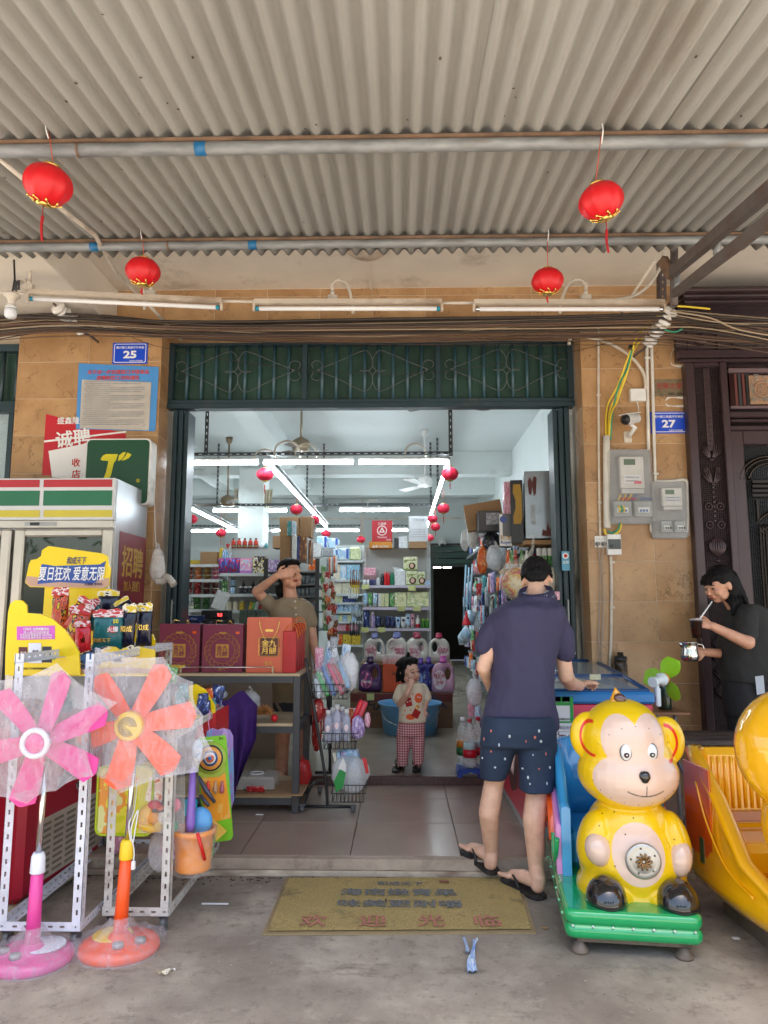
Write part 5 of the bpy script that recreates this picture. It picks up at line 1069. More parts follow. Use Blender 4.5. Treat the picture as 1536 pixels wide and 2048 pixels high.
def bagblob(nm,lab,x,y,rx,ry,Y,mat_,sc=1,seed=0,knot=True):
 c=P(x,y,Y);m=ppm(Y);s=S();n=18
 def fn(u,v):
  a=2*pi*u;b_=pi*(v-.5);r=cos(b_)**.8 if cos(b_)>0 else 0;wob=1+.16*noise.noise(V((cos(a)*1.3+seed,sin(a)*1.3,b_*1.5)))+.07*noise.noise(V((cos(a)*4,sin(a)*4+seed,b_*5)))
  return(c.x+rx*m*r*cos(a)*wob,c.y+rx*m*.6*r*sin(a)*wob,c.z+ry*m*sin(b_)*wob)
 s.grid(22,14,fn)
 if knot:s.tube([c+V((0,0,ry*m*.9)),c+V((.01,0,ry*m*1.1)),c+V((-.01,0,ry*m*1.25))],[rx*m*.25,rx*m*.06,rx*m*.2],8)
 return ob(nm,s,mat_,label=lab,cat='bag')
bagblob('bagged_goods','white and pink bagged pillow hanging above the household shelf',945,1068,12,28,7.2,PR['white'],seed=1)
bagblob('bagged_goods','clear crumpled bag hanging over the back doorway corner',930,1082,9,20,7.4,BAGC,seed=2)
bagblob('bagged_goods','dark bag of slippers below the boxed toy jeep',982,1082,20,17,6.9,PR['black'],seed=3)
bagblob('bagged_goods','orange printed bag on the upper aisle shelf',965,1120,11,26,6.7,PR['orange'],seed=4)
bagblob('bagged_goods','clear bag of plastic ware beside the orange bag',992,1116,20,26,6.6,BAGC,seed=5);bagblob('plastic_ware','stack of pale plastic ware inside the clear bag',992,1118,15,20,6.6,PR['paleblue'],seed=6,knot=False)
bagblob('bagged_goods','small magenta bag under the orange bag',956,1140,8,9,6.8,PR['pink'],seed=7)
for k,x in enumerate((1079,1090,1101,1111)):
 q=P(x,1135,6.2);put('aerosol_can','white and green aerosol can in the row behind the head of the man','aerosol','white and green aerosol cans','aer',lambda:S().lathe([(.021,0),(.022,.1),(.0225,.101),(.0225,.16),(.018,.165),(0,.166)],n=14,mats=[0,1,1,1,1]),[PR['green'],WHITE],q)
for k,(x,c,lab)in enumerate(((1032,'red','red and orange sauce bottle on the upper aisle shelf'),(1024,'green','green bottle on the upper aisle shelf'),(1044,'green','second green bottle next to the red one'),(1054,'white','white bottle next to the aerosol cans'),(1017,'orange','orange bottle beside the clear bag'))):
 q=P(x,1140,6.3);put('tall_bottle',lab,'bottle',None,'tlb'+c+str(k),f_bottle(.022,.17,.4),[PR[c],PR['white'],PR['orange'if c=='red'else c]],q)
ob('upper_board',S().box(P(1050,1084,6.2).x,RW-.03,6.2,6.5,P(1080,1084,6.2).z-.02,P(1080,1080,6.2).z).box(P(1005,1141,6.25).x,RW-.03,6.15,6.5,P(1080,1141,6.2).z-.02,P(1080,1138,6.2).z),CARD,label='wooden shelf boards under the silver carton and aerosol cans',cat='shelf board')
c0=P(1035,1165,5.95);t=th('bagged_ball','yellow and red play ball in a clear bag behind the head of the man','ball',c0)
ob('ball',S().ball(c0,.125,24),prn('play_ball',[c_('d8c8a0'),c_('d8a838'),c_('c83838'),c_('b0b860')],2.2),t);ob('bag',S().ball(c0+V((0,-.005,.02)),(.15,.14,.17),24),film('ball_bag',(.9,.88,.8),.1,.4,20),t);ob('bag_neck',S().tube([c0+V((.05,0,.16)),c0+V((.13,.02,.26)),c0+V((.15,.02,.4))],[.06,.015,.01],10),film('ball_bag',(.9,.88,.8),.1,.4,20),t)
c0=P(1105,1160,5.95);t=th('bagged_ball','cream and black football in a clear bag by the teal door','ball',c0);fb=mt('football_cream',c_('d8ccb0'),.4)
def fbx(nt,b,co):
 vo=_n(nt,'ShaderNodeTexVoronoi');vo.inputs['Scale'].default_value=14;nt.links.new(co,vo.inputs['Vector']);c=_mix(nt,_ramp(nt,vo.outputs['Distance'],.3,.32),(.04,.04,.04),(.6,.55,.42));nt.links.new(c,b.inputs['Base Color'])
ob('ball',S().ball(c0,.115,24),mt('football_print',(.6,.55,.42),.4,extra=fbx),t)
t,w,h=card('pink_booklet','pink striped packet poking out beside the ear of the man',1098,1120,1183,1200,5.6,PR['pink'],.05,ry=-.3)
for i,(x,y,lab,c)in enumerate(((948,1385,'lilac and white bagged toy hanging beside the arm of the man','white'),(942,1418,'pink bagged toy hanging low beside the man','pink'),(956,1428,'pale blue bagged toy hanging low beside the man','paleblue'))):
 bagblob('hanging_toy_bag',lab,x,y,12 if i==0 else 7,22 if i==0 else 16,5.9,PR[c],seed=i+20)
bagblob('hanging_toy_bag','clear outer bag around the lilac toy beside the man',948,1384,15,26,5.88,BAGC,seed=33)
WF=WY-.0095
def wp(x,y,d=0):p=P(x,y,WF-d);return p
def plate(lab,x0,x1,y0,y1,num,first,lid):
 a,b=wp(x0,y1,.006),wp(x1,y0,.006);t=th('house_number_plate',lab,'sign',a);cx,cz=(a.x+b.x)/2,(a.z+b.z)/2;w,h=b.x-a.x,b.z-a.z;y=a.y
 BLU=mt('plate_blue',c_('1a4ccc'),.35,var=.04)
 ob('board',S().box(a.x,b.x,y,y+.004,a.z,b.z,0,.001),BLU,t)
 o=rrect(a.x+.012,b.x-.012,a.z+.01,b.z-.01,.012);i=rrect(a.x+.017,b.x-.017,a.z+.015,b.z-.015,.009);s=S();n=len(o)
 s.add([(x,y-.001,z)for x,z in o]+[(x,y-.001,z)for x,z in i],[(k,(k+1)%n,n+(k+1)%n,n+k)for k in range(n)]);ob('border',s,INKW,t)
 text(first,(cx,y-.001,cz+h*.27),h*.2,INKW,t,bold=.02,w=w*.8);text(num,(cx,y-.001,cz-h*.06),h*.46,INKW,t,bold=.035,w=w*.38,h=h*.36);text('北流市公安局监制',(cx+w*.18,y-.001,cz-h*.36),h*.09,INKW,t,bold=.01,w=w*.38)
plate('blue plate with white number 25 above the blue and white notice',224,296,685,728,'25','重兴镇三角庭圩竹林街',0)
plate('blue plate with white number 27 beside the purple door',1302,1373,823,867,'27','重兴镇三角庭圩竹林街',1)
q=wp(1339,776);t=th('honour_plaque','worn brass plaque with red characters over the number 27 plate','plaque',q);w,h=.26,.14
a,b=wp(1308,793,.005),wp(1369,758,.005);ob('board',S().box(a.x,b.x,a.y,a.y+.004,a.z,b.z,0,.001),mt('worn_brass',(.22,.17,.10),.45,metal=.4,var=.3,vs=20,dirt=.3),t)
text('光荣之家',((a.x+b.x)/2,a.y-.001,(a.z+b.z)/2+.015),.055,mt('plaque_red',c_('a83028'),.5),t,w=.2,bold=.015);text('福绵区人民政府',((a.x+b.x)/2+.05,a.y-.001,a.z+.022),.018,INK,t)
CHK=mt('white_brush_paint',(.7,.68,.64),.7)
for pts,lab in(([(1372,700),(1350,696),(1342,712),(1345,730),(1372,733)],'white brush scribble on the tiles over the brass plaque'),([(1372,702),(1356,706),(1362,716),(1372,720)],'small white brush loop inside the upper scribble'),([(1372,796),(1336,796),(1335,811),(1372,812)],'white brush mark under the brass plaque')):
 s=S();pp=bez([wp(x,y,.0015)for x,y in pts],6);
 for i in range(len(pp)-1):w_=.006+.003*sin(i*1.3);s.quad(pp[i]+V((0,0,w_)),pp[i+1]+V((0,0,w_)),pp[i+1]-V((0,0,w_)),pp[i]-V((0,0,w_)))
 ob('paint_mark',s,CHK,label=lab,cat='paint mark')
WP=mt('white_conduit',(.68,.66,.6),.35,dirt=.12,dcol=(.35,.28,.2))
def cond(lab,pts,r=.011,mat_=PVC,k=5,d=.014,clips=()):
 t=th('wall_conduit',lab,'conduit',wp(*pts[0],d));ob('pipe',S().tube(bez([wp(x,y,d)for x,y in pts],k),r,10),mat_,t)
 for x,y in clips:q=wp(x,y,d);ob('clip',S().box(q.x-r*1.7,q.x+r*1.7,q.y-r*1.15,q.y+r,q.z-.008,q.z+.008,0,.002),mat_,t)
cond('thin cream conduit running down to the double socket',[(1224,650),(1199,652),(1197,662),(1197,800),(1198,950),(1200,1072)],.0095,PVC,5,.014,((1197,790),(1199,1005)))
cond('cream hose curving from the transom corner to the junction box',[(1138,690),(1141,677),(1160,673),(1200,680),(1240,698),(1270,722),(1288,750),(1291,778)],.0125,PVC,6,.03)
cond('white conduit dropping behind the large meter box',[(1294,690),(1294,740),(1297,900)],.0125,WP,3,.02,((1294,716),))
cond('white conduit dropping to the small meter box',[(1303,688),(1305,760),(1310,950),(1312,962),(1345,962),(1371,960),(1374,980),(1375,1050),(1370,1068)],.012,WP,4,.02,((1311,948),))
cond('short white elbow pipe between the two meter boxes',[(1303,1045),(1302,1060),(1308,1068),(1314,1068)],.011,WP,4,.02)
cond('thick white pipe taking the yellow cables down beside the large meter box',[(1213,872),(1213,960),(1214,1056)],.026,WP,2,.034)
cond('cream conduit running from the breaker down behind the freezer',[(1221,1112),(1223,1160),(1222,1280),(1216,1400),(1216,1500)],.011,PVC,4,.014,((1224,1125),(1224,1215)))
for lab,pts in(('grey appliance cable hanging from the first socket',[(1195,1090),(1200,1130),(1199,1230),(1197,1320),(1204,1380)]),('second grey appliance cable hanging from the socket',[(1207,1090),(1204,1120),(1207,1200),(1203,1300),(1206,1340)])):ob('plug_cable',S().tube(bez([wp(x,y,.02)for x,y in pts],6),.0035,6),mt('grey_cable',(.3,.29,.27),.5),label=lab,cat='cable')
a,b=wp(1190,1095,.008),wp(1213,1072,.008);t=th('double_socket','white double socket plate with two plugs','socket',a);ob('face_plate',S().box(a.x,b.x,a.y,a.y+.008,a.z,b.z,0,.002),WHITE,t)
for x in(1195,1207):q=wp(x,1088,.012);ob('plug',S().cyl(q,q-V((0,.03,0)),.016,.012,14),mt('grey_plug',(.18,.17,.16),.5),t)
for x in(1194,1199,1204,1209):q=wp(x,1078,.0085);ob('slot',S().box(q.x-.0015,q.x+.0015,q.y-.0008,q.y,q.z-.004,q.z+.004),BLACK,t)
a,b=wp(1216,1110,.05),wp(1242,1068,.05);t=th('breaker_box','small breaker box with dark window under the meter box','breaker',a);ob('case',S().box(a.x,b.x,a.y,WF,a.z,b.z,0,.005),WHITE,t);q=(a.z+b.z)/2
ob('window',S().box(a.x+.004,b.x-.004,a.y-.004,a.y+.001,q-.035,q+.04,0,.004),mt('smoky_window',(.08,.09,.1),.15),t);ob('switch',S().cyl((a.x+.03,a.y-.005,q-.01),(a.x+.03,a.y-.014,q-.01),.01,n=12),BLACK,t)
CLR=mt('clear_meter_case',(.55,.55,.56),.12,alpha=.24,var=.25,vs=9)
def meterbox(lab,x0,x1,y0,y1,D,big):
 a,b=wp(x0,y1,D),wp(x1,y0,D);w,h=b.x-a.x,b.z-a.z;t=th('meter_box',lab,'meter box',a)
 ob('back_tray',S().box(a.x+.004,b.x-.004,WF-.02,WF-.001,a.z+.004,b.z-.004,0,.006),mt('meter_back',(.07,.07,.075)if big else(.12,.11,.085),.5,dirt=.2),t)
 ob('clear_cover',S().prism(rrect(a.x,b.x,a.z,b.z,.02),D-.02,T=Matrix.Translation((0,a.y,0))),CLR,t)
 ob('rim',S().prism(rrect(a.x-.006,b.x+.006,a.z-.006,b.z+.006,.024),.02,T=Matrix.Translation((0,WF-.035,0))),mt('cover_rim',(.35,.35,.35)if big else(.36,.33,.27),.3,alpha=.8),t)
 mx0,mx1,mz0,mz1=(.24,.80,.46,.90)if big else(.25,.85,.55,.88)
 y=a.y-.004;X=lambda u:a.x+w*u;Z=lambda v:a.z+h*v
 ob('meter',S().box(X(mx0),X(mx1),y,y+.05,Z(mz0),Z(mz1),0,.006),mt('meter_body',(.5,.5,.48),.4),t)
 ob('display',S().box(X(mx0+.1),X(mx0+.36),y-.003,y,Z(mz1-.12),Z(mz1-.04)),mt('lcd',(.12,.16,.12),.2),t)
 ob('nameplate',S().box(X(mx0+.08),X(mx1-.08),y-.002,y,Z(mz0+.07),Z(mz0+.18)),mt('meter_label',(.55,.56,.58),.4),t)
 for k in range(2):text('单相电能表 220V',(X((mx0+mx1)/2),y-.004,Z(mz0+.15-.05*k)),.014,GRI,t)
 if big:ob('red_stamp',S().box(X(.56),X(.72),y-.004,y-.002,Z(.52),Z(.56)),mt('stamp_pink',c_('c86a78'),.5),t)
 ob('terminal_cover',S().box(X(mx0+.02),X(mx1-.02),y+.0,y+.04,Z(mz0-.07),Z(mz0-.005),0,.003),mt('terminal',(.42,.42,.42),.3),t)
 for u0,u1 in((.05,.47),(.53,.95))if big else((.16,.5),(.56,.9)):
  ob('breaker_window',S().box(X(u0),X(u1),a.y-.012,a.y+.01,Z(.07),Z(.29),0,.006),mt('window_plastic',(.42,.44,.44),.15,alpha=.6),t)
  ob('breaker',S().box(X(u0+.08),X(u1-.08),a.y-.014,a.y-.0125,Z(.13),Z(.2)),mt('breaker_white',(.55,.56,.55),.4),t)
  for k in range(3):ob('breaker_toggle',S().box(X(u0+.12+.07*k),X(u0+.16+.07*k),a.y-.019,a.y-.0145,Z(.14),Z(.17)),mt('toggle_blue',c_('3a5a98'),.4)if big else BLACK,t)
 if big:
  for k,mm in enumerate((YEL,YEL,YEL,mt('cable_blue',c_('3a78b0'),.4))):ob('wire',S().tube(bez([(X(.28+.12*k),a.y+.03,Z(.4)),(X(.24+.12*k),a.y+.02,Z(.36)),(X(.2+.1*k),a.y+.03,Z(.3))],4),.006,6),mm,t)
  for k in range(3):ob('wire',S().tube(bez([(X(.16+.05*k),a.y-.02,Z(.22)),(X(.19+.05*k),a.y-.022,Z(.18)),(X(.17+.05*k),a.y-.02,Z(.13))],4),.005,6),(YEL,GRN,YEL)[k],t)
  text('用电客户编号',(X(.4),a.y-.013,Z(.315)),.02,INKR,t);text('国家电网',(X(.8),a.y-.013,Z(.315)),.02,mt('sgcc_blue',c_('2a5098'),.4),t)
meterbox('large clear electricity meter box with yellow wires inside',1223,1303,898,1045,.1,True)
meterbox('smaller clear electricity meter box with dusty cover',1311,1373,962,1074,.09,False)
ob('cable_loop',S().tube(bez([wp(1209,1058,.03),wp(1212,1068,.03),wp(1224,1070,.03),wp(1238,1062,.03),wp(1243,1046,.03)],6),.008,8),YEL,label='yellow cable looping under the large meter box',cat='cable')
ob('cable_loop',S().tube(bez([wp(1216,1062,.04),wp(1226,1066,.04),wp(1236,1058,.04),wp(1240,1046,.04)],6),.006,8),GRN,label='green cable looping under the large meter box',cat='cable')
ob('bus_strip',S().box(wp(1222,0).x,wp(1283,0).x,WF-.012,WF-.001,wp(0,1052).z,wp(0,1048).z),YEL,label='yellow strip on the tiles under the large meter box',cat='strip')
a,b=wp(1261,802,.05),wp(1292,776,.05);t=th('junction_box','square cream junction box over the security camera','junction box',a);ob('case',S().box(a.x,b.x,a.y+.006,WF,a.z,b.z,0,.004),PVC,t);ob('lid',S().box(a.x+.003,b.x-.003,a.y,a.y+.0055,a.z+.003,b.z-.003,0,.003),WHITE,t)
c0=wp(1262,838,.13);t=th('security_camera','white bullet security camera looking at the street','camera',c0);d=V((-.75,-.62,-.22)).normalized();R=d.to_track_quat('Z','Y').to_matrix()
ob('housing',S().lathe([(.028,-.085),(.036,-.08),(.038,.06),(.041,.062),(.041,.075)],c0,20,R=R),WHITE,t);ob('front',S().lathe([(.041,.075),(.036,.085),(.0,.086)],c0,20,R=R),BLACK,t);ob('lens',S().ball(c0+R@V((0,0,.083)),(.014,.014,.01),12),mt('dark_lens',(.01,.01,.012),.05),t)
h=S();h.T=Matrix.Translation(c0)@R.to_4x4();h.box(-.04,.04,.036,.042,-.09,.1,0,.003);ob('sun_shield',h,WHITE,t)
q=wp(1255,876,0);ob('arm',S().tube([c0+V((.0,.03,-.03)),q+V((.03,-.09,.06)),q+V((.0,-.03,.0))],[.014,.018,.014],10),WHITE,t);ob('bracket',S().box(q.x-.03,q.x+.03,q.y-.012,q.y-.0005,q.z-.04,q.z+.05,0,.004),PVC,t)
ob('cable',S().tube(bez([c0-d*.08,wp(1277,822,.06),wp(1276,812,.02),wp(1273,802,.02)],5),.0045,6),WHITE,t)
PUR=mt('purple_brown_enamel',(.062,.038,.042),.28,var=.12,vs=2,metal=.25)
def gridbump(nt,b,co):
 bp=_n(nt,'ShaderNodeBump');bp.inputs['Strength'].default_value=1;bp.inputs['Distance'].default_value=.006;sx=_n(nt,'ShaderNodeSeparateXYZ');nt.links.new(co,sx.inputs[0]);o=[]
 for i in(0,2):
  m=_n(nt,'ShaderNodeMath',operation='MULTIPLY');nt.links.new(sx.outputs[i],m.inputs[0]);m.inputs[1].default_value=420;s_=_n(nt,'ShaderNodeMath',operation='SINE');nt.links.new(m.outputs[0],s_.inputs[0]);o.append(s_.outputs[0])
 a_=_n(nt,'ShaderNodeMath',operation='MAXIMUM');nt.links.new(o[0],a_.inputs[0]);nt.links.new(o[1],a_.inputs[1]);nt.links.new(a_.outputs[0],bp.inputs['Height']);nt.links.new(bp.outputs[0],b.inputs['Normal'])
PGR=mt('pressed_grid_enamel',(.05,.034,.036),.3,metal=.3,extra=gridbump);DGR=mt('dark_pressed_grid',(.03,.032,.034),.3,metal=.4,extra=gridbump)
HY=WY-.06
hx=lambda x:P(x,1000,HY).x
hz=lambda y:P(1450,y,HY).z
hd=th('ornate_house_door','purple brown pressed metal door surround of house number 27','door',(hx(1450),HY,0))
ob('masonry',S().box(hx(1384),hx(1384)+3,WY+.03,WY+.4,0,CZ),PUR,hd)
for i,(y0,y1,d)in enumerate(((573,582,.3),(584,594,.26),(596,606,.22),(606,614,.16))):
 z0,z1=P(1450,y1,HY-d).z,P(1450,y0,HY-d).z;zc=(z0+z1)/2;r_=(z1-z0)/2
 ob('cornice',S().box(hx(1384)-.1+.02*i,hx(1384)+3,HY-d+r_*.5,HY,z0,z1).cyl((hx(1384)-.1+.02*i,HY-d+r_,zc),(hx(1384)+3,HY-d+r_,zc),r_,n=16),PUR,hd)
ob('frieze',S().box(hx(1370),hx(1384)+3,HY,HY+.085,hz(722),P(0+1450,616,HY).z),PUR,hd)
ob('ledge',S().box(hx(1366),hx(1384)+3,HY-.05,HY-.001,hz(718),hz(702),0,.01).box(hx(1372),hx(1384)+3,HY-.03,HY-.001,hz(726),hz(719),0,.006),PUR,hd)
q=V((hx(1420),HY-.001,hz(680)));ob('boss',S().ball(q,(.05,.04,.05),20),PUR,hd)
ob('boss_panel',S().box(hx(1392),hx(1396),HY-.015,HY-.001,hz(700),hz(650)).box(hx(1452),hx(1456),HY-.03,HY-.001,hz(702),hz(650)),PUR,hd)
ob('frosted_panel',S().box(hx(1485),hx(1384)+3,HY-.012,HY-.001,hz(698),hz(660)),mt('hammered_enamel',(.05,.035,.036),.25,metal=.4,bump=5,bs=38),hd)
zf=.12
ob('pilaster',S().box(hx(1383),hx(1401),HY-.03,HY+.08,zf,hz(727),0,.006).box(hx(1452),hx(1466),HY-.045,HY+.08,zf,hz(727),0,.006).box(hx(1401),hx(1452),HY-.029,HY+.08,hz(735),hz(727),0,.003),PUR,hd)
ob('grid_panel',S().box(hx(1401),hx(1452),HY-.004,HY+.08,zf,hz(735)),PGR,hd);ob('center_spine',S().box(hx(1420),hx(1434),HY-.012,HY-.004,hz(902),hz(736),0,.003),PUR,hd)
xm=hx(1427);k0=hx(1428)-hx(1427)
for k in range(17):ob('bead',S().ball((xm,HY-.014,hz(742+k*9.4)),(k0*2.2,.008,k0*2.2),10),PUR,hd)
for cy_,fl_ in((905,1),(955,1),(1290,1),(1350,1),(1385,1)):
 s=S()
 for sx in(-1,1):
  for k in range(4):
   x0=xm+sx*k0*(5+k*3.2);s.tube(bez([(x0+sx*k0*4,HY-.008,hz(cy_-22+k*5)),(x0+sx*k0*1,HY-.018,hz(cy_-8+k*3)),(xm+sx*k0*(2+k),HY-.01,hz(cy_+12))],4),[k0*1.4]*8+[k0*.8],6)
 ob('leaf_fan',s,PUR,hd);ob('knob',S().ball((xm,HY-.012,hz(cy_+15)),(k0*5,.018,k0*3.4),12),PUR,hd)
for cy_ in(940,1013,1050,1315):
 for sx in(-1,1):
  c0=V((xm+sx*k0*11.5,HY-.01,hz(cy_)));s=S().tube([c0+V((k0*(7 if cy_>945 else 4)*cos(2*pi*k/20),0,k0*(7 if cy_>945 else 4)*sin(2*pi*k/20)))for k in range(21)],k0*1.5,6,caps=False);ob('scroll_ring',s,PUR,hd);ob('scroll_boss',S().ball(c0,(k0*3,.014,k0*3),12),PUR,hd)
for k in range(9):z=hz(966+k*9.5);ob('link',S().box(xm-k0*2.4,xm+k0*2.4,HY-.014,HY-.004,z-k0*3,z+k0*3,0,.004),PUR,hd)
s=S();zc=hz(1094);R_=k0*17
for k in range(9):
 a=-1.2+2.4*k/8;s.tube(bez([(xm,HY-.006,zc+R_*1.15),(xm+R_*sin(a)*.8,HY-.012-.02*cos(a),zc+R_*.55),(xm+R_*sin(a)*.95,HY-.014-.024*cos(a),zc),(xm+R_*sin(a)*.7,HY-.012-.02*cos(a),zc-R_*.6),(xm,HY-.006,zc-R_*1.15)],4),k0*2,6)
ob('ribbed_urn',s,PUR,hd);ob('knob',S().ball((xm,HY-.012,hz(1122)),(k0*5,.016,k0*3.5),12),PUR,hd)
s=S()
for k in range(26):s.ball((xm,HY-.012,hz(1370-k*9+90)),(k0*2,.008,k0*2),8)
ob('transom_window',S().box(hx(1474),hx(1384)+3,HY-.0,HY+.08,hz(815),hz(733)),mt('dark_window',(.03,.012,.012),.08),hd)
for k in range(4):ob('curtain_strip',S().box(hx(1484+k*8),hx(1489+k*8),HY-.004,HY-.001,hz(812),hz(748)),mt('dull_curtain%d'%(k%2),((.12,.03,.025),(.03,.035,.035))[k%2],.7),hd)
ob('window_rail',S().box(hx(1470),hx(1384)+3,HY-.03,HY-.001,hz(747),hz(738),0,.006).box(hx(1470),hx(1384)+3,HY-.03,HY-.001,hz(819),hz(813),0,.006),mt('mauve_rail',(.2,.14,.15),.25,metal=.3),hd)
a,b=V((hx(1512),0,hz(810))),V((hx(1560),0,hz(753)));CPX=mt('copper_frame',(.4,.24,.15),.4,metal=.3)
ob('fret_frame',S().prism(rrect(a.x,b.x,a.z,b.z,.004,1),.01,T=Matrix.Translation((0,HY-.02,0))),CPX,hd);s=S();rr=random.Random(9)
for k in range(40):x,z=rr.uniform(a.x+.012,b.x-.012),rr.uniform(a.z+.012,b.z-.012);s.tube(bez([(x,HY-.024,z),(x+rr.uniform(-.02,.02),HY-.028,z+.012),(x+rr.uniform(-.02,.02),HY-.024,z+.02)],3),.0028,4)
ob('fret_leaves',s,mt('fret_pale',(.3,.3,.26),.5),hd,kind='stuff');cx,cz=(a.x+b.x)/2,(a.z+b.z)/2
ob('fret_ring',S().tube([(cx+.055*cos(t_),HY-.028,cz+.055*sin(t_))for t_ in[2*pi*k/24 for k in range(25)]],.006,6,caps=False),CPX,hd);text('福',(cx,HY-.03,cz),.08,CPX,hd,bold=.03)
for i,(y0,y1,d)in enumerate(((824,836,.02),(840,846,.035),(852,862,.02))):ob('rail',S().box(hx(1467),hx(1384)+3,HY-d,HY+.05,hz(y1),hz(y0),0,.008),PUR,hd)
ob('leaf_stile',S().box(hx(1467),hx(1492),HY-.02,HY+.05,zf,hz(863),0,.005).box(hx(1492),hx(1384)+3,HY-.02,HY+.05,hz(890),hz(863),0,.005),PUR,hd);ob('leaf_grid',S().box(hx(1492),hx(1384)+3,HY+.01,HY+.05,zf,hz(890)),DGR,hd)
BRZ=mt('dark_bronze',(.03,.022,.018),.2,metal=.7)
s=S()
for k,r_ in enumerate((.24,.21,.17)):s.tube([(hx(1545)-r_*cos(t_),HY-.01,hz(960)+r_*.75*sin(t_))for t_ in[pi*.5*j/8 for j in range(9)]],.012,6)
for k in range(4):s.box(hx(1503)+.0,hx(1550),HY-.03+k*.004,HY-.001,hz(968+k*9),hz(961+k*9),0,.004)
s.box(hx(1510),hx(1514),HY-.02,HY-.001,hz(1045),hz(1000)).tube(bez([(hx(1512),HY-.012,hz(1042)),(hx(1530),HY-.02,hz(1028)),(hx(1560),HY-.02,hz(1018))],5),.014,6)
ob('carved_arch',s,BRZ,hd)
s=S()
for k in range(4):x=hx(1514+k*6);s.tube(bez([(x,HY-.012,zf+.3),(x,HY-.012,hz(1085)),(x+.03,HY-.014,hz(1068-k*3)),(hx(1570),HY-.014,hz(1055-k*3))],5),.008,6)
ob('carved_lower_arch',s,BRZ,hd)
ob('dark_plinth',S().box(hx(1384),hx(1384)+3,HY-.06,HY+.05,0,zf-.001),PUR,hd)
FYf=4.41;fx0=P(1052,1676,FYf).x;fx1=P(1306,1400,FYf).x;ftop=P(1200,1384,FYf).z;FB=5.62
fz=th('ice_cream_freezer','red ice cream chest freezer with blue rim and glass lid','freezer',((fx0+fx1)/2,FYf,FZ))
FR=mt('freezer_crimson',c_('c01c38'),.3,var=.08,vs=2);FBL=mt('freezer_blue',c_('2d7fc0'),.3,var=.05)
ob('cabinet',S().box(fx0,fx1,FYf,FB,FZ+.07,ftop-.07,0,.012),FR,fz);ob('base_plinth',S().box(fx0+.02,fx1-.02,FYf+.02,FB-.02,FZ+.004,FZ+.069),GREYSTEEL,fz)
s=S();w_=.055
for a_,b_,c2,d_ in((fx0-.01,fx1+.01,FYf-.012,FYf+w_),(fx0-.01,fx1+.01,FB-w_,FB+.01)):ob('rim',S().box(a_,b_,c2,d_,ftop-.069,ftop,0,.014),FBL,fz)
for a_,b_ in((fx0-.01,fx0+w_*.8),(fx1-w_*.8,fx1+.01)):
 s=S().box(a_,b_,FYf+w_+.0005,FB-w_-.0005,ftop-.069,ftop-.002,0,.01);ob('side_rim',s,FBL,fz)
gt=[(FYf+.03,ftop+.004),(FYf+.5,ftop+.05),(FB-.02,ftop+.1)]
for x in(fx0+.02,(fx0+fx1)/2,fx1-.02):ob('lid_rail',S().tube([(x,y,z)for y,z in gt],.014,8),mt('rail_blue',c_('1c4a80'),.3),fz)
for y,z in gt:ob('lid_crossbar',S().cyl((fx0+.02,y,z),(fx1-.02,y,z),.012,n=8),mt('rail_blue',c_('1c4a80'),.3),fz)
s=S();
for i in range(2):(ya,za),(yb,zb_)=gt[i],gt[i+1];s.quad((fx0+.02,ya,za),(fx1-.02,ya,za),(fx1-.02,yb,zb_),(fx0+.02,yb,zb_))
n0=len(s.v);s.v+=[(x,y,z-.005)for x,y,z in s.v];s.f+=[tuple(i+n0 for i in f)[::-1]for f in s.f];s.m+=s.m[:];s.s+=s.s[:]
ob('glass_lid',s,mt('lid_glass',(.5,.6,.65),.04,alpha=.3,var=.05),fz);ob('liner',S().box(fx0+w_,fx1-w_,FYf+w_+.002,FB-w_-.002,ftop-.068,ftop-.05),mt('liner_grey',(.4,.42,.44),.5),fz)
rr=random.Random(2)
for k in range(16):
 c=rr.choice(['red','brown','yellow','cream','blue','pink','green']);q=V((fx0+.1+rr.uniform(0,fx1-fx0-.2),FYf+.12+k*.065,ftop-.045))
 put('ice_cream_packet','%s ice cream packet lying under the freezer glass'%c,'ice cream','ice cream packets in the chest freezer','icp'+c,lambda:S().box(-.05,.05,-.09,.09,0,.03,0,.012),PR[c],q,rz=rr.uniform(-.6,.6))
yf=FYf-.001
ob('pink_panel',S().box(P(1146,1410,FYf).x,fx1-.012,yf-.003,yf-.0015,ftop-.26,ftop-.075),mt('freezer_pink',c_('d84a68'),.3),fz)
def fp(x,y):q=P(x,y,FYf);return q
TXW=INKW;TXB=mt('chocolate_print',c_('4a2018'),.4)
q=fp(1126,1500);text('巧',q+V((0,-.004,0)),.26,TXW,fz,bold=.05);text('巧',q+V((0,-.006,0)),.25,TXB,fz,bold=.022);text('巧',q+V((0,-.008,0)),.25,TXW,fz,bold=-.002)
q=fp(1110,1620);s=S();ob('vent_panel',S().box(q.x-.05,q.x+.05,yf-.006,yf-.0015,q.z-.12,q.z+.14,0,.003),mt('vent_cream',(.5,.45,.37),.5),fz)
for k in range(9):z=q.z+.11-k*.024;ob('vent_slot',S().box(q.x-.028,q.x+.03,yf-.0085,yf-.0065,z-.004,z+.004,0,.001),BLACK,fz)
sx_=fx0-.0015
def sidepoly(nm,pts,mm,d=0):
 s=S();vs=[(sx_-d,y,z)for y,z in pts];n=len(vs);s.add(vs+[(x-.001,y,z)for x,y,z in vs],[tuple(range(n)),tuple(range(n,2*n))[::-1]]);ob(nm,s,mm,fz)
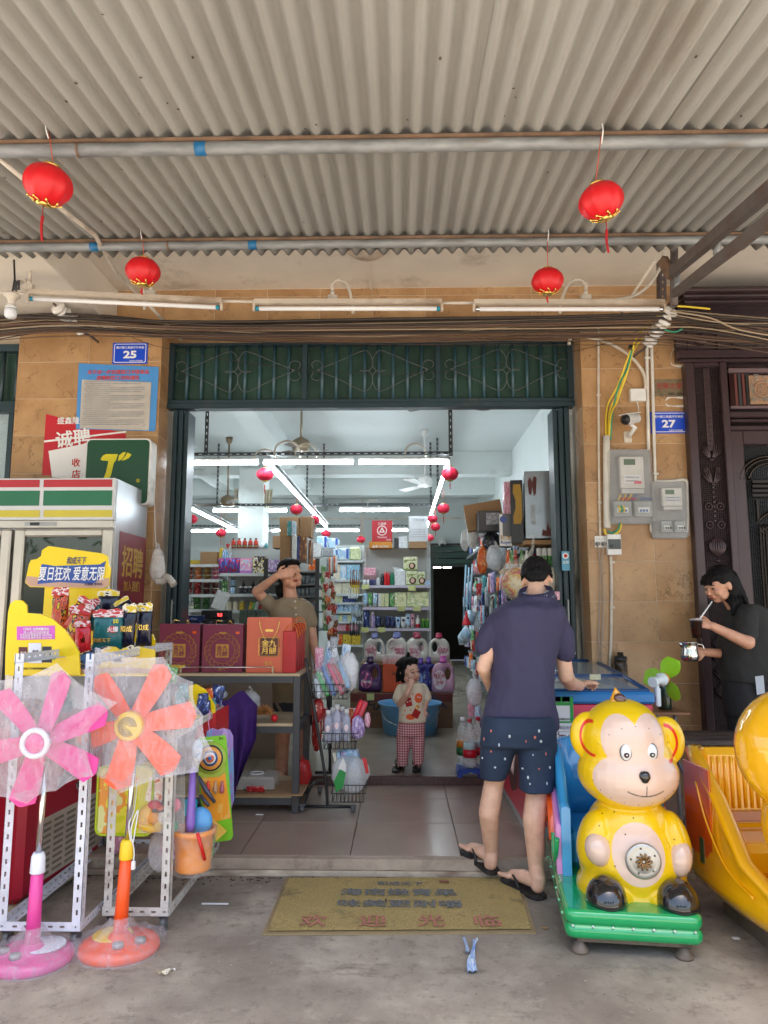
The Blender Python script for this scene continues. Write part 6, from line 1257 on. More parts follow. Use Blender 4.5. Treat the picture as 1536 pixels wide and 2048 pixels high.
sidepoly('swirl_print',[(FYf+.15,.55),(FYf+.3,.7),(FYf+.55,.72),(FYf+.75,.55),(FYf+.7,.35),(FYf+.5,.24),(FYf+.28,.3)],TXB);sidepoly('swirl_print',[(FYf+.3,.5),(FYf+.45,.6),(FYf+.62,.52),(FYf+.56,.38),(FYf+.4,.36)],mt('cream_print',c_('e0c0b8'),.4),.003);sidepoly('swirl_print',[(FYf+.4,.49),(FYf+.48,.54),(FYf+.56,.48),(FYf+.5,.41)],TXB,.006)
a,b=fp(1107,1462),fp(1145,1393);t=th('payment_poster','green and white payment poster stuck on the freezer front','poster',((a.x+b.x)/2,FYf-.012,a.z));y=FYf-.012
ob('sheet',S().box(a.x,b.x,y-.0,y+.001,a.z,b.z),INKW,t);PG=mt('poster_green',c_('2aa048'),.4)
ob('green_band',S().box(b.x-.02,b.x-.001,y-.0025,y-.001,a.z+.05,b.z-.001).box(a.x,b.x-.021,y-.0025,y-.001,b.z-.05,b.z-.03).box(a.x,b.x-.021,y-.0025,y-.001,a.z+.048,a.z+.058),PG,t)
text('1',((a.x+b.x)/2-.01,y-.002,b.z-.02),.06,PG,t);text('推荐使用微信支付',((a.x+b.x)/2-.01,y-.002,a.z+.07),.012,INK,t);text('微信支付',((a.x+b.x)/2+.01,y-.002,a.z+.022),.022,GRI,t);ob('tick_badge',S().prism(circ(a.x+.02,a.z+.022,.011,14),.001,T=Matrix.Translation((0,y-.0015,0))),PG,t)
bt=FB+.12;q=P(1243,1372,bt);q.z=ftop+.06
tb=th('folding_table','small wooden corner table behind the freezer','table',P(1345,1420,5.0));z=P(1381,1425,4.85).z;WD=mt('varnished_board',(.24,.11,.05),.35,var=.25,vs=8,st=(1,8,1))
ob('tabletop',S().box(fx1+.03,P(1381,1425,4.85).x,4.85,5.4,z-.018,z,0,.003),WD,tb)
for x,y in((fx1+.08,4.95),(P(1361,1425,4.85).x,4.95),(fx1+.08,5.3),(P(1361,1425,4.85).x,5.3)):ob('leg',S().cyl((x,y,FZ+.0),(x,y,z-.018),.012,n=8),GREYSTEEL,tb)
q=P(1330,1407,5.0);q.z=z+.001;t=th('dark_bottle','dark green bottle on the small wooden table','bottle',q);ob('glass',S().lathe([(.04,0),(.042,.01),(.042,.12),(.03,.16),(.018,.19),(.018,.2),(0,.2)],q,18),mt('dark_green_glass',(.015,.03,.015),.1),t)
t=th('sports_bottle','brown transparent sports bottle with black cap behind the freezer','bottle',(0,0,0));qz=P(1243,1362,5.42).z;q=P(1243,1362,5.42);WM[t.name]=Matrix.Translation(q);t.location=q
ob('body',S().lathe([(.042,-.05),(.045,-.04),(.046,.11),(.04,.14),(.036,.145)],q,20),mt('brown_clear_plastic',(.05,.03,.02),.12,alpha=.85),t);ob('cap',S().lathe([(.045,.146),(.046,.15),(.045,.175),(.022,.18),(.022,.205),(0,.207)],q,18),BLACK,t);ob('strap',S().tube(bez([q+V((-.04,0,.15)),q+V((-.06,0,.1)),q+V((-.045,0,.04))],5),.005,6),BLACK,t)
ob('bottle_shelf',S().box(fx1-.3,fx1+.02,5.64,5.7,qz-.07,qz-.05),WD,label='narrow board behind the freezer',cat='board')if 0 else None
c0=P(1320,1360,4.5);t=th('clip_fan','small clip on fan with lime green blades on the freezer corner','fan',(c0 .x-.03,c0 .y,ftop));LM=mt('lime_blade',c_('8ccc20'),.35,alpha=.93)
ax=V((.75,.62,.1)).normalized();R=ax.to_track_quat('Z','Y').to_matrix();WPL=mt('white_blue_plastic',(.7,.76,.8),.3)
ob('motor',S().lathe([(.03,-.085),(.032,-.08),(.026,-.05),(.022,-.03),(.026,0),(.04,.01),(.04,.03)],c0,18,R=R),WPL,t);ob('orange_ring',S().lathe([(.038,.031),(.038,.045),(.02,.05)],c0,18,R=R),mt('orange_plastic',c_('e87818'),.35),t);ob('hub',S().lathe([(.02,.05),(.018,.065),(0,.07)],c0,14,R=R),LM,t)
for k in range(3):
 s=S();s.T=Matrix.Translation(c0+ax*.058)@R.to_4x4()@Matrix.Rotation(k*2*pi/3+2.1,4,'Z');s.grid(6,8,lambda u,v:(.012+.13*v,(.02+.035*sin(pi*min(1,v*.9)))*(u*2-1),.018*(u*2-1)+.0));n0=len(s.v);ob('blade',s,LM,t)
ob('stem',S().tube(bez([c0-ax*.03,c0-ax*.03+V((0,0,-.04)),V((c0 .x-.03,c0 .y-.03,ftop+.02)),V((c0 .x-.03,c0 .y-.03,ftop-.04))],5),.01,8),WPL,t);ob('clip',S().box(c0 .x-.045,c0 .x-.015,c0 .y-.05,c0 .y-.01,ftop-.09,ftop+.02,0,.006),WPL,t)
bn=th('wooden_bench','dark weathered wooden bench behind the animal rides','bench',P(1430,1500,4.95));zb_=P(1345,1462,4.9).z;WDK=mt('dark_bench_wood',(.07,.05,.04),.6,var=.3,vs=10)
for k in range(3):ob('plank',S().box(P(1336,1460,4.7).x,2.3,4.55+k*.13,4.67+k*.13,zb_-.03,zb_,0,.004),WDK,bn)
for x in(P(1350,1460,4.7).x+.1,1.95):ob('leg',S().tube([(x-.12,4.62,FZ),(x+.1,4.62,zb_-.031)],.013,8),mt('blue_grey_tube',(.16,.18,.2),.4),bn);ob('leg',S().tube([(x+.12,4.85,FZ),(x-.1,4.85,zb_-.031)],.013,8),mt('blue_grey_tube',(.16,.18,.2),.4),bn)
def paintmat(name,col,layers,r=.12,coat=1,alpha=1):
 m,nt,b=base(name);c=None
 co=_n(nt,'ShaderNodeTexCoord').outputs['Object'];c=_mix(nt,_ramp(nt,_noise(nt,co,5),.35,.7),tuple(x*.94 for x in col),col)
 for at_,cl,soft in layers:
  a=_n(nt,'ShaderNodeAttribute',attribute_name=at_);c=_mix(nt,_ramp(nt,a.outputs['Fac'],-soft,soft),c,cl)
 d=_noise(nt,co,16,8,.75);c=_mix(nt,_ramp(nt,d,.72,.8),c,(.12,.09,.06))
 nt.links.new(c,b.inputs['Base Color']);b.inputs['Roughness'].default_value=r;b.inputs['Coat Weight'].default_value=coat;b.inputs['Coat Roughness'].default_value=.04
 return m
YL_=c_('f2c80a');CRE=c_('e2c4b0')
ko=.00222;mo=G(1272,1921,0);mrz=radians(-6.6)
mk=th('monkey_ride','yellow monkey kiddie ride on a green base with coin dial','kiddie ride',mo,mrz)
mx=lambda px:(px-1270)*ko
mz=lambda py:P(1270,py,mo.y).z
GR_=mt('glossy_green',c_('18a860'),.15,coat=1,var=.06,dirt=.04,dcol=(.5,.5,.45),vs=14)
def slabloft(zs,w,d,y0,c=.05):
 s=S();R=[]
 for z,g in zs:
  pts=[]
  for cx,cy,a0 in((w/2-c,y0+c,-90),(w/2-c,y0+d-c,0),(-w/2+c,y0+d-c,90),(-w/2+c,y0+c,180)):
   for k in range(6):a=radians(a0+90*k/5);pts.append(V((cx+(c+g)*cos(a),cy+(c+g)*sin(a),z)))
  R.append(pts)
 return s.loft(R)
zb0,zb1,zb2=mz(1887),mz(1858),mz(1828)
ob('green_base',slabloft([(zb0,-.02),(zb0+.006,-.004),(zb0+.02,0),(zb1-.016,0),(zb1-.004,-.008),(zb1,-.014),(zb1+.004,-.008),(zb1+.016,0),(zb2-.014,0),(zb2-.004,-.006),(zb2,-.018)],mx(1393)-mx(1146),1.02,.0,.045),GR_,mk,world=False)
for k in range(7):ob('light_bulb',S().ball((mx(1160+k*36),-.001,zb1),.0055,8),mt('pale_bulb',(.7,.75,.7),.2),mk,world=False)
for k in range(6):ob('light_bulb',S().ball((mx(1146)+.0,.1+.14*k,zb1+.01),.0065,8),mt('green_bulb',(.3,.8,.5),.1),mk,world=False)
STD=mt('rusty_channel',(.22,.17,.13),.6,dirt=.4,vs=14,metal=.3)
ob('stand_beam',S().box(mx(1168),mx(1372),.03,.07,.045,.085,0,.003),STD,mk,world=False);ob('stand_beam',S().box(mx(1168),mx(1372),.85,.89,.045,.085,0,.003),STD,mk,world=False)
for x in(1172,1364):ob('stand_rail',S().box(mx(x)-.015,mx(x)+.015,.075,.845,.05,.088),STD,mk,world=False)
for x in(1174,1360):
 for y in(.05,.87):ob('foot',S().lathe([(.035,0),(.036,.01),(.022,.03),(.018,.045)],(mx(x),y,0),16),STD,mk,world=False)
for x in(1200,1335):ob('motor_mount',S().box(mx(x)-.03,mx(x)+.03,.3,.5,.088,zb0+.01),STD,mk,world=False)
hy=.30;kb=ko;ko=(P(1370,1600,mo.y+.2)-P(1270,1600,mo.y+.2)).length/100;mz=lambda py:P(1270,py,mo.y+.2).z;mx=lambda px:(px-1270)*ko+.082
s=S();E_=lambda px,py,y,rx,ry,rz,R=None:s.ball((mx(px),y,mz(py)),(rx*ko,ry,rz*ko),32,R=R)
E_(1249,1486,hy,86,.19,84);E_(1256,1553,hy,102,.21,72);E_(1256,1520,hy+.01,92,.2,70)
E_(1181,1480,hy+.0,40,.05,50);E_(1336,1487,hy+.0,38,.05,50);E_(1260,1735,hy+.03,108,.215,108);E_(1258,1668,hy+.03,86,.17,70);E_(1205,1790,hy,60,.22,40);E_(1310,1790,hy,60,.22,40)
E_(1182,1690,hy-.03,34,.10,62,Matrix.Rotation(.25,3,'Y'));E_(1342,1690,hy-.03,28,.1,62,Matrix.Rotation(-.2,3,'Y'));E_(1254,1800,hy+.02,105,.2,46)
me=remesh(s,.0065,7)
el=lambda p,cx,cy,rx,rz:min(rx,rz)*ko*(1-sqrt(((p.x-mx(cx))/(rx*ko))**2+((p.z-mz(cy))/(rz*ko))**2))
fr=lambda p:(hy-.0)-p.y
def face(p):return min(max(el(p,1231,1474,36,48),el(p,1289,1474,34,48),el(p,1263,1552,86,54),el(p,1262,1512,56,34)),fr(p)*.2)
def belly(p):return min(el(p,1258,1700,50,57),fr(p)*.2)
def ring(p,cx,cy,rx,rz,w):return min(w*ko-abs(el(p,cx,cy,rx,rz)),fr(p)*.3)
attr(me,'face',lambda p:max(face(p),belly(p)))
attr(me,'ear',lambda p:max(min(ring(p,1184,1478,23,33,2.2),(mx(1178)-p.x)*.5+.008),min(ring(p,1330,1486,23,33,2.6),(p.x-mx(1336))*.5+.008)))
def smile(p):
 if p.y>hy-.05:return-1
 x0,z0=mx(1274),mz(1508);r=sqrt((p.x-x0)**2+(p.z-z0)**2);a=min(z0-p.z,1.3*ko-abs(r-72*ko),(36*ko-abs(p.x-x0)))
 return max(a,min(1.1*ko-abs(p.x-mx(1275)),p.z-mz(1582),mz(1560)-p.z))
attr(me,'smile',smile)
MB_=bvh(me)
ob('body',me,paintmat('monkey_paint',YL_,r=.3,coat=.45,layers=[('face',CRE,.0012),('ear',c_('e02818'),.0012),('smile',(.04,.03,.03),.002)]),mk,world=False)
def onfront(px,py):h=MB_.ray_cast(V((mx(px),-1,mz(py))),V((0,1,0)));return h[0]if h[0]is not None else V((mx(px),hy-.15,mz(py)))
CRG=paintmat('cream_gloss',CRE,[]);BLG=mt('black_gloss',(.012,.012,.013),.12,coat=1);WHG=mt('white_gloss',(.75,.78,.78),.12,coat=1)
for px,py in((1240,1497),(1291,1497)):
 q=onfront(px,py);ob('eye_rim',S().ball(q+V((0,.004,0)),(12.5*ko,.012,17.5*ko),20),mt('eye_outline',(.12,.13,.14),.3),mk,world=False);e=ob('eye',S().ball(q+V((0,-.001,0)),(10.5*ko,.013,15.5*ko),20),WHG,mk,world=False)
 ob('pupil',S().ball(q+V((.0,-.012,-4.5*ko)),(5.5*ko,.004,5.5*ko),14),BLG if px>1260 else mt('dark_red_pupil',(.05,.004,.01),.1),e,world=False);ob('glint',S().ball(q+V((.001,-.0165,-4.5*ko)),(1.6*ko,.0012,1.6*ko),8),WHG,e,world=False)
q=onfront(1272,1543);ob('nose',S().lathe([(0,-12*ko),(6*ko,-10*ko),(11*ko,-1*ko),(11*ko,5*ko),(7*ko,11*ko),(0,12*ko)],q,18,sy=.8),BLG,mk,world=False)
for px,py,rx,rz,R in((1184,1700,26,33,-.25),(1340,1712,24,36,.2)):
 q=onfront(px,py);ob('hand',S().ball((mx(px),min(q.y+.02,hy),mz(py)),(rx*ko,.06,rz*ko),26,R=Matrix.Rotation(R,3,'Y')),CRG,mk,world=False)
for px in(1201,1333):
 s=S();R=[]
 for i in range(10):
  v=i/9;a=v*pi/2;R.append([V((mx(px)-.02+40*ko*cos(a)*cos(2*pi*k/28),.12+.11*cos(a)*sin(2*pi*k/28),zb2-.006+50*ko*sin(a)**.9))for k in range(28)])
 ob('shoe',s.loft(R),BLG,mk,world=False)
s=S().lathe([(0,0),(.05,.0)],n=3)if 0 else S();q=V((mx(1243),hy-.02,mz(1408)))
s.loft([[q+V((dx*ko,dy,dz*ko))for dx,dy in((-14*(1-v*.5),-.03*(1-v)),(16*(1-v),-.035*(1-v)),(14*(1-v),.03*(1-v)),(-14*(1-v*.5),.03*(1-v)))]if 0 else[q+V(((-6*v+22*(1-v)*cos(2*pi*k/12))*ko,.035*(1-v)*sin(2*pi*k/12),(dz)*ko))for k in range(12)]for v,dz in((0,-6),(.25,5),(.5,14),(.8,24),(.97,30))])
ob('hair_tuft',s,mt('tuft_yellow',c_('e8a010'),.12,coat=1),mk,world=False);ob('tuft_patch',S().ball(q+V((2*ko,-.02,7*ko)),(14*ko,.018,11*ko),14,R=Matrix.Rotation(.5,3,'Y')),mt('tuft_brown',(.09,.03,.02),.1,coat=1),mk,world=False)
q=onfront(1264,1708);ALU=mt('cast_aluminium',(.5,.5,.48),.35,metal=.8);RX=Matrix.Rotation(pi/2,3,'X')
ob('coin_dial',S().lathe([(0,0),(33*ko,0),(34*ko,.012),(30*ko,.02),(25*ko,.016),(20*ko,.02),(0,.02)],q+V((0,.006,0)),32,R=RX),ALU,mk,world=False)
for k in range(10):
 a=2*pi*k/10;s=S().tube(bez([q+V((3*ko*cos(a),-.016,3*ko*sin(a))),q+V((10*ko*cos(a+.5),-.021,10*ko*sin(a+.5))),q+V((16*ko*cos(a+.75),-.017,16*ko*sin(a+.75)))],4),[.002]+[.005]*7+[.002],6);ob('dial_petal',s,mt('bronze_petal',(.3,.17,.07),.3,metal=.8),mk,world=False)
for k in range(5):a=.5+2*pi*k/5;ob('dial_bolt',S().ball(q+V((24*ko*cos(a),-.012,24*ko*sin(a))),.0045,8),mt('bolt_dark',(.1,.09,.08),.4,metal=.6),mk,world=False)
rr=random.Random(8);s=S()
for k in range(20):
 a=2*pi*k/20;px,py=1262+88*cos(a),1540-(92 if sin(a)>0 else 62)*sin(a)
 if abs(cos(a))<.97:h=onfront(px,py);ob('rivet_hole',S().ball(h,.0024,6),BLACK,mk,world=False)
for px,py in((1192,1622),(1220,1626),(1254,1633),(1188,1652),(1178,1674),(1330,1672),(1203,1683),(1212,1724),(1335,1705),(1236,1664)):ob('rivet_hole',S().ball(onfront(px,py),.0032,6),BLACK,mk,world=False)
mx=lambda px:(px-1270)*kb
SB=mt('glossy_sky_blue',c_('3aa0dc'),.15,coat=1,var=.05);PKG=mt('glossy_pink',c_('e890c8'),.15,coat=1,var=.05);ORG=mt('glossy_orange',c_('f06020'),.15,coat=1,var=.05)
wt=(mx(1393)-mx(1146))/2-.015
def shell(zf_,y0,y1,xo,th_,mat_,nm,zlow):
 s=S();pts=[]
 path=[(-xo,y0),(-xo,(y0+y1)/2),(-xo,y1-.12),(-xo+.04,y1-.03),(-xo+.12,y1),(0,y1+.01),(xo-.12,y1),(xo-.04,y1-.03),(xo,y1-.12),(xo,(y0+y1)/2),(xo,y0)]
 path=bez([V((x,y,0))for x,y in path],4);R=[]
 for i,p in enumerate(path):
  c=V((0,(y0+y1)/2,0));inn=V((p.x*(1-th_/max(.01,abs(p.x)+.05)),p.y-(th_ if p.y>y1-.12 else 0),0));zt=zf_(p)
  R.append([V((p.x,p.y,zlow)),V((p.x*1.01,p.y,zlow+(zt-zlow)*.5)),V((p.x,p.y,zt-.012)),V(((p.x+inn.x)/2,(p.y+inn.y)/2,zt)),V((inn.x,inn.y,zt-.012)),V((inn.x,inn.y,zlow))])
 return ob(nm,s.loft(R),mat_,mk,world=False)
shell(lambda p:mz(1640)+(mz(1530)-mz(1640))*max(0,min(1,(p.y-.45)/.25))**.7,.40,.97,wt-.02,.05,SB,'seat_tub',zb2-.01);shell(lambda p:mz(1700)+(mz(1625)-mz(1700))*max(0,min(1,(p.y-.35)/.3)),.42,1.0,wt+.004,.03,PKG,'side_skirt',zb2-.012)
for sx in(-1,1):
 c0=V((sx*(wt+.006),.72,mz(1735)));s=S().tube([c0+V((0,.16*cos(a),.17*sin(a)))for a in[pi*k/16 for k in range(17)]],.024,10);ob('wheel_arch',s,ORG,mk,world=False)
 ob('wheel_disc',S().cyl(c0+V((-sx*.01,0,0)),c0+V((sx*.006,0,0)),.13,n=28),mt('dark_brown_gloss',(.07,.03,.02),.2),mk,world=False);ob('green_hook',S().tube(bez([c0+V((sx*.004,-.22,.05)),c0+V((sx*.006,-.23,-.03)),c0+V((sx*.006,-.27,-.06)),c0+V((sx*.004,-.33,.0)),c0+V((0,-.35,.06))],5),.012,8),GR_,mk,world=False)
ob('seat',S().box(-wt+.06,wt-.06,.5,.9,zb2,zb2+.16,0,.03),SB,mk,world=False)
OY=paintmat('orange_yellow_paint',c_('f4b410'),[],r=.15)
do=V((1.76,2.75,0));dk=th('duck_ride','orange yellow chick kiddie ride shaped like a boat at the picture edge','kiddie ride',do,radians(3.5))
def hull(nm,zlist,mat_):
 s=S();R=[]
 ys=[-.18,-.05,.1,.3,.5,.7,.9,1.0,1.04]
 hw=[.05,.16,.24,.30,.32,.325,.32,.30,.26];zt=[.26,.27,.28,.29,.36,.58,.72,.74,.74]
 for y,w,z in zip(ys,hw,zt):
  R.append([V((-w*.72,y,.10)),V((-w*.96,y,.14)),V((-w*1.06,y,.2)),V((-w*1.0,y,.235)),V((-w*.97,y,z*.9)),V((-w,y,z-.02)),V((-w+.02,y,z)),V((-w+.06,y,z-.005)),V((-w+.075,y,z-.03)),V((-w+.1,y,.24)),V((w-.1,y,.24)),V((w-.075,y,z-.03)),V((w-.06,y,z-.005)),V((w-.02,y,z)),V((w,y,z-.02)),V((w*.97,y,z*.9)),V((w,y,.235)),V((w*1.06,y,.2)),V((w*.96,y,.14)),V((w*.72,y,.10))])
 return ob(nm,s.loft(R),mat_,dk,world=False)
hull('hull',None,OY)
ob('backrest',S().box(-.25,.25,.93,1.02,.24,.735,0,.03),OY,dk,world=False)
for k in range(14):x=-.2+.4*k/13;ob('backrest_rib',S().tube([(x,.928,.46),(x,.926,.70)],.008,6),OY,dk,world=False)
ob('weave_band',S().box(-.22,.22,.915,.928,.4,.45,0,.004),mt('dark_amber',c_('b06a08'),.2,coat=1),dk,world=False)
ob('seat',S().box(-.23,.23,.62,.92,.24,.38,0,.03),OY,dk,world=False)
for k,(x,z)in enumerate(((-.12,.33),(-.05,.335),(-.09,.31),(-.12,.285),(-.04,.28))):ob('rivet_hole',S().ball((x,.619,z),.005,6),BLACK,dk,world=False)
ob('console',slabloft([(.24,0),(.42,-.01),(.47,-.03),(.49,-.06)],.34,.3,.12,.06),OY,dk,world=False)
s=S();s.ball((-.15,.26,.85),(.26,.23,.25),34).ball((-.15,.3,.55),(.15,.16,.2),28).ball((-.25,.18,.50),(.07,.1,.06),18).ball((.02,.18,.50),(.07,.1,.06),18)
me=remesh(s,.009,6);ob('chick_figure',me,OY,dk,world=False);ob('cheek',S().ball((-.28,.08,.77),(.03,.02,.015),14),mt('cheek_pink',c_('d84a88'),.3),dk,world=False)
for sx in(-1,1):
 ob('side_flame',S().box(sx*.318-.004,sx*.318+.004,.72,.98,.28,.68,0,.003),mt('flame_orange',c_('d8600c'),.2,coat=1),dk,world=False)
 ob('relief_line',S().tube(bez([(sx*.322,.85,.6),(sx*.33,.75,.45),(sx*.325,.6,.3),(sx*.32,.4,.25)],6),.005,6),OY,dk,world=False)
 for k in range(0):ob('wave_relief',S().tube(bez([(sx*.315,.9-k*.17,.21),(sx*.33,.84-k*.17,.2),(sx*.325,.79-k*.17,.14)],4),.006,6),OY,dk,world=False)
ob('reed_decal',S().box(-.325,-.322,.8,.84,.25,.36),mt('reed_green',(.06,.12,.04),.3),dk,world=False)
q=(.02,.118,.36);text('Zip',(-.02,.116,.38),.05,mt('sticker_maroon',c_('7a2848'),.4),dk,bold=.03,world=False);ob('sticker',S().prism([(-.06,.29),(-.02,.31),(.02,.3),(.06,.31),(.05,.27),(-.04,.265)],.001,T=Matrix.Translation((0,.117,0))),mt('sticker_blue',c_('60b0c0'),.4),dk,world=False)
ob('stand',S().box(-.2,.2,.1,.9,.0,.099),STD,dk,world=False)
LF=mt('street_tree_leaves',(.07,.13,.03),.7,var=.5,vs=.9);TK=mt('street_tree_bark',(.12,.09,.06),.9)
for i,(x,y,r_,h_)in enumerate(((-9,-15,3,7),(-3.5,-17,3.2,8),(2.5,-16,2.8,6.5),(9,-18,3.4,8.5),(-15,-17,3.2,7.5))):
 t=th('street_tree',('broad','tall','low','tallest','outermost')[i]+' leafy street tree across the road from the shop','tree',(x,y,0));s=S();rr=random.Random(i)
 ob('trunk',S().tube(bez([(x,y,-.1),(x+.2,y,h_*.3),(x-.1,y,h_*.7)],4),[.22-.016*k for k in range(9)],8),TK,t)
 for k in range(900):
  d=V((rr.gauss(0,1),rr.gauss(0,1),rr.gauss(0,.8))).normalized()*rr.uniform(.5,1)*r_;c=V((x,y,h_*.75))+d*(.75+.25*noise.noise(d));a,b_=V((rr.gauss(0,1),rr.gauss(0,1),rr.gauss(0,1))).normalized()*.22,V((rr.gauss(0,1),rr.gauss(0,1),rr.gauss(0,1))).normalized()*.16;s.quad(c-a,c-b_,c+a,c+b_)
 ob('crown',s,LF,t)
def sheet(lab,name,cat,c4,Y,mat_,curl=.006,n=10,seed=0,thick=.0015):
 0
 q=[P(x,y,Y)for x,y in c4];t=th(name,lab,cat,(q[2]+q[3])/2);s=S()
 s.grid(n,n,lambda u,v:(q[3]*(1-u)+q[2]*u)*(1-v)+(q[0]*(1-u)+q[1]*u)*v+V((0,-curl*(.5+.5*noise.noise(V((u*3,v*3+seed,seed))))-curl*max(0,.12-v)*6*u,0)));ob('sheet',s,mat_,t);return t,q
t,q=sheet('blue bordered public notice with red heading over the red job poster','notice_poster','poster',((158,727),(318,734),(311,863),(152,858)),WF-.004,mt('notice_blue',c_('4a90d0'),.45,var=.05))
def qp(q,u,v,d=.01):return(q[3]*(1-u)+q[2]*u)*(1-v)+(q[0]*(1-u)+q[1]*u)*v-V((0,d,0))
ob('text_panel',S().grid(8,8,lambda u,v:qp(q,.05+.87*u,.01+.74*v,.0075+.003*noise.noise(V((u*4,v*5,2))))),mt('aged_paper',(.48,.45,.4),.7,dirt=.15),t)
ORI=mt('orange_red_ink',c_('d84828'),.5);text('关于进一步加强进口冷链食品',qp(q,.5,.89),.05,ORI,t,w=.49,bold=.02,shear=.1);text('疫情防控工作的通告',qp(q,.5,.80),.05,ORI,t,w=.34,bold=.02,shear=.1)
for k in range(22):
 text(('各县市区人民政府市直有关单位为进一步加强进口冷链食品疫情防控工作','根据上级文件精神切实保障人民群众身体健康和生命安全现就有关事项通告','一严格落实主体责任不得采购销售来源不明的进口冷链食品')[k%3][:(30,26,12,30)[k%4]],qp(q,.08,.715-.031*k,.0125),.02,GRI,t,w=(.50,.47,.22,.5)[k%4]*.97,h=.0085,bold=0,align='LEFT')
t,q=sheet('red job poster with white characters half hidden by the notice and green sign','job_poster','poster',((92,828),(252,868),(252,960),(84,950)),WF-.002,mt('poster_red',c_('c01c2c'),.45,var=.05),.002)
text('盛鑫隆超市',P(152,841,WF-.008)+V((.0,0,0)),.06,INKW,t,bold=.02);text('诚聘',P(146,876,WF-.009),.14,INKW,t,bold=.03,R=Matrix.Rotation(-.12,3,'Y'))
ob('white_card',S().add([P(97,902,WF-.006),P(180,885,WF-.006),P(180,960,WF-.006),P(104,955,WF-.006)],[(0,3,2,1)]).add([P(88,881,WF-.006),P(252,862,WF-.006),P(252,865,WF-.006),P(88,885,WF-.006)],[(0,3,2,1)]),INKW,t);text('收',P(152,925,WF-.008),.07,INKR,t,bold=.03);text('店',P(152,948,WF-.008),.07,INKR,t,bold=.03)
Yg=5.3;a,b=P(166,1010,Yg),P(303,877,Yg);t=th('green_light_box','dark green light box sign with yellow letter T and leaf behind the fridge','sign',a)
ob('frame',S().prism(rrect(a.x,b.x,a.z,b.z,.035),.13,T=Matrix.Translation((0,Yg,0))),WHITE,t);ob('panel',S().prism(rrect(a.x+.01,b.x-.012,a.z+.01,b.z-.01,.03),.003,T=Matrix.Translation((0,Yg-.004,0))),mt('sign_green',c_('154a32'),.35,var=.05),t);YI=mt('yellow_ink',c_('d8cc20'),.4)
f=lambda x,y:(P(x,y,Yg-.006).x,P(x,y,Yg-.006).z);TT=Matrix.Translation((0,Yg-.007,0))
ob('letter',S().prism([f(*p)for p in((201,919),(205,912),(212,908),(236,908),(232,921),(228,925),(222,950),(216,962),(205,962),(212,945),(217,922),(205,921))],.002,T=TT),YI,t)
for pts in(((236,922),(238,911),(246,905),(252,904),(247,914),(243,919)),((243,921),(250,913),(255,905),(263,909),(258,916),(250,920))):ob('leaf',S().prism([f(*p)for p in pts],.002,T=TT),YI,t)
text('®',P(276,961,Yg-.008),.04,YI,t,bold=.01)
Yq=4.8;a,b=P(-140,955,Yq),P(232,955,Yq);zt=b.z;zb=FZ+.001;fg=th('glass_door_fridge','white glass door drinks fridge with red green and yellow stripes','fridge',((a.x+b.x)/2,Yq,FZ));Yk_=5.44
FW=mt('fridge_white',(.62,.63,.64),.25,var=.05,dirt=.06);ALM=mt('champagne_aluminium',(.55,.5,.43),.3,metal=.6,var=.08)
ob('cabinet',S().box(a.x,b.x,Yq+.03,Yk_,zb,zt,0,.006),mt('fridge_side',(.5,.53,.57),.22,metal=.35,var=.15,vs=2),fg)
z_=lambda y:P(200,y,Yq).z
ob('header',S().box(a.x,b.x-.004,Yq-.0,Yq+.029,z_(1040),zt-.002,0,.004),FW,fg)
for y0,y1,c,nm in((959,974,'b02830','red'),(981,1011,'1f6a48','green'),(1020,1034,'c8b838','yellow')):
 for x0,x1 in((-130,80),(88,225)):ob(nm+'_stripe',S().box(P(x0,y0,Yq).x,P(x1,y0,Yq).x,Yq-.003,Yq-.0005,z_(y1),z_(y0)),mt('stripe_'+nm,c_(c),.35,var=.05),fg)
ob('trim',S().box(a.x,b.x,Yq-.012,Yq+.029,z_(1056),z_(1041),0,.003),ALM,fg);ob('thermostat',S().box(P(121,0,Yq).x,P(179,0,Yq).x,Yq-.014,Yq-.0125,z_(1052),z_(1044)),mt('thermostat_face',(.35,.36,.35),.3),fg);ob('readout',S().box(P(131,0,Yq).x,P(148,0,Yq).x,Yq-.016,Yq-.0145,z_(1051),z_(1045)),BLACK,fg)
for x0,x1 in((-140,24),(30,226)):
 xa,xb=P(x0,1100,Yq).x,P(x1,1100,Yq).x;d=.07;zl=FZ+.16
 for nm,bx in(('door_frame',(xa,xa+d,Yq-.03,Yq+.028,zl,z_(1059))),('door_frame',(xb-d,xb,Yq-.03,Yq+.028,zl,z_(1059))),('door_frame',(xa+d,xb-d,Yq-.03,Yq+.028,z_(1074),z_(1059))),('door_frame',(xa+d,xb-d,Yq-.03,Yq+.028,zl,zl+d))):ob(nm,S().box(*bx,0,.01),ALM,fg)
 ob('door_glass',S().box(xa+d,xb-d,Yq-.005,Yq+.002,zl+d,z_(1074)),mt('fridge_glass',(.03,.045,.04),.02,alpha=.8,var=.3,spec=.9),fg)
ob('inner_backing',S().box(a.x+.02,b.x-.02,Yq+.0285,Yq+.0295,zb+.16,z_(1060)),mt('fridge_inside',(.10,.11,.1),.6,var=.5,vs=7),fg)
sd_=b.x+.0015;y0,y1=4.9,5.35;t=th('recruit_poster','wine red recruitment poster on the side of the fridge','poster',(sd_,5.1,1.3));pz0,pz1=PX(262,1290,sd_).z,PX(262,1068,sd_).z;ya,yb=PX(238,1100,sd_).y,PX(291,1100,sd_).y
ob('sheet',S().box(sd_,sd_+.0015,ya,yb,pz0,pz1),mt('poster_wine',c_('7a1424'),.35,dirt=.08),t);RS_=Matrix.Rotation(pi/2,3,'Z');yc_=(ya+yb)/2;PGD=mt('poster_gold',c_('b89438'),.4)
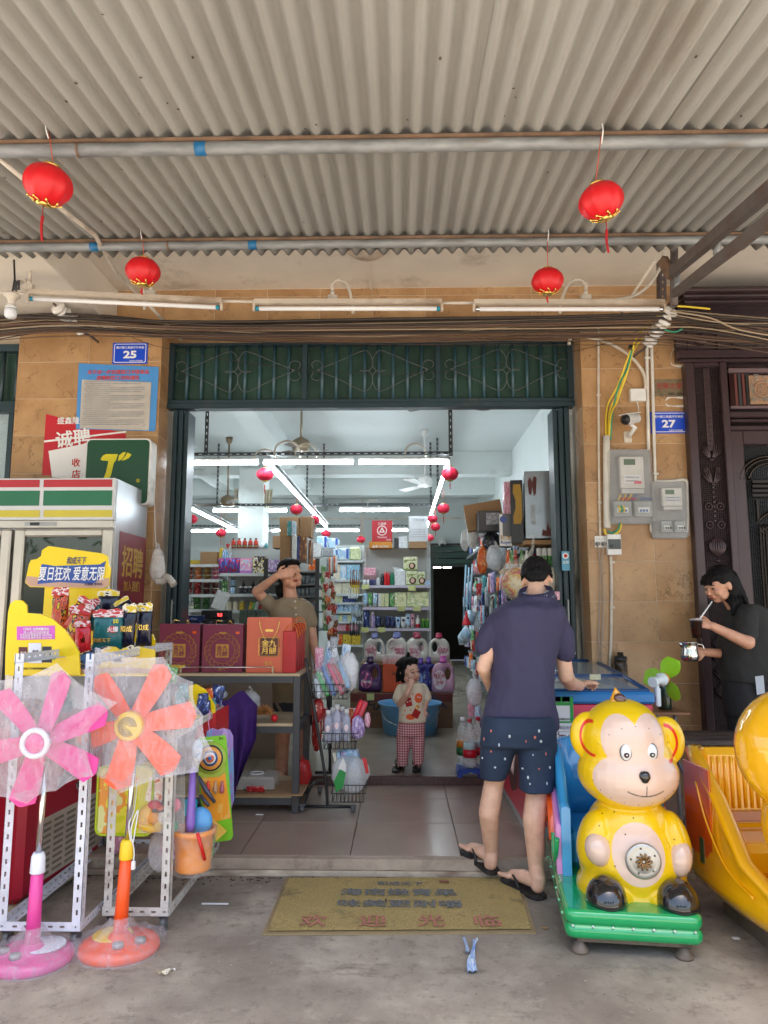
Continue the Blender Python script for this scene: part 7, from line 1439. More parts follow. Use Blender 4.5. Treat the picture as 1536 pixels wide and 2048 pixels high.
text('招聘',(sd_+.003,yc_,pz1-.2),.17,PGD,t,R=RS_,bold=.03,w=(yb-ya)*.8,h=.22);text('加入我们',(sd_+.003,yc_,pz1-.37),.08,PGD,t,R=RS_,w=(yb-ya)*.6,bold=.02);text('诚聘营业员',(sd_+.003,yc_,pz1-.55),.09,INKW,t,R=RS_,w=(yb-ya)*.8,h=.1,bold=.02);text('少儿部员工',(sd_+.003,yc_,pz1-.72),.08,PGD,t,R=RS_,w=(yb-ya)*.75,h=.08)
bagblob('hanging_bag','clear bag of rolled plastic tubing hanging by the door jamb',315,1132,15,36,5.3,BAGC,seed=40)
s=S();c0=P(312,1162,5.28);s.tube(bez([c0,c0+V((.05,.01,.0)),c0+V((.08,0,.03)),c0+V((.14,-.02,-.03))],5),.026,12);ob('plastic_roll',s,mt('milky_plastic',(.55,.52,.47),.4),label='milky plastic roll sticking out of the hanging bag',cat='roll')
ob('bag_string',S().tube([P(313,1100,5.3),P(310,1060,5.35),P(308,985,5.4)],.003,5),WHITE,label='string from which the bag of tubing hangs',cat='string')
WSL=mt('white_slotted_angle',(.66,.68,.74),.4,dirt=.06,dcol=(.2,.13,.08),vs=16);WSL2=mt('rusty_white_slotted_angle',(.60,.58,.53),.5,dirt=.38,dcol=(.14,.08,.05),vs=18)
def caster(p,par,r=.03):
 y=p+V((0,0,r));ob('caster',S().cyl(y-V((.012,0,0)),y+V((.012,0,0)),r,n=16).cyl(y-V((.016,0,0)),y+V((.016,0,0)),r*.35,n=10).box(p.x-.02,p.x+.02,p.y-.01,p.y+.012,p.z+r*1.7,p.z+r*2.3),mt('grey_rubber',(.12,.12,.12),.5),par)
def cart(nm,lab,x0,x1,yb,Ya,Yb,ztop,mat_):
 a,b=G(x0,yb,.07),G(x1,yb,.07);Ya=a.y;xa,xb=a.x,b.x;t=th(nm,lab,'cart',((xa+xb)/2,(Ya+Yb)/2,0));z0=.07;w=.038
 for x,y,A,B in((xa,Ya,(1,0,0),(0,1,0)),(xb,Ya,(-1,0,0),(0,1,0)),(xa,Yb,(1,0,0),(0,-1,0)),(xb,Yb,(-1,0,0),(0,-1,0))):ob('post',slot(S(),(x,y,z0),(x,y,ztop),A,B,w=w),mat_,t)
 for z in(z0,ztop-.04):
  for p0,p1,A in(((xa,Ya-.003,z),(xb,Ya-.003,z),(0,1,0)),((xa,Yb+.003,z),(xb,Yb+.003,z),(0,-1,0)),((xa-.003,Ya,z),(xa-.003,Yb,z),(1,0,0)),((xb+.003,Ya,z),(xb+.003,Yb,z),(-1,0,0)))[0 if z==z0 else 1:]:ob('rail',slot(S(),p0,p1,(0,0,1),A,w=w),mat_,t)
 for x in(xa+.03,xb-.03):
  for y in(Ya+.03,Yb-.03):caster(V((x,y,.001 if y<4.03 else FZ)),t)
 return t,xa,xb,Ya
ca,ax0,ax1,aY=cart('slotted_cart','clean white slotted angle cart carrying the yellow snack display',-6,162,1862,3.4,4.3,1.21,WSL)
cb_,bx0,bx1,bY=cart('slotted_cart','rusty white slotted angle cart hung with toys',205,338,1832,3.5,4.25,.86,WSL2)
xr=G(168,1790,.05).x;rz0=.03;t=th('red_chest_freezer','red chest freezer with cream louvre panel behind the white cart','freezer',(-2.3,4.2,0));yA=3.78;xl_=P(60,1700,yA).x
ob('cabinet',S().box(xl_-1.1,xl_,yA,yA+.62,.0+.04,.80,0,.03),mt('freezer_red',c_('a81a30'),.35,var=.12,vs=5,dirt=.05,dcol=(.4,.3,.25)),t)if 0 else None
q0=G(35,1815,.06);q1=G(205,1700,.06);d=(q1-q0);d.z=0;L=1.25;e=d.normalized();t.location=q0;ang=atan2(e.y,e.x);WM[t.name]=Matrix.Translation(q0)@Matrix.Rotation(ang,4,'Z');t.rotation_euler=(0,0,ang)
FRR=mt('freezer_red',c_('a81a30'),.35,var=.12,vs=5,dirt=.05,dcol=(.4,.3,.25))
ob('cabinet',S().box(0,L*.62,0,.6,-.0,.78,0,.03),FRR,t,world=False);ob('base_rim',S().box(.01,L*.62-.01,.01,.59,-.05,-.001),mt('yellowed_base',(.4,.35,.22),.5),t,world=False)
ob('vent_panel',S().box(.12,L*.6,-.006,-.001,.05,.34,0,.002),mt('vent_cream',(.5,.45,.37),.5),t,world=False)
for i in range(5):
 for k in range(9):x=.145+i*.115;z=.07+k*.029;ob('vent_slot',S().box(x,x+.085,-.011,-.0062,z,z+.014,0,.003),mt('slot_shadow',(.2,.18,.14),.6),t,world=False)
text('巧',(.45,-.004,.56),.36,mt('logo_grey',(.4,.38,.36),.4),t,world=False,bold=.05);text('巧',(.45,-.006,.56),.35,mt('logo_dark',(.03,.015,.012),.4),t,world=False,bold=.02)
ob('yellow_sticker',S().box(-.42,-.3,-.002,-.0,.1,.25),YI,t,world=False)if 0 else None
s=S().box(-.55,-.001,.12,.6,0,.78,0,.05);ob('end_wall',s,FRR,t,world=False);ob('yellow_sticker',S().box(-.36,-.16,.117,.119,.02,.2),YI,t,world=False)
YP=3.62;YEP=mt('display_yellow',c_('f0d010'),.3,var=.04);f=lambda x,y,Y=YP:(P(x,y,Y).x,P(x,y,Y).z)
ds=th('snack_display','yellow cardboard snack display with side board and header','display',P(150,1350,3.9))
out=[(10,1350),(11,1300),(16,1225),(20,1208),(30,1200),(44,1201),(53,1210),(54,1226),(80,1228),(105,1238),(130,1260),(148,1285),(158,1305),(160,1349)]
ob('side_board',S().prism([f(*p)for p in out],.012,T=Matrix.Translation((0,YP,0))),YEP,ds)
ob('pink_label',S().prism([f(*p)for p in((34,1253),(110,1251),(110,1278),(34,1280))],.001,T=Matrix.Translation((0,YP-.002,0))),mt('label_pink',c_('c858b8'),.4),ds);text('口味王 全国销量领先',P(73,1258,YP-.004),.03,INKW,ds,w=.13,bold=.03);text('开心会员扫码有奖',P(73,1265,YP-.004),.025,INKW,ds,w=.13)
for k in range(2):text('兑奖热线 服务电话 40017796',P(72,1270+5*k,YP-.004),.013,INKW,ds,w=.16)
for x0,x1,y0,y1,c,tc in((37,56,1294,1324,'5a1c24','f0e0d0'),(57,84,1286,1326,'dce0e8','4a3030'),(84,104,1293,1325,'1a2034','f0e0d0')):
 ob('printed_pouch',S().prism([f(*p)for p in((x0,y1),(x0+1,y0),(x1-1,y0),(x1,y1))],.001,T=Matrix.Translation((0,YP-.002-(.002 if c[0]=='d'else 0),0))),mt('pouch_'+c,c_(c),.4),ds);text('和成\n天下',P((x0+x1)/2,(y0+y1)/2,YP-.0065),.022,mt('pt'+tc,c_(tc),.4),ds,w=.03)
for x,y in((33,1327),(39,1324),(108,1316)):ob('printed_nut',S().prism(circ(*f(x,y),.011,12,.008),.001,T=Matrix.Translation((0,YP-.002,0))),mt('nut_green',c_('4a9040'),.4),ds)
text('和成天下全国高端销量领先',P(70,1337,YP-.004),.02,INK,ds,w=.13)
YH=4.3;out=[(50,1165),(58,1128),(62,1120),(74,1118),(82,1112),(84,1100),(97,1092),(205,1107),(215,1112),(218,1130),(222,1138),(218,1170),(206,1178),(60,1174)]
ob('header_board',S().prism([f(*p,YH)for p in out],.01,T=Matrix.Translation((0,YH,0))),YEP,ds);ob('sand_print',S().prism([f(*p,YH)for p in((51,1164),(54,1152),(90,1156),(150,1160),(218,1156),(218,1169),(206,1176.5),(60,1172.5))],.001,T=Matrix.Translation((0,YH-.002,0))),mt('sand_print',c_('c8a088'),.5),ds)
ob('blue_splash',S().prism([f(*p,YH)for p in((75,1168),(78,1160),(82,1138),(84,1128),(110,1132),(200,1129),(212,1122),(206,1145),(196,1162),(185,1168),(120,1164))],.001,T=Matrix.Translation((0,YH-.0035,0))),mt('splash_blue',c_('2850a0'),.4),ds)
text('夏日狂欢 爱意无限',P(143,1147,YH-.006),.09,INKW,ds,w=.40,h=.085,bold=.02,shear=.15);text('和成天下',P(153,1121,YH-.006),.05,mt('ink_navy',c_('2a3070'),.4),ds,w=.12,h=.045,bold=.02,shear=.2);text('买整箱 享好礼',P(187,1168,YH-.006),.03,mt('ink_navy',c_('2a3070'),.4),ds,w=.11,bold=.02)
ob('back_board',S().prism([f(*p,YH)for p in((78,1310),(88,1170),(222,1178),(300,1290),(305,1340))],.008,T=Matrix.Translation((0,YH+.012,0))),YEP,ds);ob('end_board',S().prism([f(*p,4.0)for p in((296,1350),(296,1275),(303,1268),(309,1280),(310,1350))],.02,T=Matrix.Translation((0,4.0,0))),YEP,ds)
ob('front_lip',S().prism([f(*p,3.75)for p in((157,1352),(157,1308),(180,1300),(210,1292),(232,1294),(240,1300),(262,1290),(310,1300),(310,1352))],.008,T=Matrix.Translation((0,3.75,0))),prn('lip_print',[c_('e8c838'),c_('e8c838'),c_('e0d0b0'),c_('3a3848'),c_('5080b8')],3),ds);text('夏日狂欢',P(183,1325,3.745),.05,mt('ink_blue',c_('3a70b8'),.4),ds,w=.10,bold=.03,shear=.1);ob('sand_print',S().prism([f(*p,3.75)for p in((158,1352),(158,1338),(240,1334),(309,1338),(309,1352))],.001,T=Matrix.Translation((0,3.748,0))),mt('sand_print',c_('c8a088'),.5),ds)
ob('tray',S().box(P(12,1350,3.63).x,P(308,1350,3.75).x,3.66,4.29,P(100,1352,3.66).z,P(100,1350,3.66).z+.004),YEP,ds)
HR=prn('header_card_red',[c_('c03038'),c_('e8d8d8'),c_('a82028')],3);HY_=prn('header_card_yellow',[c_('e0c020'),c_('f0e8d0'),c_('2a2438')],3);PRT={'ro':prn('pouch_red_orange',[c_('b83018'),c_('d86020'),c_('301810'),c_('e0b820')],4,r=.22),'rd':prn('pouch_scarlet',[c_('c81828'),c_('e02838'),c_('501010')],3,r=.2),'te':prn('pouch_teal',[c_('146064'),c_('1c7478'),c_('0c3c40')],2,r=.22),'na':prn('pouch_navy',[c_('14162c'),c_('20243c'),c_('0c0c18')],3,r=.2)}
for i,(x,y0,y1,w,k,Y,ry,lab)in enumerate(((118,1188,1262,34,'ro',4.15,0,'red and orange pouch at the back corner of the snack display'),(142,1200,1262,40,'ro',4.05,.5,'tilted orange pouch lying across the snack display'),(178,1208,1262,42,'te',4.1,0,'small teal pouch behind the front row'),(216,1190,1240,44,'na',4.2,0,'dark pouch with yellow card at the back of the display'),(148,1225,1300,44,'ro',3.95,.12,'orange pouch under a red header card in the front row'),(166,1252,1306,32,'rd',3.85,-.05,'bright scarlet pouch in the front row'),(214,1232,1302,60,'te',3.88,0,'large teal pouch in the middle of the front row'),(254,1222,1296,28,'na',3.9,.04,'narrow navy pouch beside the large teal one'),(287,1220,1292,32,'na',3.95,0,'navy pouch with gold leaves at the end of the display'),(262,1200,1240,32,'na',4.1,-.5,'slanting dark pouch with yellow card behind the navy pair'))):
 q=P(x,y1,Y);m=ppm(Y);h=(y1-y0)*m*1.03;W=w*m;t=th('snack_pouch',lab,'pouch',q);me=f_pouch(W,h,.05)().mesh('pouch');me.materials.append(PRT[k]);ob('pouch',me,PRT[k],t,world=False,rot=(0,ry,0))
 hm=HY_ if k=='na'else HR;s=S().prism([(-W*.5,h*.93),(-W*.52,h*1.08),(-W*.3,h*1.16),(0,h*1.13),(W*.3,h*1.18),(W*.52,h*1.12),(W*.5,h*.93)],.003);ob('header_card',s,hm,t,world=False,loc=(0,-.012,0),rot=(0,ry,0))
 if i==6:text('和成天下',(W*.0-.02,-.031,h*.3),.07,GOLD,t,world=False,w=W*.6,bold=.03);text('火爆',(W*.24,-.034,h*.6),.03,INKW,t,world=False,bold=.03);ob('badge',S().prism(circ(W*.24,h*.6,.028,16,.018),.001),INKR,t,world=False,loc=(0,-.033,0));text('50',(W*.32,-.03,h*.82),.03,YI,t,world=False,bold=.03)
 elif k=='na'and i in(7,8):text('和成',(0,-.03,h*.5),.035,GOLD,t,world=False,bold=.01)
def fan(lab,hub,Yh,basep,angs,col,hubc,outline,rb,tubeseg,collar,ring,bagseed,bladecol):
 hc=P(*hub,Yh);bp=G(*basep,0);t=th('floor_fan',lab,'fan',bp);m=ppm(Yh);R=Matrix.Rotation(0,3,'X')
 for k,(a,L)in enumerate(angs):
  a=radians(a);s=S();nu,nv=8,10
  def fn(u,v):
   r=(22+(L-19)*v)*m;w=(16+8*sin(pi*.5*v))*m*(1 if v<.9 else sqrt(max(0.02,1-((v-.9)/.1)**2))*.98+.02);tt=(u*2-1)*w
   return hc+V((r*cos(a)-tt*sin(a),.0+.5*tt*.55+.012*sin(v*3),r*sin(a)+tt*cos(a)))
  s.grid(nu,nv,fn);n0=len(s.v);s.v+=[(x,y+.004,z)for x,y,z in s.v];s.f+=[tuple(i+n0 for i in f)[::-1]for f in s.f];s.m+=s.m[:];s.s+=s.s[:];ob('blade',s,bladecol,t)
 RX=Matrix.Rotation(pi/2,3,'X')
 if ring:ob('hub_ring',S().lathe([(19*m,0),(26*m,0),(30*m,.01),(29*m,.02),(24*m,.026),(20*m,.02),(19*m,.0)],hc+V((0,-.03,0)),36,R=RX),hubc,t);ob('hub',S().lathe([(21*m,-.01),(21*m,.01),(15*m,.02),(0,.02)],hc+V((0,-.03,0)),28,R=RX),bladecol,t)
 else:
  ob('hub',S().lathe([(28*m,-.02),(28*m,.02),(25*m,.028),(0,.03)],hc+V((0,-.02,0)),36,R=RX),hubc,t)
  for r_ in(5,9,12,15,18):ob('hub_groove',S().tube([hc+V((r_*m*cos(a),-.051,r_*m*sin(a)))for a in[2*pi*k/28 for k in range(25)]],.0015,5),mt('groove_brown',(.12,.08,.01),.5),t)
 top=hc+V((0,.06,-.03));bt_=bp+V((0,0,.03));ob('motor',S().ball(hc+V((0,.07,0)),(.05,.06,.05),18),hubc,t)
 mid=bt_.lerp(top,tubeseg);ob('steel_pole',S().cyl(mid,top,.0125,n=16),CHROME,t);ob('lower_pole',S().cyl(bt_,mid,.030,.0235,20),col,t);ob('collar',S().lathe([(.028,-.035),(.030,-.03),(.027,.03),(.02,.045)],mid,20),collar,t)
 s=S();s.lathe([(rb*.98,0),(rb,.01),(rb*.97,.03),(rb*.8,.042),(rb*.3,.05),(.035,.07)],bp,40,sy=.95);ob('base',s,col,t)
 ob('base_inlay',S().lathe([(rb*.5,.0495),(rb*.45,.053),(0,.055)],bp+V((rb*.25*(1 if ring else-1),.03,0)),24),hubc,t)
 for k in range(2):ob('knob',S().lathe([(.022,.045),(.022,.062),(0,.064)],bp+V((rb*(.15+.45*k)*(-1 if ring else 1),-rb*(.5-.3*k),0)),16),mt('grey_knob',(.35,.34,.33),.4),t)
 pts=[(P(x,y,Yh)-hc)*1.1 for x,y in outline];n=len(pts)
 for sg,nm in((-1,'plastic_cover'),(1,'plastic_cover')):
  s=S();N=n*7
  def fn(u,v):
   f_=(u*n)%n;i=int(f_);w=f_-i;p=pts[i%n]*(1-w)+pts[(i+1)%n]*w;sag=1-.07*sin(pi*w);q=hc+p*v*sag
   b_=(1-v**2.2)*.045+.014*noise.noise(V((u*14,v*2.5,bagseed)))*v+.010*noise.noise(V((q.x*22,q.z*22,bagseed)))+.006*noise.noise(V((q.x*60+q.z*30,q.z*50,3)))
   return q+V((0,sg*(b_+.02*(1-v))-.005,0))
  s.grid(N,12,fn);ob(nm,s,FILMF,t)
 s=S();n=48
 def fb(u,v):
  a=2*pi*u;k=v;r=rb*(1.14+.12*noise.noise(V((cos(a)*2,sin(a)*2,bagseed)))+.05*noise.noise(V((cos(a)*8,sin(a)*8,4))))
  if k<.35:rr_=r*(1-.02*k);z=.003+k/.35*.035*(1+.5*noise.noise(V((a*4,1,bagseed))))
  else:w=(k-.35)/.65;rr_=r*.96*(1-w)+.04*w;z=.048+.012*noise.noise(V((cos(a)*5*(1-w),sin(a)*5*(1-w),k*3)))+.085*w**3
  return(bp.x+rr_*cos(a),bp.y+rr_*.95*sin(a),z+.006*noise.noise(V((a*9,k*9,2))))
 s.grid(n,18,fb);ob('base_cover',s,FILMF,t);return t,hc,bp
FILMF=film('fan_bag_film',(.70,.68,.72),.12,.46,42,(1,1,.33),1.2,.2)
PK=mt('fan_pink',c_('e04898'),.35,var=.03);PKB=mt('fan_pink_blade',c_('d83c8c'),.35,var=.05);ORP=mt('fan_orange',c_('f85a20'),.35,var=.03);ORB=mt('fan_orange_blade',c_('f85c2c'),.35,var=.05);YPL=mt('fan_yellow',c_('f0c828'),.35,var=.03);WPK=mt('fan_white',(.75,.78,.84),.35,var=.02)
fan('pink floor fan with white hub wrapped in clear plastic',(80,1483),3.08,(62,1922),[(75,138),(24,140),(-28,125),(-105,125),(-166,115),(134,128)],PK,WPK,[(0,1372),(112,1340),(222,1412),(168,1465),(178,1545),(110,1572),(58,1596),(-30,1585),(-80,1520),(-70,1420)],.165,.42,WPK,True,3.3,PKB)
fan('orange floor fan with yellow hub wrapped in clear plastic',(263,1450),3.2,(238,1900),[(62,128),(10,126),(-44,120),(-102,122),(-164,108),(129,118)],ORP,YPL,[(198,1308),(322,1326),(376,1372),(394,1432),(416,1503),(385,1535),(243,1574),(205,1545),(160,1535),(152,1480),(182,1420),(176,1350)],.165,.42,YPL,False,7.7,ORB)
cw=bez([P(275,1560,3.3),P(268,1620,3.25),P(258,1650,3.22),P(264,1690,3.22),P(272,1650,3.22),P(276,1620,3.24),P(262,1660,3.22),P(268,1700,3.22),P(267,1722,3.22)],8);ob('fan_cord',S().tube(cw,.0028,6).box(cw[-1].x-.009,cw[-1].x+.009,cw[-1].y-.006,cw[-1].y+.006,cw[-1].z-.035,cw[-1].z,0,.003),WHITE,label='white power cord and plug looped beside the orange fan pole',cat='cord')
Yt=3.46;m=ppm(Yt)
t=th('toy_fruit_set','yellow blister card of toy fruit in clear wrap','toy',P(324,1668,Yt));tray=rrect(P(276,0,Yt).x,P(371,0,Yt).x,P(0,1668,Yt).z,P(0,1532,Yt).z,.03);LIMEY=prn('fruit_card',[c_('d8d818'),c_('e8e040'),c_('f0a040'),c_('e8e8a0')],2)
ob('card',S().prism(tray,.03,T=Matrix.Translation((0,Yt,0))),LIMEY,t);ob('rim',S().tube([(x,Yt-.004,z)for x,z in tray]+[(tray[0][0],Yt-.004,tray[0][1])],.006,6),mt('lime_rim',c_('b8d020'),.3),t)
ob('printed_fruit',S().prism([(P(x,y,Yt).x,P(x,y,Yt).z)for x,y in((290,1600),(300,1555),(320,1548),(340,1565),(352,1560),(345,1590),(320,1612))],.001,T=Matrix.Translation((0,Yt-.002,0))),prn('fruit_photo',[c_('f0d8d8'),c_('f8f0e8'),c_('e07858')],3),t)
for nm,x,y,rx,rz,c,an in(('toy_peach',290,1632,13,22,'f0c060',.3),('toy_strawberry',310,1610,14,9,'c81838',.1),('toy_watermelon_slice',350,1610,12,13,'e05878',0),('toy_orange',306,1634,14,12,'f0a018',0),('toy_egg',329,1634,14,16,'e4e4dc',.2),('toy_banana',294,1655,20,9,'f0c010',.25),('toy_corn',318,1652,10,12,'e8c050',.6),('toy_watermelon',344,1653,13,12,'1a8a58',0),('toy_radish',322,1616,8,6,'e86848',0)):
 ob(nm,S().ball(P(x,y,Yt-.012),(rx*m,.02,rz*m),18,R=Matrix.Rotation(an,3,'Y')),mt(nm,c_(c),.25,var=.1,vs=30),t)
ob('wrap',S().grid(10,14,lambda u,v:P(277+93*u,1667-134*v,Yt-.03)+V((0,-.006*noise.noise(V((u*9,v*4,1)))-.012*sin(pi*u)*sin(pi*v),0))),film('toy_wrap',(.9,.9,.9),.05,.4,18,(1.6,1,.3)),t)
t=th('toy_sword','lilac and black toy sword hanging between the fruit set and the dart card','toy',P(382,1660,Yt));LIL=mt('lilac_plastic',c_('8a68c0'),.3)
ob('blade',S().tube([P(381,1662,Yt),P(381,1645,Yt),P(383,1600,Yt),P(386,1535,Yt)],[.018,.022,.018,.014],12),LIL,t);ob('hilt',S().box(P(375,0,Yt).x,P(396,0,Yt).x,Yt-.02,Yt-.014,P(0,1552,Yt).z,P(0,1546,Yt).z).box(P(389,0,Yt).x,P(395,0,Yt).x,Yt-.02,Yt+.0,P(0,1640,Yt).z,P(0,1550,Yt).z,0,.003).box(P(374,0,Yt).x,P(395,0,Yt).x,Yt-.026,Yt-.021,P(0,1620,Yt).z,P(0,1612,Yt).z),BLACK,t)
Yc2=3.75;m=ppm(Yc2);t=th('dart_toy_card','green and orange blister card with dart board and toy gun','toy',P(430,1680,Yc2));F=lambda x,y:(P(x,y,Yc2).x,P(x,y,Yc2).z);TC=Matrix.Translation((0,Yc2,0))
ob('card',S().prism([F(*p)for p in((396,1476),(450,1470),(453,1480),(466,1672),(462,1680),(425,1686),(400,1600))],.004,T=TC),mt('card_green',c_('7cc428'),.35),t)
ob('orange_print',S().prism([F(*p)for p in((400,1530),(448,1524),(462,1636),(420,1645),(404,1600))],.001,T=Matrix.Translation((0,Yc2-.002,0))),prn('card_orange',[c_('f0a030'),c_('f0b858'),c_('e88848')],2),t)
c0=P(421,1516,Yc2-.006);RX=Matrix.Rotation(pi/2,3,'X')
for r_,c,d in((31,'a0b848',0),(25,'20243c',.002),(22,'e8a048',.004),(15,'2a5088',.006),(11,'e0e0e0',.008),(8,'d86838',.010),(4,'3a70b0',.012)):ob('dart_ring',S().lathe([(r_*m,0),(r_*m,.0015),(0,.0015)],c0-V((0,d,0)),28,R=RX),mt('dart_'+c,c_(c),.4),t)
ob('ribbon',S().prism([F(*p)for p in((396,1545),(406,1541),(440,1540),(452,1528),(450,1545),(440,1553),(400,1555))],.003,T=Matrix.Translation((0,Yc2-.006,0))),mt('ribbon_olive',c_('9cb040'),.4),t)
for x,c in((416,'e03838'),(431,'c09878'),(444,'b06070')):ob('toy_dart',S().lathe([(0,-.03),(.009,-.025),(.012,-.01),(.006,.02),(.006,.03)],P(x,1575,Yc2-.015),12),mt('pin_'+c,c_(c),.25),t)
ob('toy_clip',S().box(P(428,0,Yc2).x,P(449,0,Yc2).x,Yc2-.03,Yc2-.002,P(0,1628,Yc2).z,P(0,1594,Yc2).z,0,.006),mt('clip_cyan',c_('20a8c8'),.25),t);ob('toy_gun',S().tube([P(396,1552,Yc2-.02),P(412,1580,Yc2-.03),P(430,1605,Yc2-.03)],[.008,.013,.008],8).tube([P(400,1590,Yc2-.02),P(418,1612,Yc2-.03)],.009,8),mt('gun_metal',(.1,.11,.16),.3,metal=.4),t)
text('SHOOT',P(412,1483,Yc2-.003),.02,INKW,t,bold=.03);text('3+',P(442,1477,Yc2-.003),.022,INK,t,bold=.02);ob('price_sticker',S().box(P(438,0,Yc2).x,P(451,0,Yc2).x,Yc2-.003,Yc2-.001,P(0,1492,Yc2).z,P(0,1484,Yc2).z),INKW,t);ob('foam_wedge',S().prism([F(*p)for p in((425,1634),(455,1660),(436,1678))],.03,T=Matrix.Translation((0,Yc2-.04,0))),mt('foam_yellow',c_('e8c050'),.6),t)
ob('hook_string',S().tube([P(420,1420,Yc2),P(417,1445,Yc2),P(420,1472,Yc2)],.002,5),PKG,t)
ob('heart_card',S().prism([(P(x,y,3.85).x,P(x,y,3.85).z)for x,y in((412,1475),(414,1462),(424,1456),(436,1460),(446,1456),(460,1460),(466,1472),(468,1600),(455,1640),(420,1600))],.004,T=Matrix.Translation((0,3.85,0))),prn('lilac_card',[c_('80a8d8'),c_('a888c8'),c_('c8a8d8')],3),label='blue and lilac heart topped toy card behind the dart card',cat='toy card')
t=th('sand_bucket','orange toy bucket with red handle in clear wrap','bucket',P(385,1742,3.5));c0=P(386,1738,3.5);m=ppm(3.5);h=P(386,1655,3.5).z-c0 .z;OB=mt('bucket_orange',c_('f89418'),.35,bump=.6,bs=300)
ob('body',S().lathe([(31*m,0),(34*m,.006),(33*m,.02),(37*m,h*.85),(41*m,h*.87),(41*m,h),(38*m,h),(34*m,h*.8)],c0,32),OB,t);ob('handle',S().tube([c0+V((16*m,-38*m,h*1.02)),c0+V((24*m,-37*m,h*.7)),c0+V((30*m,-30*m,h*.35))],.008,8),mt('bucket_handle_red',c_('d82020'),.3),t);ob('blue_scoop',S().ball(c0+V((10*m,.01,h*1.15)),(24*m,.03,26*m),18),mt('scoop_blue',c_('5aa0d8'),.35),t);ob('net_wrap',S().lathe([(38*m,-.01),(41*m,h*.5),(44*m,h*1.05)],c0,24),film('bucket_film',(.9,.9,.9),.03,.3,22),t)
bagblob('bagged_toy','pink toy in a clear bag hanging low inside the rusty cart',318,1700,20,38,3.6,BAGC,seed=50);bagblob('bagged_toy','pink toy body inside the clear bag in the rusty cart',328,1695,8,24,3.62,PR['pink'],seed=51,knot=False)
t=th('snack_tray','red and yellow scalloped snack tray at the end of the display','tray',P(405,1480,4.0));F4=lambda x,y:(P(x,y,4.0).x,P(x,y,4.0).z)
ob('yellow_side',S().prism([F4(*p)for p in((378,1440),(378,1372),(392,1368),(412,1380),(430,1410),(431,1425),(400,1436))],.006,T=Matrix.Translation((0,4.0,0))),YEP,t);ob('red_side',S().prism([F4(*p)for p in((385,1495),(400,1437),(431,1424),(431,1465),(428,1498))],.3,T=Matrix.Translation((0,4.004,0))),mt('tray_red',c_('c02028'),.35),t)
for k,(x,y,c)in enumerate(((330,1345,'green'),(342,1352,'green'),(368,1385,'teal'),(360,1400,'teal'),(400,1415,'navy'),(408,1405,'navy'),(412,1420,'navy'))):q=P(x,y+14,3.98);put('snack_bag','%s snack bag standing in the tray row behind the orange fan'%c,'snack bag','snack bags behind the orange fan','sbg'+c,f_pouch(.055,.085,.03),PR[c],q,ry=.15*sin(k*2))
Y1t,Y2t=4.93,5.5;m=ppm(Y1t);xa,xb=P(316,1400,Y1t).x,P(600,1400,Y1t).x;tb=th('display_table','dark steel framed display table with wooden shelves','table',((xa+xb)/2,Y1t,FZ));zt_=P(500,1347,Y1t).z
TW=mt('pale_pine_edge',(.52,.4,.24),.5,var=.15,vs=6,st=(.3,6,6));DST=mt('charcoal_steel',(.055,.058,.062),.45,dirt=.08)
for y0,d in((1347,0),(1447,0),(1590,0)):
 z=P(500,y0,Y1t).z;ob('shelf_board',S().box(xa+.002,xb-.047,Y1t+.0,Y2t,z-.018,z,0,.002)if y0>1400 else S().box(xa,xb,Y1t,Y2t,z-.018,z,0,.002),TW,tb);ob('frame_rail',S().box(xa+.045,xb-.047,Y1t+.004,Y1t+.04,z-.062,z-.0185),DST,tb);ob('frame_rail',S().box(xb-.04,xb-.004,Y1t+.05,Y2t-.05,z-.062,z-.0185),DST,tb)
for x in(xa,xb-.045):
 for y in(Y1t+.001,Y2t-.046):ob('leg',S().box(x,x+.045,y,y+.045,FZ,zt_-.0185,0,.002),DST,tb)
ob('guard_rail',S().cyl((P(340,0,Y1t).x,Y1t+.01,zt_+.04),(P(572,0,Y1t).x,Y1t+.01,zt_+.04),.0035,n=8),CHROME,tb)
for x in(410,572):q=P(x,0,Y1t).x;ob('rail_bracket',S().box(q-.006,q+.006,Y1t+.004,Y1t+.02,zt_,zt_+.046,0,.002),mt('pale_brass',(.5,.42,.25),.35,metal=.5),tb)
MAR=mt('gift_bag_maroon',c_('7c2a44'),.4,var=.05);COR=mt('gift_bag_coral',c_('d8694a'),.4,var=.05);GI=mt('gold_print',c_('c08838'),.4)
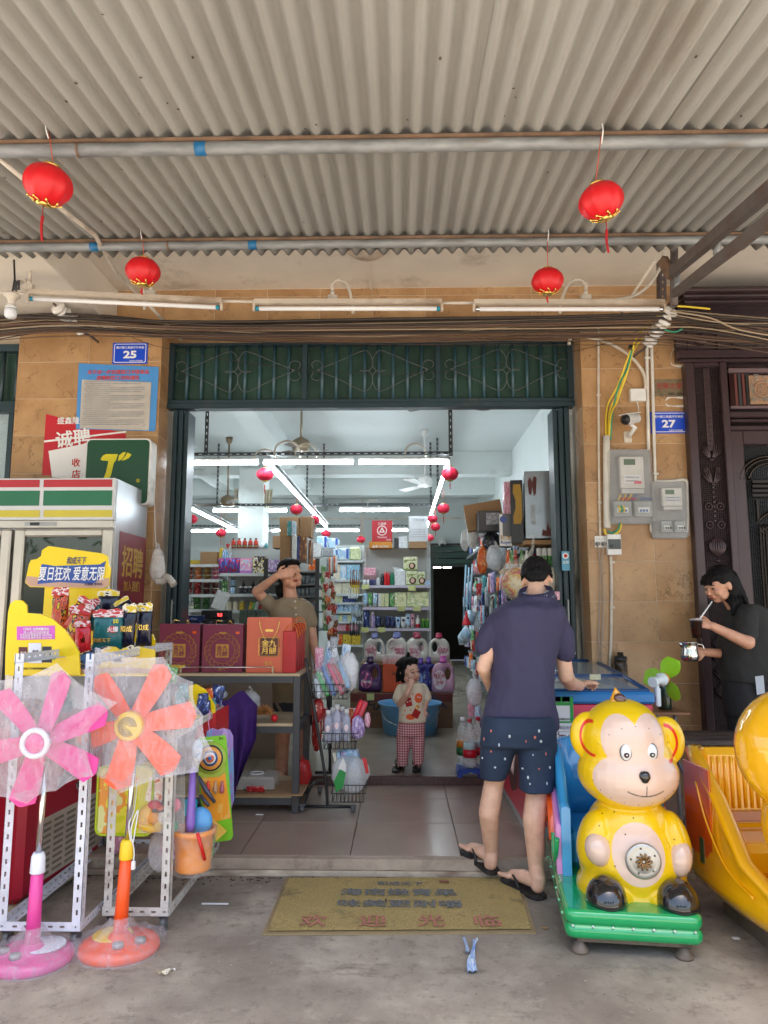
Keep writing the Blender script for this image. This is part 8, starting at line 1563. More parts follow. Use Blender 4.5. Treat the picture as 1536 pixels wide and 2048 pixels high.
def gift(lab,x0,x1,ytop,mat_,kind):
 Y=Y1t+.05;a=P(x0,1347,Y);b=P(x1,ytop,Y);t=th('gift_bag',lab,'gift bag',((a.x+b.x)/2,Y,zt_+.001));w=b.x-a.x;h=b.z-zt_;cx=(a.x+b.x)/2;z0=zt_+.001
 s=S().box(a.x+.002,b.x-.002,Y,Y+.12,z0,z0+h,0,.002);ob('bag',s,mat_,t);y=Y-.002
 if kind==0:
  s=S();rr=random.Random(5)
  for k in range(56):a0=2*pi*k/56;r_=w*(.37+.045*(k%3-1));s.tube([(cx+r_*cos(a0),y,z0+h*.45+r_*sin(a0)),(cx+(r_+w*.03)*cos(a0+.06),y,z0+h*.45+(r_+w*.03)*sin(a0+.06)),(cx+(r_+w*.01)*cos(a0+.12),y,z0+h*.45+(r_+w*.01)*sin(a0+.12))],.0022,4)
  for r_ in(w*.30,w*.42):s.tube([(cx+r_*cos(2*pi*k/40),y,z0+h*.45+r_*sin(2*pi*k/40))for k in range(41)],.0018,4,caps=False)
  ob('wreath_print',s,GI,t);ob('seal',S().prism(rrect(cx-w*.16,cx+w*.16,z0+h*.45-w*.16,z0+h*.45+w*.16,.006),.001,T=Matrix.Translation((0,y-.001,0))),GI,t);text('金九\n月餅',(cx,y-.003,z0+h*.45),w*.14,MAR,t,bold=.03,w=w*.27);ob('crest',S().prism(rrect(cx-w*.09,cx+w*.09,z0+h*.80,z0+h*.84,.006),.001,T=Matrix.Translation((0,y-.001,0))),GI,t);text('金九',(cx,y-.001,z0+h*.08),w*.09,GI,t)
 else:
  ob('seal',S().prism(rrect(cx-w*.19,cx+w*.19,z0+h*.31,z0+h*.62,.008),.001,T=Matrix.Translation((0,y-.001,0))),mt('seal_brown',c_('5a3028'),.4),t);s=S().tube([(x,y-.002,z)for x,z in rrect(cx-w*.22,cx+w*.22,z0+h*.3,z0+h*.63,.012)+[(cx+w*.22,z0+h*.6)]],.003,4);ob('seal_frame',s,GOLD,t);text('金九\n月餅',(cx,y-.004,z0+h*.465),w*.16,GOLD,t,bold=.03,w=w*.33);ob('crest',S().prism(rrect(cx-w*.09,cx+w*.09,z0+h*.74,z0+h*.78,.008),.001,T=Matrix.Translation((0,y-.001,0))),GOLD,t);text('金九',(cx,y-.001,z0+h*.17),w*.1,GOLD,t)
 for sg in(-1,1)if kind else(0,):
  if kind:ob('cord_handle',S().tube(bez([(cx+sg*w*.22,y,z0+h*.94),(cx+sg*w*.19,y-.006,z0+h*.8),(cx+sg*w*.12,y-.004,z0+h*.66),(cx+sg*w*.08,y-.003,z0+h*.6)],5),.003,6),GOLD,t)
  else:ob('ribbon_handle',S().tube(bez([(cx-w*.2,Y+.02,z0+h),(cx-w*.14,Y,z0+h+.025),(cx-w*.04,Y+.02,z0+h+.018)],5),.004,6),GOLD,t);ob('ribbon_handle',S().tube(bez([(cx+w*.12,Y+.02,z0+h),(cx+w*.17,Y,z0+h+.025),(cx+w*.23,Y+.02,z0+h-.005)],5),.004,6),GOLD,t)
 if kind==0:ob('price_sticker',S().box(cx+w*.32,cx+w*.41,y-.002,y-.0005,z0+h*.8,z0+h*.85),ORG,t)
gift('maroon cake gift bag closest to the fridge side of the table',315,401,1248,MAR,0);gift('maroon cake gift bag between the other maroon bag and the coral bag',402,487,1249,MAR,0);gift('tall coral cake gift bag with gold cord handles',491,585,1235,COR,1)
for k in range(5):
 Y=Y1t+.03+.1*k;q=P(592,1340,Y);t=th('red_gift_bag',('first','second','third','fourth','last')[k]+' red gift bag in clear film in the row beside the coral bag','gift bag',(q.x+.06,Y,zt_+.001));h=P(590,1262-k*4,Y).z-zt_
 ob('bag',S().box(P(588,0,Y1t).x,P(612,0,Y1t).x,Y,Y+.07,zt_+.001,zt_+h,0,.004),mt('gift_red',c_('b81c20'),.3,var=.15),t);ob('cord_handle',S().tube(bez([(P(591,0,Y1t).x,Y+.02,zt_+h-.002),(P(597,0,Y1t).x,Y,zt_+h+.035),(P(610,0,Y1t).x,Y,zt_+h+.03),(P(616,0,Y1t).x,Y,zt_+h-.05)],6),.003,6),mt('orange_cord',c_('e88020'),.5),t)
z2=P(500,1447,Y1t).z;z3=P(500,1590,Y1t).z
s=S();
def li(t,*k):
 for(a,x),(b,y)in zip(k,k[1:]):
  if t<=b:return x+(y-x)*(t-a)/(b-a)
 return k[-1][1]
def cloth(u,v):
 xl=li(v,(0,428),(.5,440),(1,462));xr=li(v,(0,488),(.15,514),(.5,512),(.8,488),(1,474));x=xl+(xr-xl)*u
 return P(x,1392+10*sin(u*5)+215*v-25*u*v,4.87+.028*sin(u*15+v*2)*min(1,v*2+.2)+.10*max(0,.12-v)*6)
s.grid(40,40,cloth);n0=len(s.v);s.v+=[(x+.001,y+.004,z)for x,y,z in s.v];s.f+=[tuple(i+n0 for i in f)[::-1]for f in s.f];s.m+=s.m[:];s.s+=s.s[:]
ob('purple_cloth',s,mt('purple_fabric',c_('3c1866'),.8,var=.15,bump=.5,bs=400),label='dark purple cloth draped over the table shelves',cat='cloth')
c0=P(527,1432,5.0);c0 .z=z2+.05;s=S();rr=random.Random(12)
for k in range(260):
 d=V((rr.gauss(0,1),rr.gauss(0,1)*.8,abs(rr.gauss(0,.8)))).normalized();L=rr.uniform(.05,.085);s.tube([c0+d*.02,c0+d*L*.7+V((0,0,.004)),c0+d*L+V((rr.uniform(-.01,.01),0,-.012))],[.003,.002,.0006],4)
ob('furry_toy',s,mt('ginger_fur',(.5,.22,.07),.7,var=.6,vs=40),label='ginger and brown furry toy on the middle table shelf',cat='toy',kind='stuff');ob('red_ball',S().ball(P(549,1436,4.97),.024,16),RED,label='small red ball beside the ginger furry toy',cat='ball')
t=th('twine_roll','roll of copper red twine on the middle table shelf','twine',(P(532,1410,5.15).x,5.15,z2));ob('roll',S().lathe([(.05,0),(.052,.11),(.07,.112),(.07,.118),(0,.118)],(P(533,0,5.15).x,5.15,z2+.001),24,mats=None),mt('copper_twine',(.22,.05,.05),.35,metal=.4,var=.5,vs=60,st=(.1,.1,1)),t)
bagblob('film_bundle','crumpled clear film bundle beside the twine roll',500,1408,20,26,5.1,BAGC,seed=60);bagblob('foil_pack','shiny silver snack pack lying over the purple cloth',437,1388,18,9,4.95,PR['grey'],seed=61,knot=False)
t=th('egg_tart_box','clear flat plastic box of round cakes with white ring on top','food box',(P(548,1580,5).x,5.0,z3));bx0_,bx1_=P(510,0,5).x,P(580,0,5).x;CLB=mt('clear_food_plastic',(.6,.58,.54),.12,alpha=.4)
ob('box',S().box(bx0_,bx1_,4.98,5.2,z3+.012,z3+.10,0,.012),CLB,t);ob('ring',S().tube([((bx0_+bx1_)/2+.045*cos(a),5.08+.045*sin(a),z3+.107)for a in[2*pi*k/24 for k in range(25)]],.004,6,caps=False),INKW,t)
for k in range(4):ob('cake',S().lathe([(.022,0),(.026,.02),(.02,.028),(0,.03)],(bx0_+.035+k*.055,5.02,z3+.014),14),mt('cake_cream',(.55,.42,.28),.7),t)
ob('cardboard_sheet',S().box(P(472,0,5).x,xb+.03,Y1t-.03,5.3,z3+.001,z3+.010,0,.002),CARD,label='cardboard sheet under the clear cake box',cat='cardboard');put('red_wrapper','red and white crumpled wrapper in front of the cake box','wrapper',None,'rwr',f_pouch(.12,.05,.02),PR['red'],(P(548,0,4.96).x,4.95,z3+.012),rx=.5)
bagblob('red_bag','translucent red plastic bag on the floor beside the table leg',605,1545,17,24,5.2,mt('red_film',c_('c83030'),.25,alpha=.75,var=.4,vs=14),seed=63);bagblob('red_bag','red packaged goods stacked behind the wire rack',634,1450,10,48,5.6,PR['red'],seed=64,knot=False)
ob('back_boxes',S().box(P(405,0,5.4).x,P(460,0,5.4).x,5.3,5.46,z2+.001,z2+.2,0,.003),CARD,label='cardboard box at the back of the middle table shelf',cat='carton')
Yw=4.97;m=ppm(Yw);t=th('wire_rack','black wire basket rack on casters full of small goods','rack',(P(660,1600,Yw).x,Yw,FZ));BT=mt('black_tube',(.02,.02,.022),.3)
w3=lambda x,y,Y=Yw:P(x,y,Y);zbs=w3(655,1613).z
ob('base_tube',S().cyl(w3(598,1613),w3(711,1613),.011,n=10),BT,t);ob('base_tube',S().cyl(w3(630,1545,5.45)*1,w3(700,1545,5.45),.011,n=10),BT,t)
ob('post',S().tube(bez([w3(611,1316),w3(632,1440),w3(650,1550),w3(655,1613)],5),.011,10),BT,t);ob('post',S().tube(bez([w3(650,1330,5.4),w3(658,1440,5.42),w3(660,1545,5.45)],5),.011,10),BT,t);ob('brace',S().tube(bez([w3(608,1612),w3(625,1568,5.1),w3(650,1560,5.4)],5),.009,8),BT,t)
for x,y,Y in((604,1622,Yw),(706,1622,Yw),(640,1552,5.45)):caster(V((w3(x,y,Y).x,Y,FZ)),t,.022)
for x0,x1,yt,yb in((622,702,1366,1394),(645,718,1462,1492),(662,735,1563,1596)):
 xa_,xb_,za,zb2_=w3(x0,yt).x,w3(x1,yt).x,w3(x0,yt).z,w3(x0,yb).z;s=S()
 for z,k in((za,0),((za+zb2_)/2,.01),(zb2_,.02)):s.tube([(xa_+k,Yw-.1,z),(xb_-k,Yw-.1,z),(xb_-k,Yw+.2,z+.02),(xa_+k,Yw+.2,z+.02),(xa_+k,Yw-.1,z)],.003,5)
 for k in range(9):x=xa_+.02+(xb_-xa_-.04)*k/8;s.tube([(x,Yw-.1,za),(x,Yw-.1,zb2_),(x,Yw+.2,zb2_+.02)],.002,4)
 ob('basket',s,BT,t)
def capsule(p,q,r0,r1,mat_,nm,par):
 p,q=V(p),V(q);e=(q-p).normalized();ob(nm,S().tube([p-e*r0*.9,p-e*r0*.5,p,q,q+e*r1*.5,q+e*r1*.9],[r0*.35,r0*.85,r0,r1,r1*.85,r1*.35],10),mat_,par)
for i,(xa_,ya_,xb_,yb_,c,lab)in enumerate(((636,1348,655,1388,'30c050','green cased toothbrush in the top basket'),(646,1335,668,1386,'4880d0','blue cased toothbrush in the top basket'),(657,1330,684,1384,'e82868','magenta cased toothbrush in the top basket'),(666,1330,688,1368,'d81828','red cased toothbrush in the top basket'),(632,1360,638,1392,'d8e0e8','white toothbrush pack at the basket corner'),(678,1325,696,1372,'88b8e0','pale blue packet at the end of the top basket'))):
 tt=th('toothbrush_pack',lab,'toothbrush',w3(xb_,yb_,Yw-.04));capsule(w3(xb_,yb_,Yw-.05-.01*i),w3(xa_,ya_,Yw-.02),.017,.013,mt('tb_'+c,c_(c),.3),'case',tt);ob('blister',S().tube([w3(xb_,yb_+2,Yw-.07-.01*i),w3(xa_,ya_-12,Yw-.03)],[.026,.022],8),film('blister_film',(.8,.85,.9),.12,.4,20),tt)
bagblob('bagged_ware','clear bag with white and blue ware in the top basket',699,1343,16,32,Yw,PR['white'],seed=70,knot=False);bagblob('bagged_ware','clear outer film around the white ware in the top basket',698,1342,19,36,Yw-.02,BAGC,seed=71,knot=False)
for k,(x,y,c)in enumerate(((638,1312,'pink'),(652,1305,'blue'),(664,1322,'pink'),(672,1296,'white'),(688,1305,'paleblue'),(660,1290,'grey'))):put('carded_goods','%s carded packet at the back of the top basket'%c,'packet','packets at the back of the top basket','cg'+c,f_pouch(.06,.16,.02),PR[c],w3(x,y+30,Yw+.12),ry=.25*sin(k*1.7))
for i,(x,y,Y,lab)in enumerate(((656,1486,Yw-.04,'clear travel bottle at the front corner of the middle basket'),(674,1484,Yw-.05,'tallest clear travel bottle in the middle basket'),(693,1484,Yw-.04,'clear travel bottle beside the tallest one'),(665,1480,Yw+.04,'clear travel bottle behind the front pair'),(684,1478,Yw+.04,'clear travel bottle behind the tallest one'))):
 q=w3(x,y,Y);h=(62 if i!=1 else 70)*m;tt=th('travel_bottle',lab,'bottle',q);ob('bottle',S().lathe([(.02,0),(.026,.01),(.026,h*.72),(.012,h*.85),(.012,h*.9)],q,14),mt('clear_lilac_plastic',(.62,.66,.8),.08,alpha=.5,var=.2,vs=50),tt);ob('cap',S().lathe([(.016,h*.88),(.016,h),(0,h)],q,14),WHITE,tt);ob('label',S().prism(circ(q.x,q.z+h*.45,.014,14,.022),.001,T=Matrix.Translation((0,q.y-.028,0))),LBW,tt)
capsule(w3(702,1476,Yw-.1),w3(727,1440,Yw-.12),.022,.02,mt('clear_lilac_plastic',(.62,.66,.8),.08,alpha=.5),'tilted_bottle',t)if 0 else None
bagblob('bagged_ware','lilac and white bagged bottle leaning out of the middle basket',716,1455,13,22,Yw-.02,PR['purple'],seed=74,knot=False)
for i,(x0,y0,x1,y1,c,lab)in enumerate(((706,1442,722,1405,'e83040','red clear comb set at the end of the middle basket'),(715,1444,730,1408,'e05060','second red clear comb set in the middle basket'))):tt=th('comb_set',lab,'comb set',w3(x0,y0));capsule(w3(x0,y0,Yw+.03),w3(x1,y1,Yw+.03),.018,.02,mt('comb_'+c,c_(c),.2,alpha=.8),'case',tt)
for k,(x,c)in enumerate(((672,'cream'),(680,'paleblue'),(690,'purple'),(700,'navy'),(708,'blue'),(716,'paleblue'))):put('notebook','%s notebook in the fan of books under the middle basket'%c,'book','books under the middle basket','nb'+c,f_box(.022,.12,.13),PR[c],w3(x+4,1545,Yw),ry=-.22)
bagblob('plastic_bag','crumpled clear bag with green and red print in the bottom basket',700,1548,36,34,Yw,film('white_bag_film',(.85,.88,.88),.45,.9,12),seed=80,knot=False)
for c,pts,nm in(('1a9040',((668,1562),(680,1538),(692,1545),(686,1575),(672,1585)),'green_print'),('e8e8e4',((676,1538),(686,1515),(692,1530),(692,1545)),'white_print'),('c82030',((724,1515),(733,1518),(738,1545),(732,1548)),'red_print')):
 ob(nm,S().prism([(P(x,y,Yw-.13).x,P(x,y,Yw-.13).z)for x,y in pts],.004,T=Matrix.Translation((0,Yw-.13,0))),mt('bagprint_'+c,c_(c),.3),label={'g':'green printed corner of the crumpled bag','w':'white printed fold of the crumpled bag','r':'red printed corner of the crumpled bag'}[nm[0]],cat='bag print')
z=.006;m4=[G(525,1869,z),G(1072,1866,z),G(1038,1757,z),G(572,1757,z)]
def matx(nt,b,co):
 c0=b.inputs['Base Color'].links[0].from_socket;n=_noise(nt,co,130,6,.8);c=_mix(nt,_ramp(nt,n,.42,.6),c0,(.66,.52,.22));c=_mix(nt,_ramp(nt,_noise(nt,co,160,4,.8),.56,.66),c,(.13,.09,.03));c=_mix(nt,_ramp(nt,_noise(nt,co,4,5,.7),.55,.75),c,(.15,.11,.06));nt.links.new(c,b.inputs['Base Color'])
MT_=mt('coil_mat_yellow',(.56,.39,.12),.9,var=.2,vs=4,bump=5,bs=170,extra=matx);dm=th('door_mat','yellow coil doormat with faded characters before the step','mat',(m4[0]+m4[1])/2)
def mfn(u,v,k=1.0,z0=.006):p=(m4[0]*(1-u)+m4[1]*u)*(1-v)+(m4[3]*(1-u)+m4[2]*u)*v;return V((p.x,p.y,z0+.003*noise.noise(V((u*6,v*4,1)))))
s=S();s.grid(40,16,lambda u,v:mfn(.015+.97*u,.03+.96*v,1,.014));ob('pile',s,MT_,dm);s=S();s.grid(40,16,lambda u,v:mfn(u,v,1,.0085));ob('rubber_edge',s,mt('mat_edge',(.30,.22,.11),.8,dirt=.3),dm)
s=S();
for i in range(40):
 for v in(0,):p,q=mfn(i/40,v,1,.0085),mfn((i+1)/40,v,1,.0085);s.quad((p.x,p.y,.001),(q.x,q.y,.001),q,p)
ob('edge_side',s,mt('mat_edge',(.30,.22,.11),.8,dirt=.3),dm)
def ftext(body,x,y,size,mm,w,h):me=textmesh(body,size,.02);xs=[v.co.x for v in me.vertices];ys=[v.co.y for v in me.vertices];me.transform(Matrix.Diagonal((w/(max(xs)-min(xs)),h/(max(ys)-min(ys)),1,1))@Matrix.Translation((-(max(xs)+min(xs))/2,-(max(ys)+min(ys))/2,0)));q=G(x,y,.019);me.transform(Matrix.Translation((q.x,q.y,.0195)));ob('lettering',me,mm,dm)
MB2=mt('faded_blue_pile',(.14,.15,.15),.95,var=.35,vs=60);MR2=mt('faded_red_pile',(.40,.16,.11),.95,var=.3,vs=60);wpx=ppm(3.75)
ftext('和成天下',800,1767,.08,MB2,92*wpx,.05);ftext('海南嫩青果',797,1784,.12,MB2,224*wpx,.085);ftext('味美更耐嚼',800,1807,.12,MB2,234*wpx*.99,.085)
for c,x in(('欢',627),('迎',745),('光',862),('临',975)):ftext(c,x,1841,.12,MR2,50*wpx*.95,.12)
def wrap(lab,nm,pts,w,cols,z=.004):
 t=th(nm,lab,'litter',G(*pts[0],0));pp=bez([G(x,y,z+.008)for x,y in pts],4);s=S();n=len(pp)
 s.grid(6,n-1,lambda u,v:pp[min(n-1,int(round(v*(n-1))))]+V(((u-.5)*w*(.7+.3*sin(v*5+1)),(u-.5)*w*.2,.006*sin(u*9+v*7)+.006*sin(pi*u))));n0=len(s.v);s.v+=[(x,y,z_-.002)for x,y,z_ in s.v];s.f+=[tuple(i+n0 for i in f)[::-1]for f in s.f];s.m+=s.m[:];s.s+=s.s[:];ob('foil',s,prn('litter_'+nm+lab[:6],cols,3),t)
wrap('pale blue ice cream wrapper lying on the pavement','ice_cream_wrapper',((945,1944),(943,1920),(947,1895),(951,1880)),.04,[c_('b8cce8'),c_('80a8e0'),c_('e0e8f0')]);wrap('narrow torn strip of the blue wrapper on the pavement','wrapper_strip',((936,1905),(933,1890),(928,1877)),.018,[c_('a8c0e0'),c_('e0e8f0')]);wrap('small gold and white sweet wrapper on the pavement','sweet_wrapper',((318,1948),(332,1944),(346,1940)),.03,[c_('d8c8a0'),c_('e8e0d8'),c_('806048')])
for lab,x,y,w,l,mm in(('thin white paper strip on the pavement by the rusty cart',430,1809,.13,.012,INKW),('brown crumpled packet on the doormat',888,1764,.05,.018,mt('rust_packet',(.2,.05,.02),.5)),('small dark stick on the doormat',772,1802,.008,.035,INK),('small pale stone chip on the pavement by the mat',1090,1857,.03,.015,CARD),('white shred of paper on the porch tiles',519,1630,.05,.01,INKW),('white shred of paper behind the monkey ride stand',1472,1878,.03,.02,INKW)):
 q=G(x,y,.02 if 'doormat'in lab else FZ if 'porch'in lab else 0.002);ob('litter_piece',S().box(q.x-w/2,q.x+w/2,q.y-l/2,q.y+l/2,q.z+.0005,q.z+.006,0,.002),mm,label=lab,cat='litter')
s=S();rr=random.Random(17)
for k in range(420):
 x,y=rr.uniform(-2.2,1.4),4.045-abs(rr.gauss(0,.05));r_=rr.uniform(.0015,.006);s.ball((x,y,r_*.3+.001),(r_*rr.uniform(.7,2.5),r_,r_*.4),5)
ob('dirt',s,mt('dark_grime',(.05,.035,.025),.95,var=.5,vs=60),label='dark grime gathered along the foot of the porch step',cat='grime',kind='stuff')
s=S();rr=random.Random(31)
for k in range(160):
 x,y=rr.uniform(-1.9,1.9),rr.uniform(2.5,4.0);r_=rr.uniform(.001,.0035);s.ball((x,y,r_*.5+.001),(r_*rr.uniform(.7,2),r_,r_*.6),5)
ob('grit',s,mt('pale_grit',(.4,.36,.3),.9,var=.5,vs=90),label='scattered pale grit on the pavement',cat='grit',kind='stuff')
for i,(x,y,rx,ry,Y,c,lab)in enumerate(((395,1500,10,20,3.7,'paleblue','pale blue carded toy behind the orange fan bag edge'),(300,1540,22,16,3.62,'yellow','yellow toy bag above the fruit set'),(352,1690,12,26,3.55,'purple','lilac toy bag beside the orange bucket'),(232,1660,20,44,4.1,'pink','pink toy bag hanging inside the rusty cart behind the pole'),(418,1700,10,16,3.8,'green','small green toy bag beside the orange bucket'),(345,1450,20,20,3.9,'red','red snack bag behind the orange fan blades'),(60,1440,40,40,4.0,'brown','brown goods bag inside the white cart'),(120,1400,30,30,4.1,'teal','teal goods bag inside the white cart'),(636,1420,12,22,5.05,'red','red packets hanging behind the wire rack'),(735,1440,6,14,4.97,'pink','pink packet at the outer end of the middle basket'),(700,1510,18,12,5.0,'blue','blue packet bunch between the middle and bottom baskets'))):
 bagblob('goods_bag',lab,x,y,rx,ry,Y,PR[c],seed=90+i,knot=False)
for k,(x,c)in enumerate(((646,'red'),(658,'white'),(669,'pink'),(680,'red'),(690,'grey'),(700,'orange'),(710,'white'))):put('boxed_set','%s boxed set at the back of the middle basket'%c,'box','boxed sets at the back of the middle basket','bs'+c,f_box(.034,.03,.15),PR[c],P(x+4,1462,5.12),ry=.12*sin(k*2))
for k in range(10):c=('red','green','teal','orange','navy')[k%5];put('snack_bag','%s snack bag in the lower tray row beside the purple cloth'%c,'snack bag','snack bags beside the purple cloth','sbh'+c,f_pouch(.07,.11,.04),PR[c],P(385+5*k,1440-6*abs(k-4),4.12),ry=.2*sin(k*3))
def skinx(nt,b,co):
 c0=b.inputs['Base Color'].links[0].from_socket;c=_mix(nt,_ramp(nt,_noise(nt,co,22,6),.45,.7),c0,(.42,.17,.11));m=_mix(nt,.35,c0,c);nt.links.new(m,b.inputs['Base Color'])
def skin(n,h):return mt('skin_'+n,c_(h),.5,var=.06,vs=10,sss=.12,extra=skinx)
def hairx(nt,b,co):
 n=_noise(nt,_map(nt,co,(160,160,9)),1,3);bp=_n(nt,'ShaderNodeBump');bp.inputs['Strength'].default_value=.9;bp.inputs['Distance'].default_value=.006;nt.links.new(n,bp.inputs['Height']);nt.links.new(bp.outputs[0],b.inputs['Normal'])
HAIR=mt('black_hair',(.006,.005,.005),.6,spec=.18,extra=hairx)
def C(s,p,q,r0,r1,n=14):
 p,q=V(p),V(q);e=(q-p).normalized();s.tube([p-e*r0,p-e*r0*.86,p-e*r0*.5,p,q,q+e*r1*.5,q+e*r1*.86,q+e*r1],[r0*.05,r0*.5,r0*.87,r0,r1,r1*.87,r1*.5,r1*.05],n)
def limb(s,pts,rs):
 for i in range(len(pts)-1):C(s,pts[i],pts[i+1],rs[i],rs[i+1])
def hand(s,w,d,up,r=1.0,curl=.6,side=1):
 0
 w,d,up=V(w),V(d).normalized(),V(up).normalized();sd=d.cross(up).normalized();up=sd.cross(d)
 s.ball(w+d*.042*r,(.036*r,.043*r,.017*r),14,R=Matrix((sd,d,up)).transposed())
 for k,L in enumerate((.062,.072,.067,.052)):
  o=(k-1.5)*.0185*r;a=w+d*.075*r+sd*o;b_=a+(d*cos(curl*.5)-up*sin(curl*.5)+sd*.08*(k-1.5))*L*.48*r;c=b_+(d*cos(curl*1.6)-up*sin(curl*1.6))*L*.32*r;e=c+(d*cos(curl*2.4)-up*sin(curl*2.4))*L*.24*r
  limb(s,[a-d*.02*r,b_,c,e],[.0095*r,.0085*r,.0078*r,.0068*r])
 a=w+d*.025*r-sd*side*.028*r;b_=a+(d*.6-sd*side*.75-up*.25).normalized()*.036*r;limb(s,[a,b_,b_+(d*.9-sd*side*.2-up*.3).normalized()*.03*r],[.012*r,.0098*r,.008*r])
def headR(yaw,pitch,roll=0):return Matrix.Rotation(radians(yaw),3,'Z')@Matrix.Rotation(radians(pitch),3,'X')@Matrix.Rotation(radians(roll),3,'Y')
def head(s,c,R,k):
 0
 c=V(c);L=lambda x,y,z:c+R@V((x*k,y*k,z*k));B=lambda p,r:s.ball(L(*p),tuple(v*k for v in r),20,R=R)
 B((0,.012,.025),(.076,.094,.090));B((0,-.022,-.035),(.060,.060,.068));B((0,-.045,-.078),(.030,.030,.024));B((0,-.075,.022),(.050,.018,.014))
 for sx in(-1,1):B((sx*.038,-.060,-.022),(.026,.026,.026));B((sx*.078,.012,-.005),(.010,.020,.032));B((sx*.05,-.03,-.055),(.022,.035,.03))
 s.tube([L(0,-.085,.012),L(0,-.101,-.018),L(0,-.098,-.028)],[.007*k,.0125*k,.010*k],10);B((-.011,-.093,-.027),(.008,.008,.007));B((.011,-.093,-.027),(.008,.008,.007));B((0,-.084,-.052),(.022,.012,.010))
def facebits(c,R,k,par,lip='a85a50',eyes=True,look=0,closed=.0):
 c=V(c);L=lambda x,y,z:c+R@V((x*k,y*k,z*k))
 ob('lips',S().ball(L(0,-.088,-.050),(.021*k,.010*k,.0045*k),14,R=R).ball(L(0,-.087,-.057),(.017*k,.010*k,.0055*k),14,R=R),mt('lips'+lip,c_(lip),.45),par)
 if eyes:
  for sx in(-1,1):
   ob('eye',S().ball(L(sx*.031,-.0755,.006),(.0135*k,.009*k,.0075*k*(1-closed)),16,R=R),mt('eye_white',(.6,.58,.55),.2),par);ob('iris',S().ball(L(sx*.031+look,-.0835,.005),(.0055*k,.0025*k,.0055*k*(1-closed)),12,R=R),mt('iris_dark',(.012,.008,.006),.1),par)
   ob('upper_lid',S().tube([L(sx*.031+.0145*t_,-.083-.003*(1-t_*t_),.0075+.006*(1-t_*t_)*(1-closed))for t_ in(-1,-.5,0,.5,1)],.0018*k,6),mt('lash_dark',(.03,.015,.012),.6),par)
   ob('eyebrow',S().tube([L(sx*(.031+.018*t_),-.083-.004*(1-abs(t_)),.031+.003*(1-t_*t_))for t_ in(-1,-.4,.3,1)],[.0022*k,.0034*k,.003*k,.0012*k],6),mt('brow_dark',(.02,.014,.012),.8),par)
def wr(amp,sc,st=(1,1,.35),seed=0):return lambda p:amp*noise.noise(V((p.x*sc*st[0]+seed,p.y*sc*st[1],p.z*sc*st[2])))+amp*.5*noise.noise(V((p.x*sc*2.3+p.z*sc*1.2,p.y*sc*2,p.z*sc*.9+seed)))
def rings(rows,Yc,dep,n=26,e=.75):
 0
 R=[]
 for y,xl,xr,dy in rows:
  a,b=P(xl,y,Yc+dy),P(xr,y,Yc+dy);c=(a+b)/2;w=(b.x-a.x)/2;d=dep if not callable(dep)else dep(y);R.append([V((c.x+w*cos(t_)*(abs(cos(t_))**(e-1)if abs(cos(t_))>.01 else 1),c.y+d*sin(t_),c.z))for t_ in[2*pi*k/n for k in range(n)]])
 return R
def flop(par,heel,toe,w,mat_,zoff=0):
 heel,toe=V(heel),V(toe);D=toe-heel;L=D.length;e=D/L;sd=e.cross(V((0,0,1))).normalized();up=sd.cross(e);s=S();top=[];
 prof=[(-.03,.0),(0,.7),(.12,.95),(.4,.8),(.7,1.05),(.88,.95),(.98,.6),(1.02,0)]
 outl=[(t_,wv)for t_,wv in prof]+[(t_,-wv)for t_,wv in prof[::-1][1:-1]]
 pts=[heel+e*L*t_+sd*w*wv for t_,wv in outl];n=len(pts);s.add([p+up*.0 for p in pts]+[p+up*.02 for p in pts],[tuple(range(n)),tuple(range(n,2*n))[::-1]]+[(i,(i+1)%n,n+(i+1)%n,n+i)for i in range(n)]);ob('sole',s,mat_,par)
 t0=heel+e*L*.82+up*.035;ob('strap',S().tube(bez([heel+e*L*.42+sd*w*.85+up*.02,heel+e*L*.6+sd*w*.55+up*.065,t0,heel+e*L*.6-sd*w*.55+up*.065,heel+e*L*.42-sd*w*.85+up*.02],5),.0075,6),mat_,par);return up
def foot(s,heel,toe,k=1.0):
 heel,toe=V(heel),V(toe);D=toe-heel;e=D.normalized();L=D.length;sd=e.cross(V((0,0,1))).normalized();up=sd.cross(e)
 limb(s,[heel+e*.03*k+up*.052*k,heel+e*L*.45+up*.05*k,heel+e*L*.72+up*.036*k],[.032*k,.034*k,.026*k])
 for j in range(5):o=(j-2)*.017*k;C(s,heel+e*L*(.70-.01*j)+sd*o+up*.033*k,heel+e*L*(.93-.035*j)+sd*o*1.2+up*.031*k,.012*k,(.0115 if j==0 else.009)*k,8)
mp=th('person','man in navy polo shirt and patterned blue shorts leaning at the ice cream freezer','person',G(1040,1790,0));J=P
kn=lambda x,y,Y:P(x,y,Y);s=S();HR_=headR(166,32,6);hc=P(1074,1160,4.13)
head(s,hc,HR_,1.0);limb(s,[P(1073,1178,4.07),P(1071,1225,3.98)],[.058,.066])
limb(s,[P(1006,1252,3.95),P(1045,1245,3.96),P(1100,1248,3.97),P(1116,1256,3.97)],[.04,.05,.05,.04]);limb(s,[P(1045,1270,3.95),P(1040,1440,3.91)],[.08,.09]);
limb(s,[P(998,1252,3.95),P(967,1335,3.96),P(990,1392,4.2)],[.04,.039,.028]);hand(s,P(990,1392,4.2),(.2,.8,-.5),(-1,0,0),1,.5)
limb(s,[P(1118,1256,3.97),P(1132,1352,4.0),P(1140,1366,4.12),P(1160,1372,4.36)],[.04,.042,.040,.029]);wq=P(1160,1370,4.36);hand(s,wq,(.72,.55,.15),(-.25,.1,1),1.05,.95,-1)
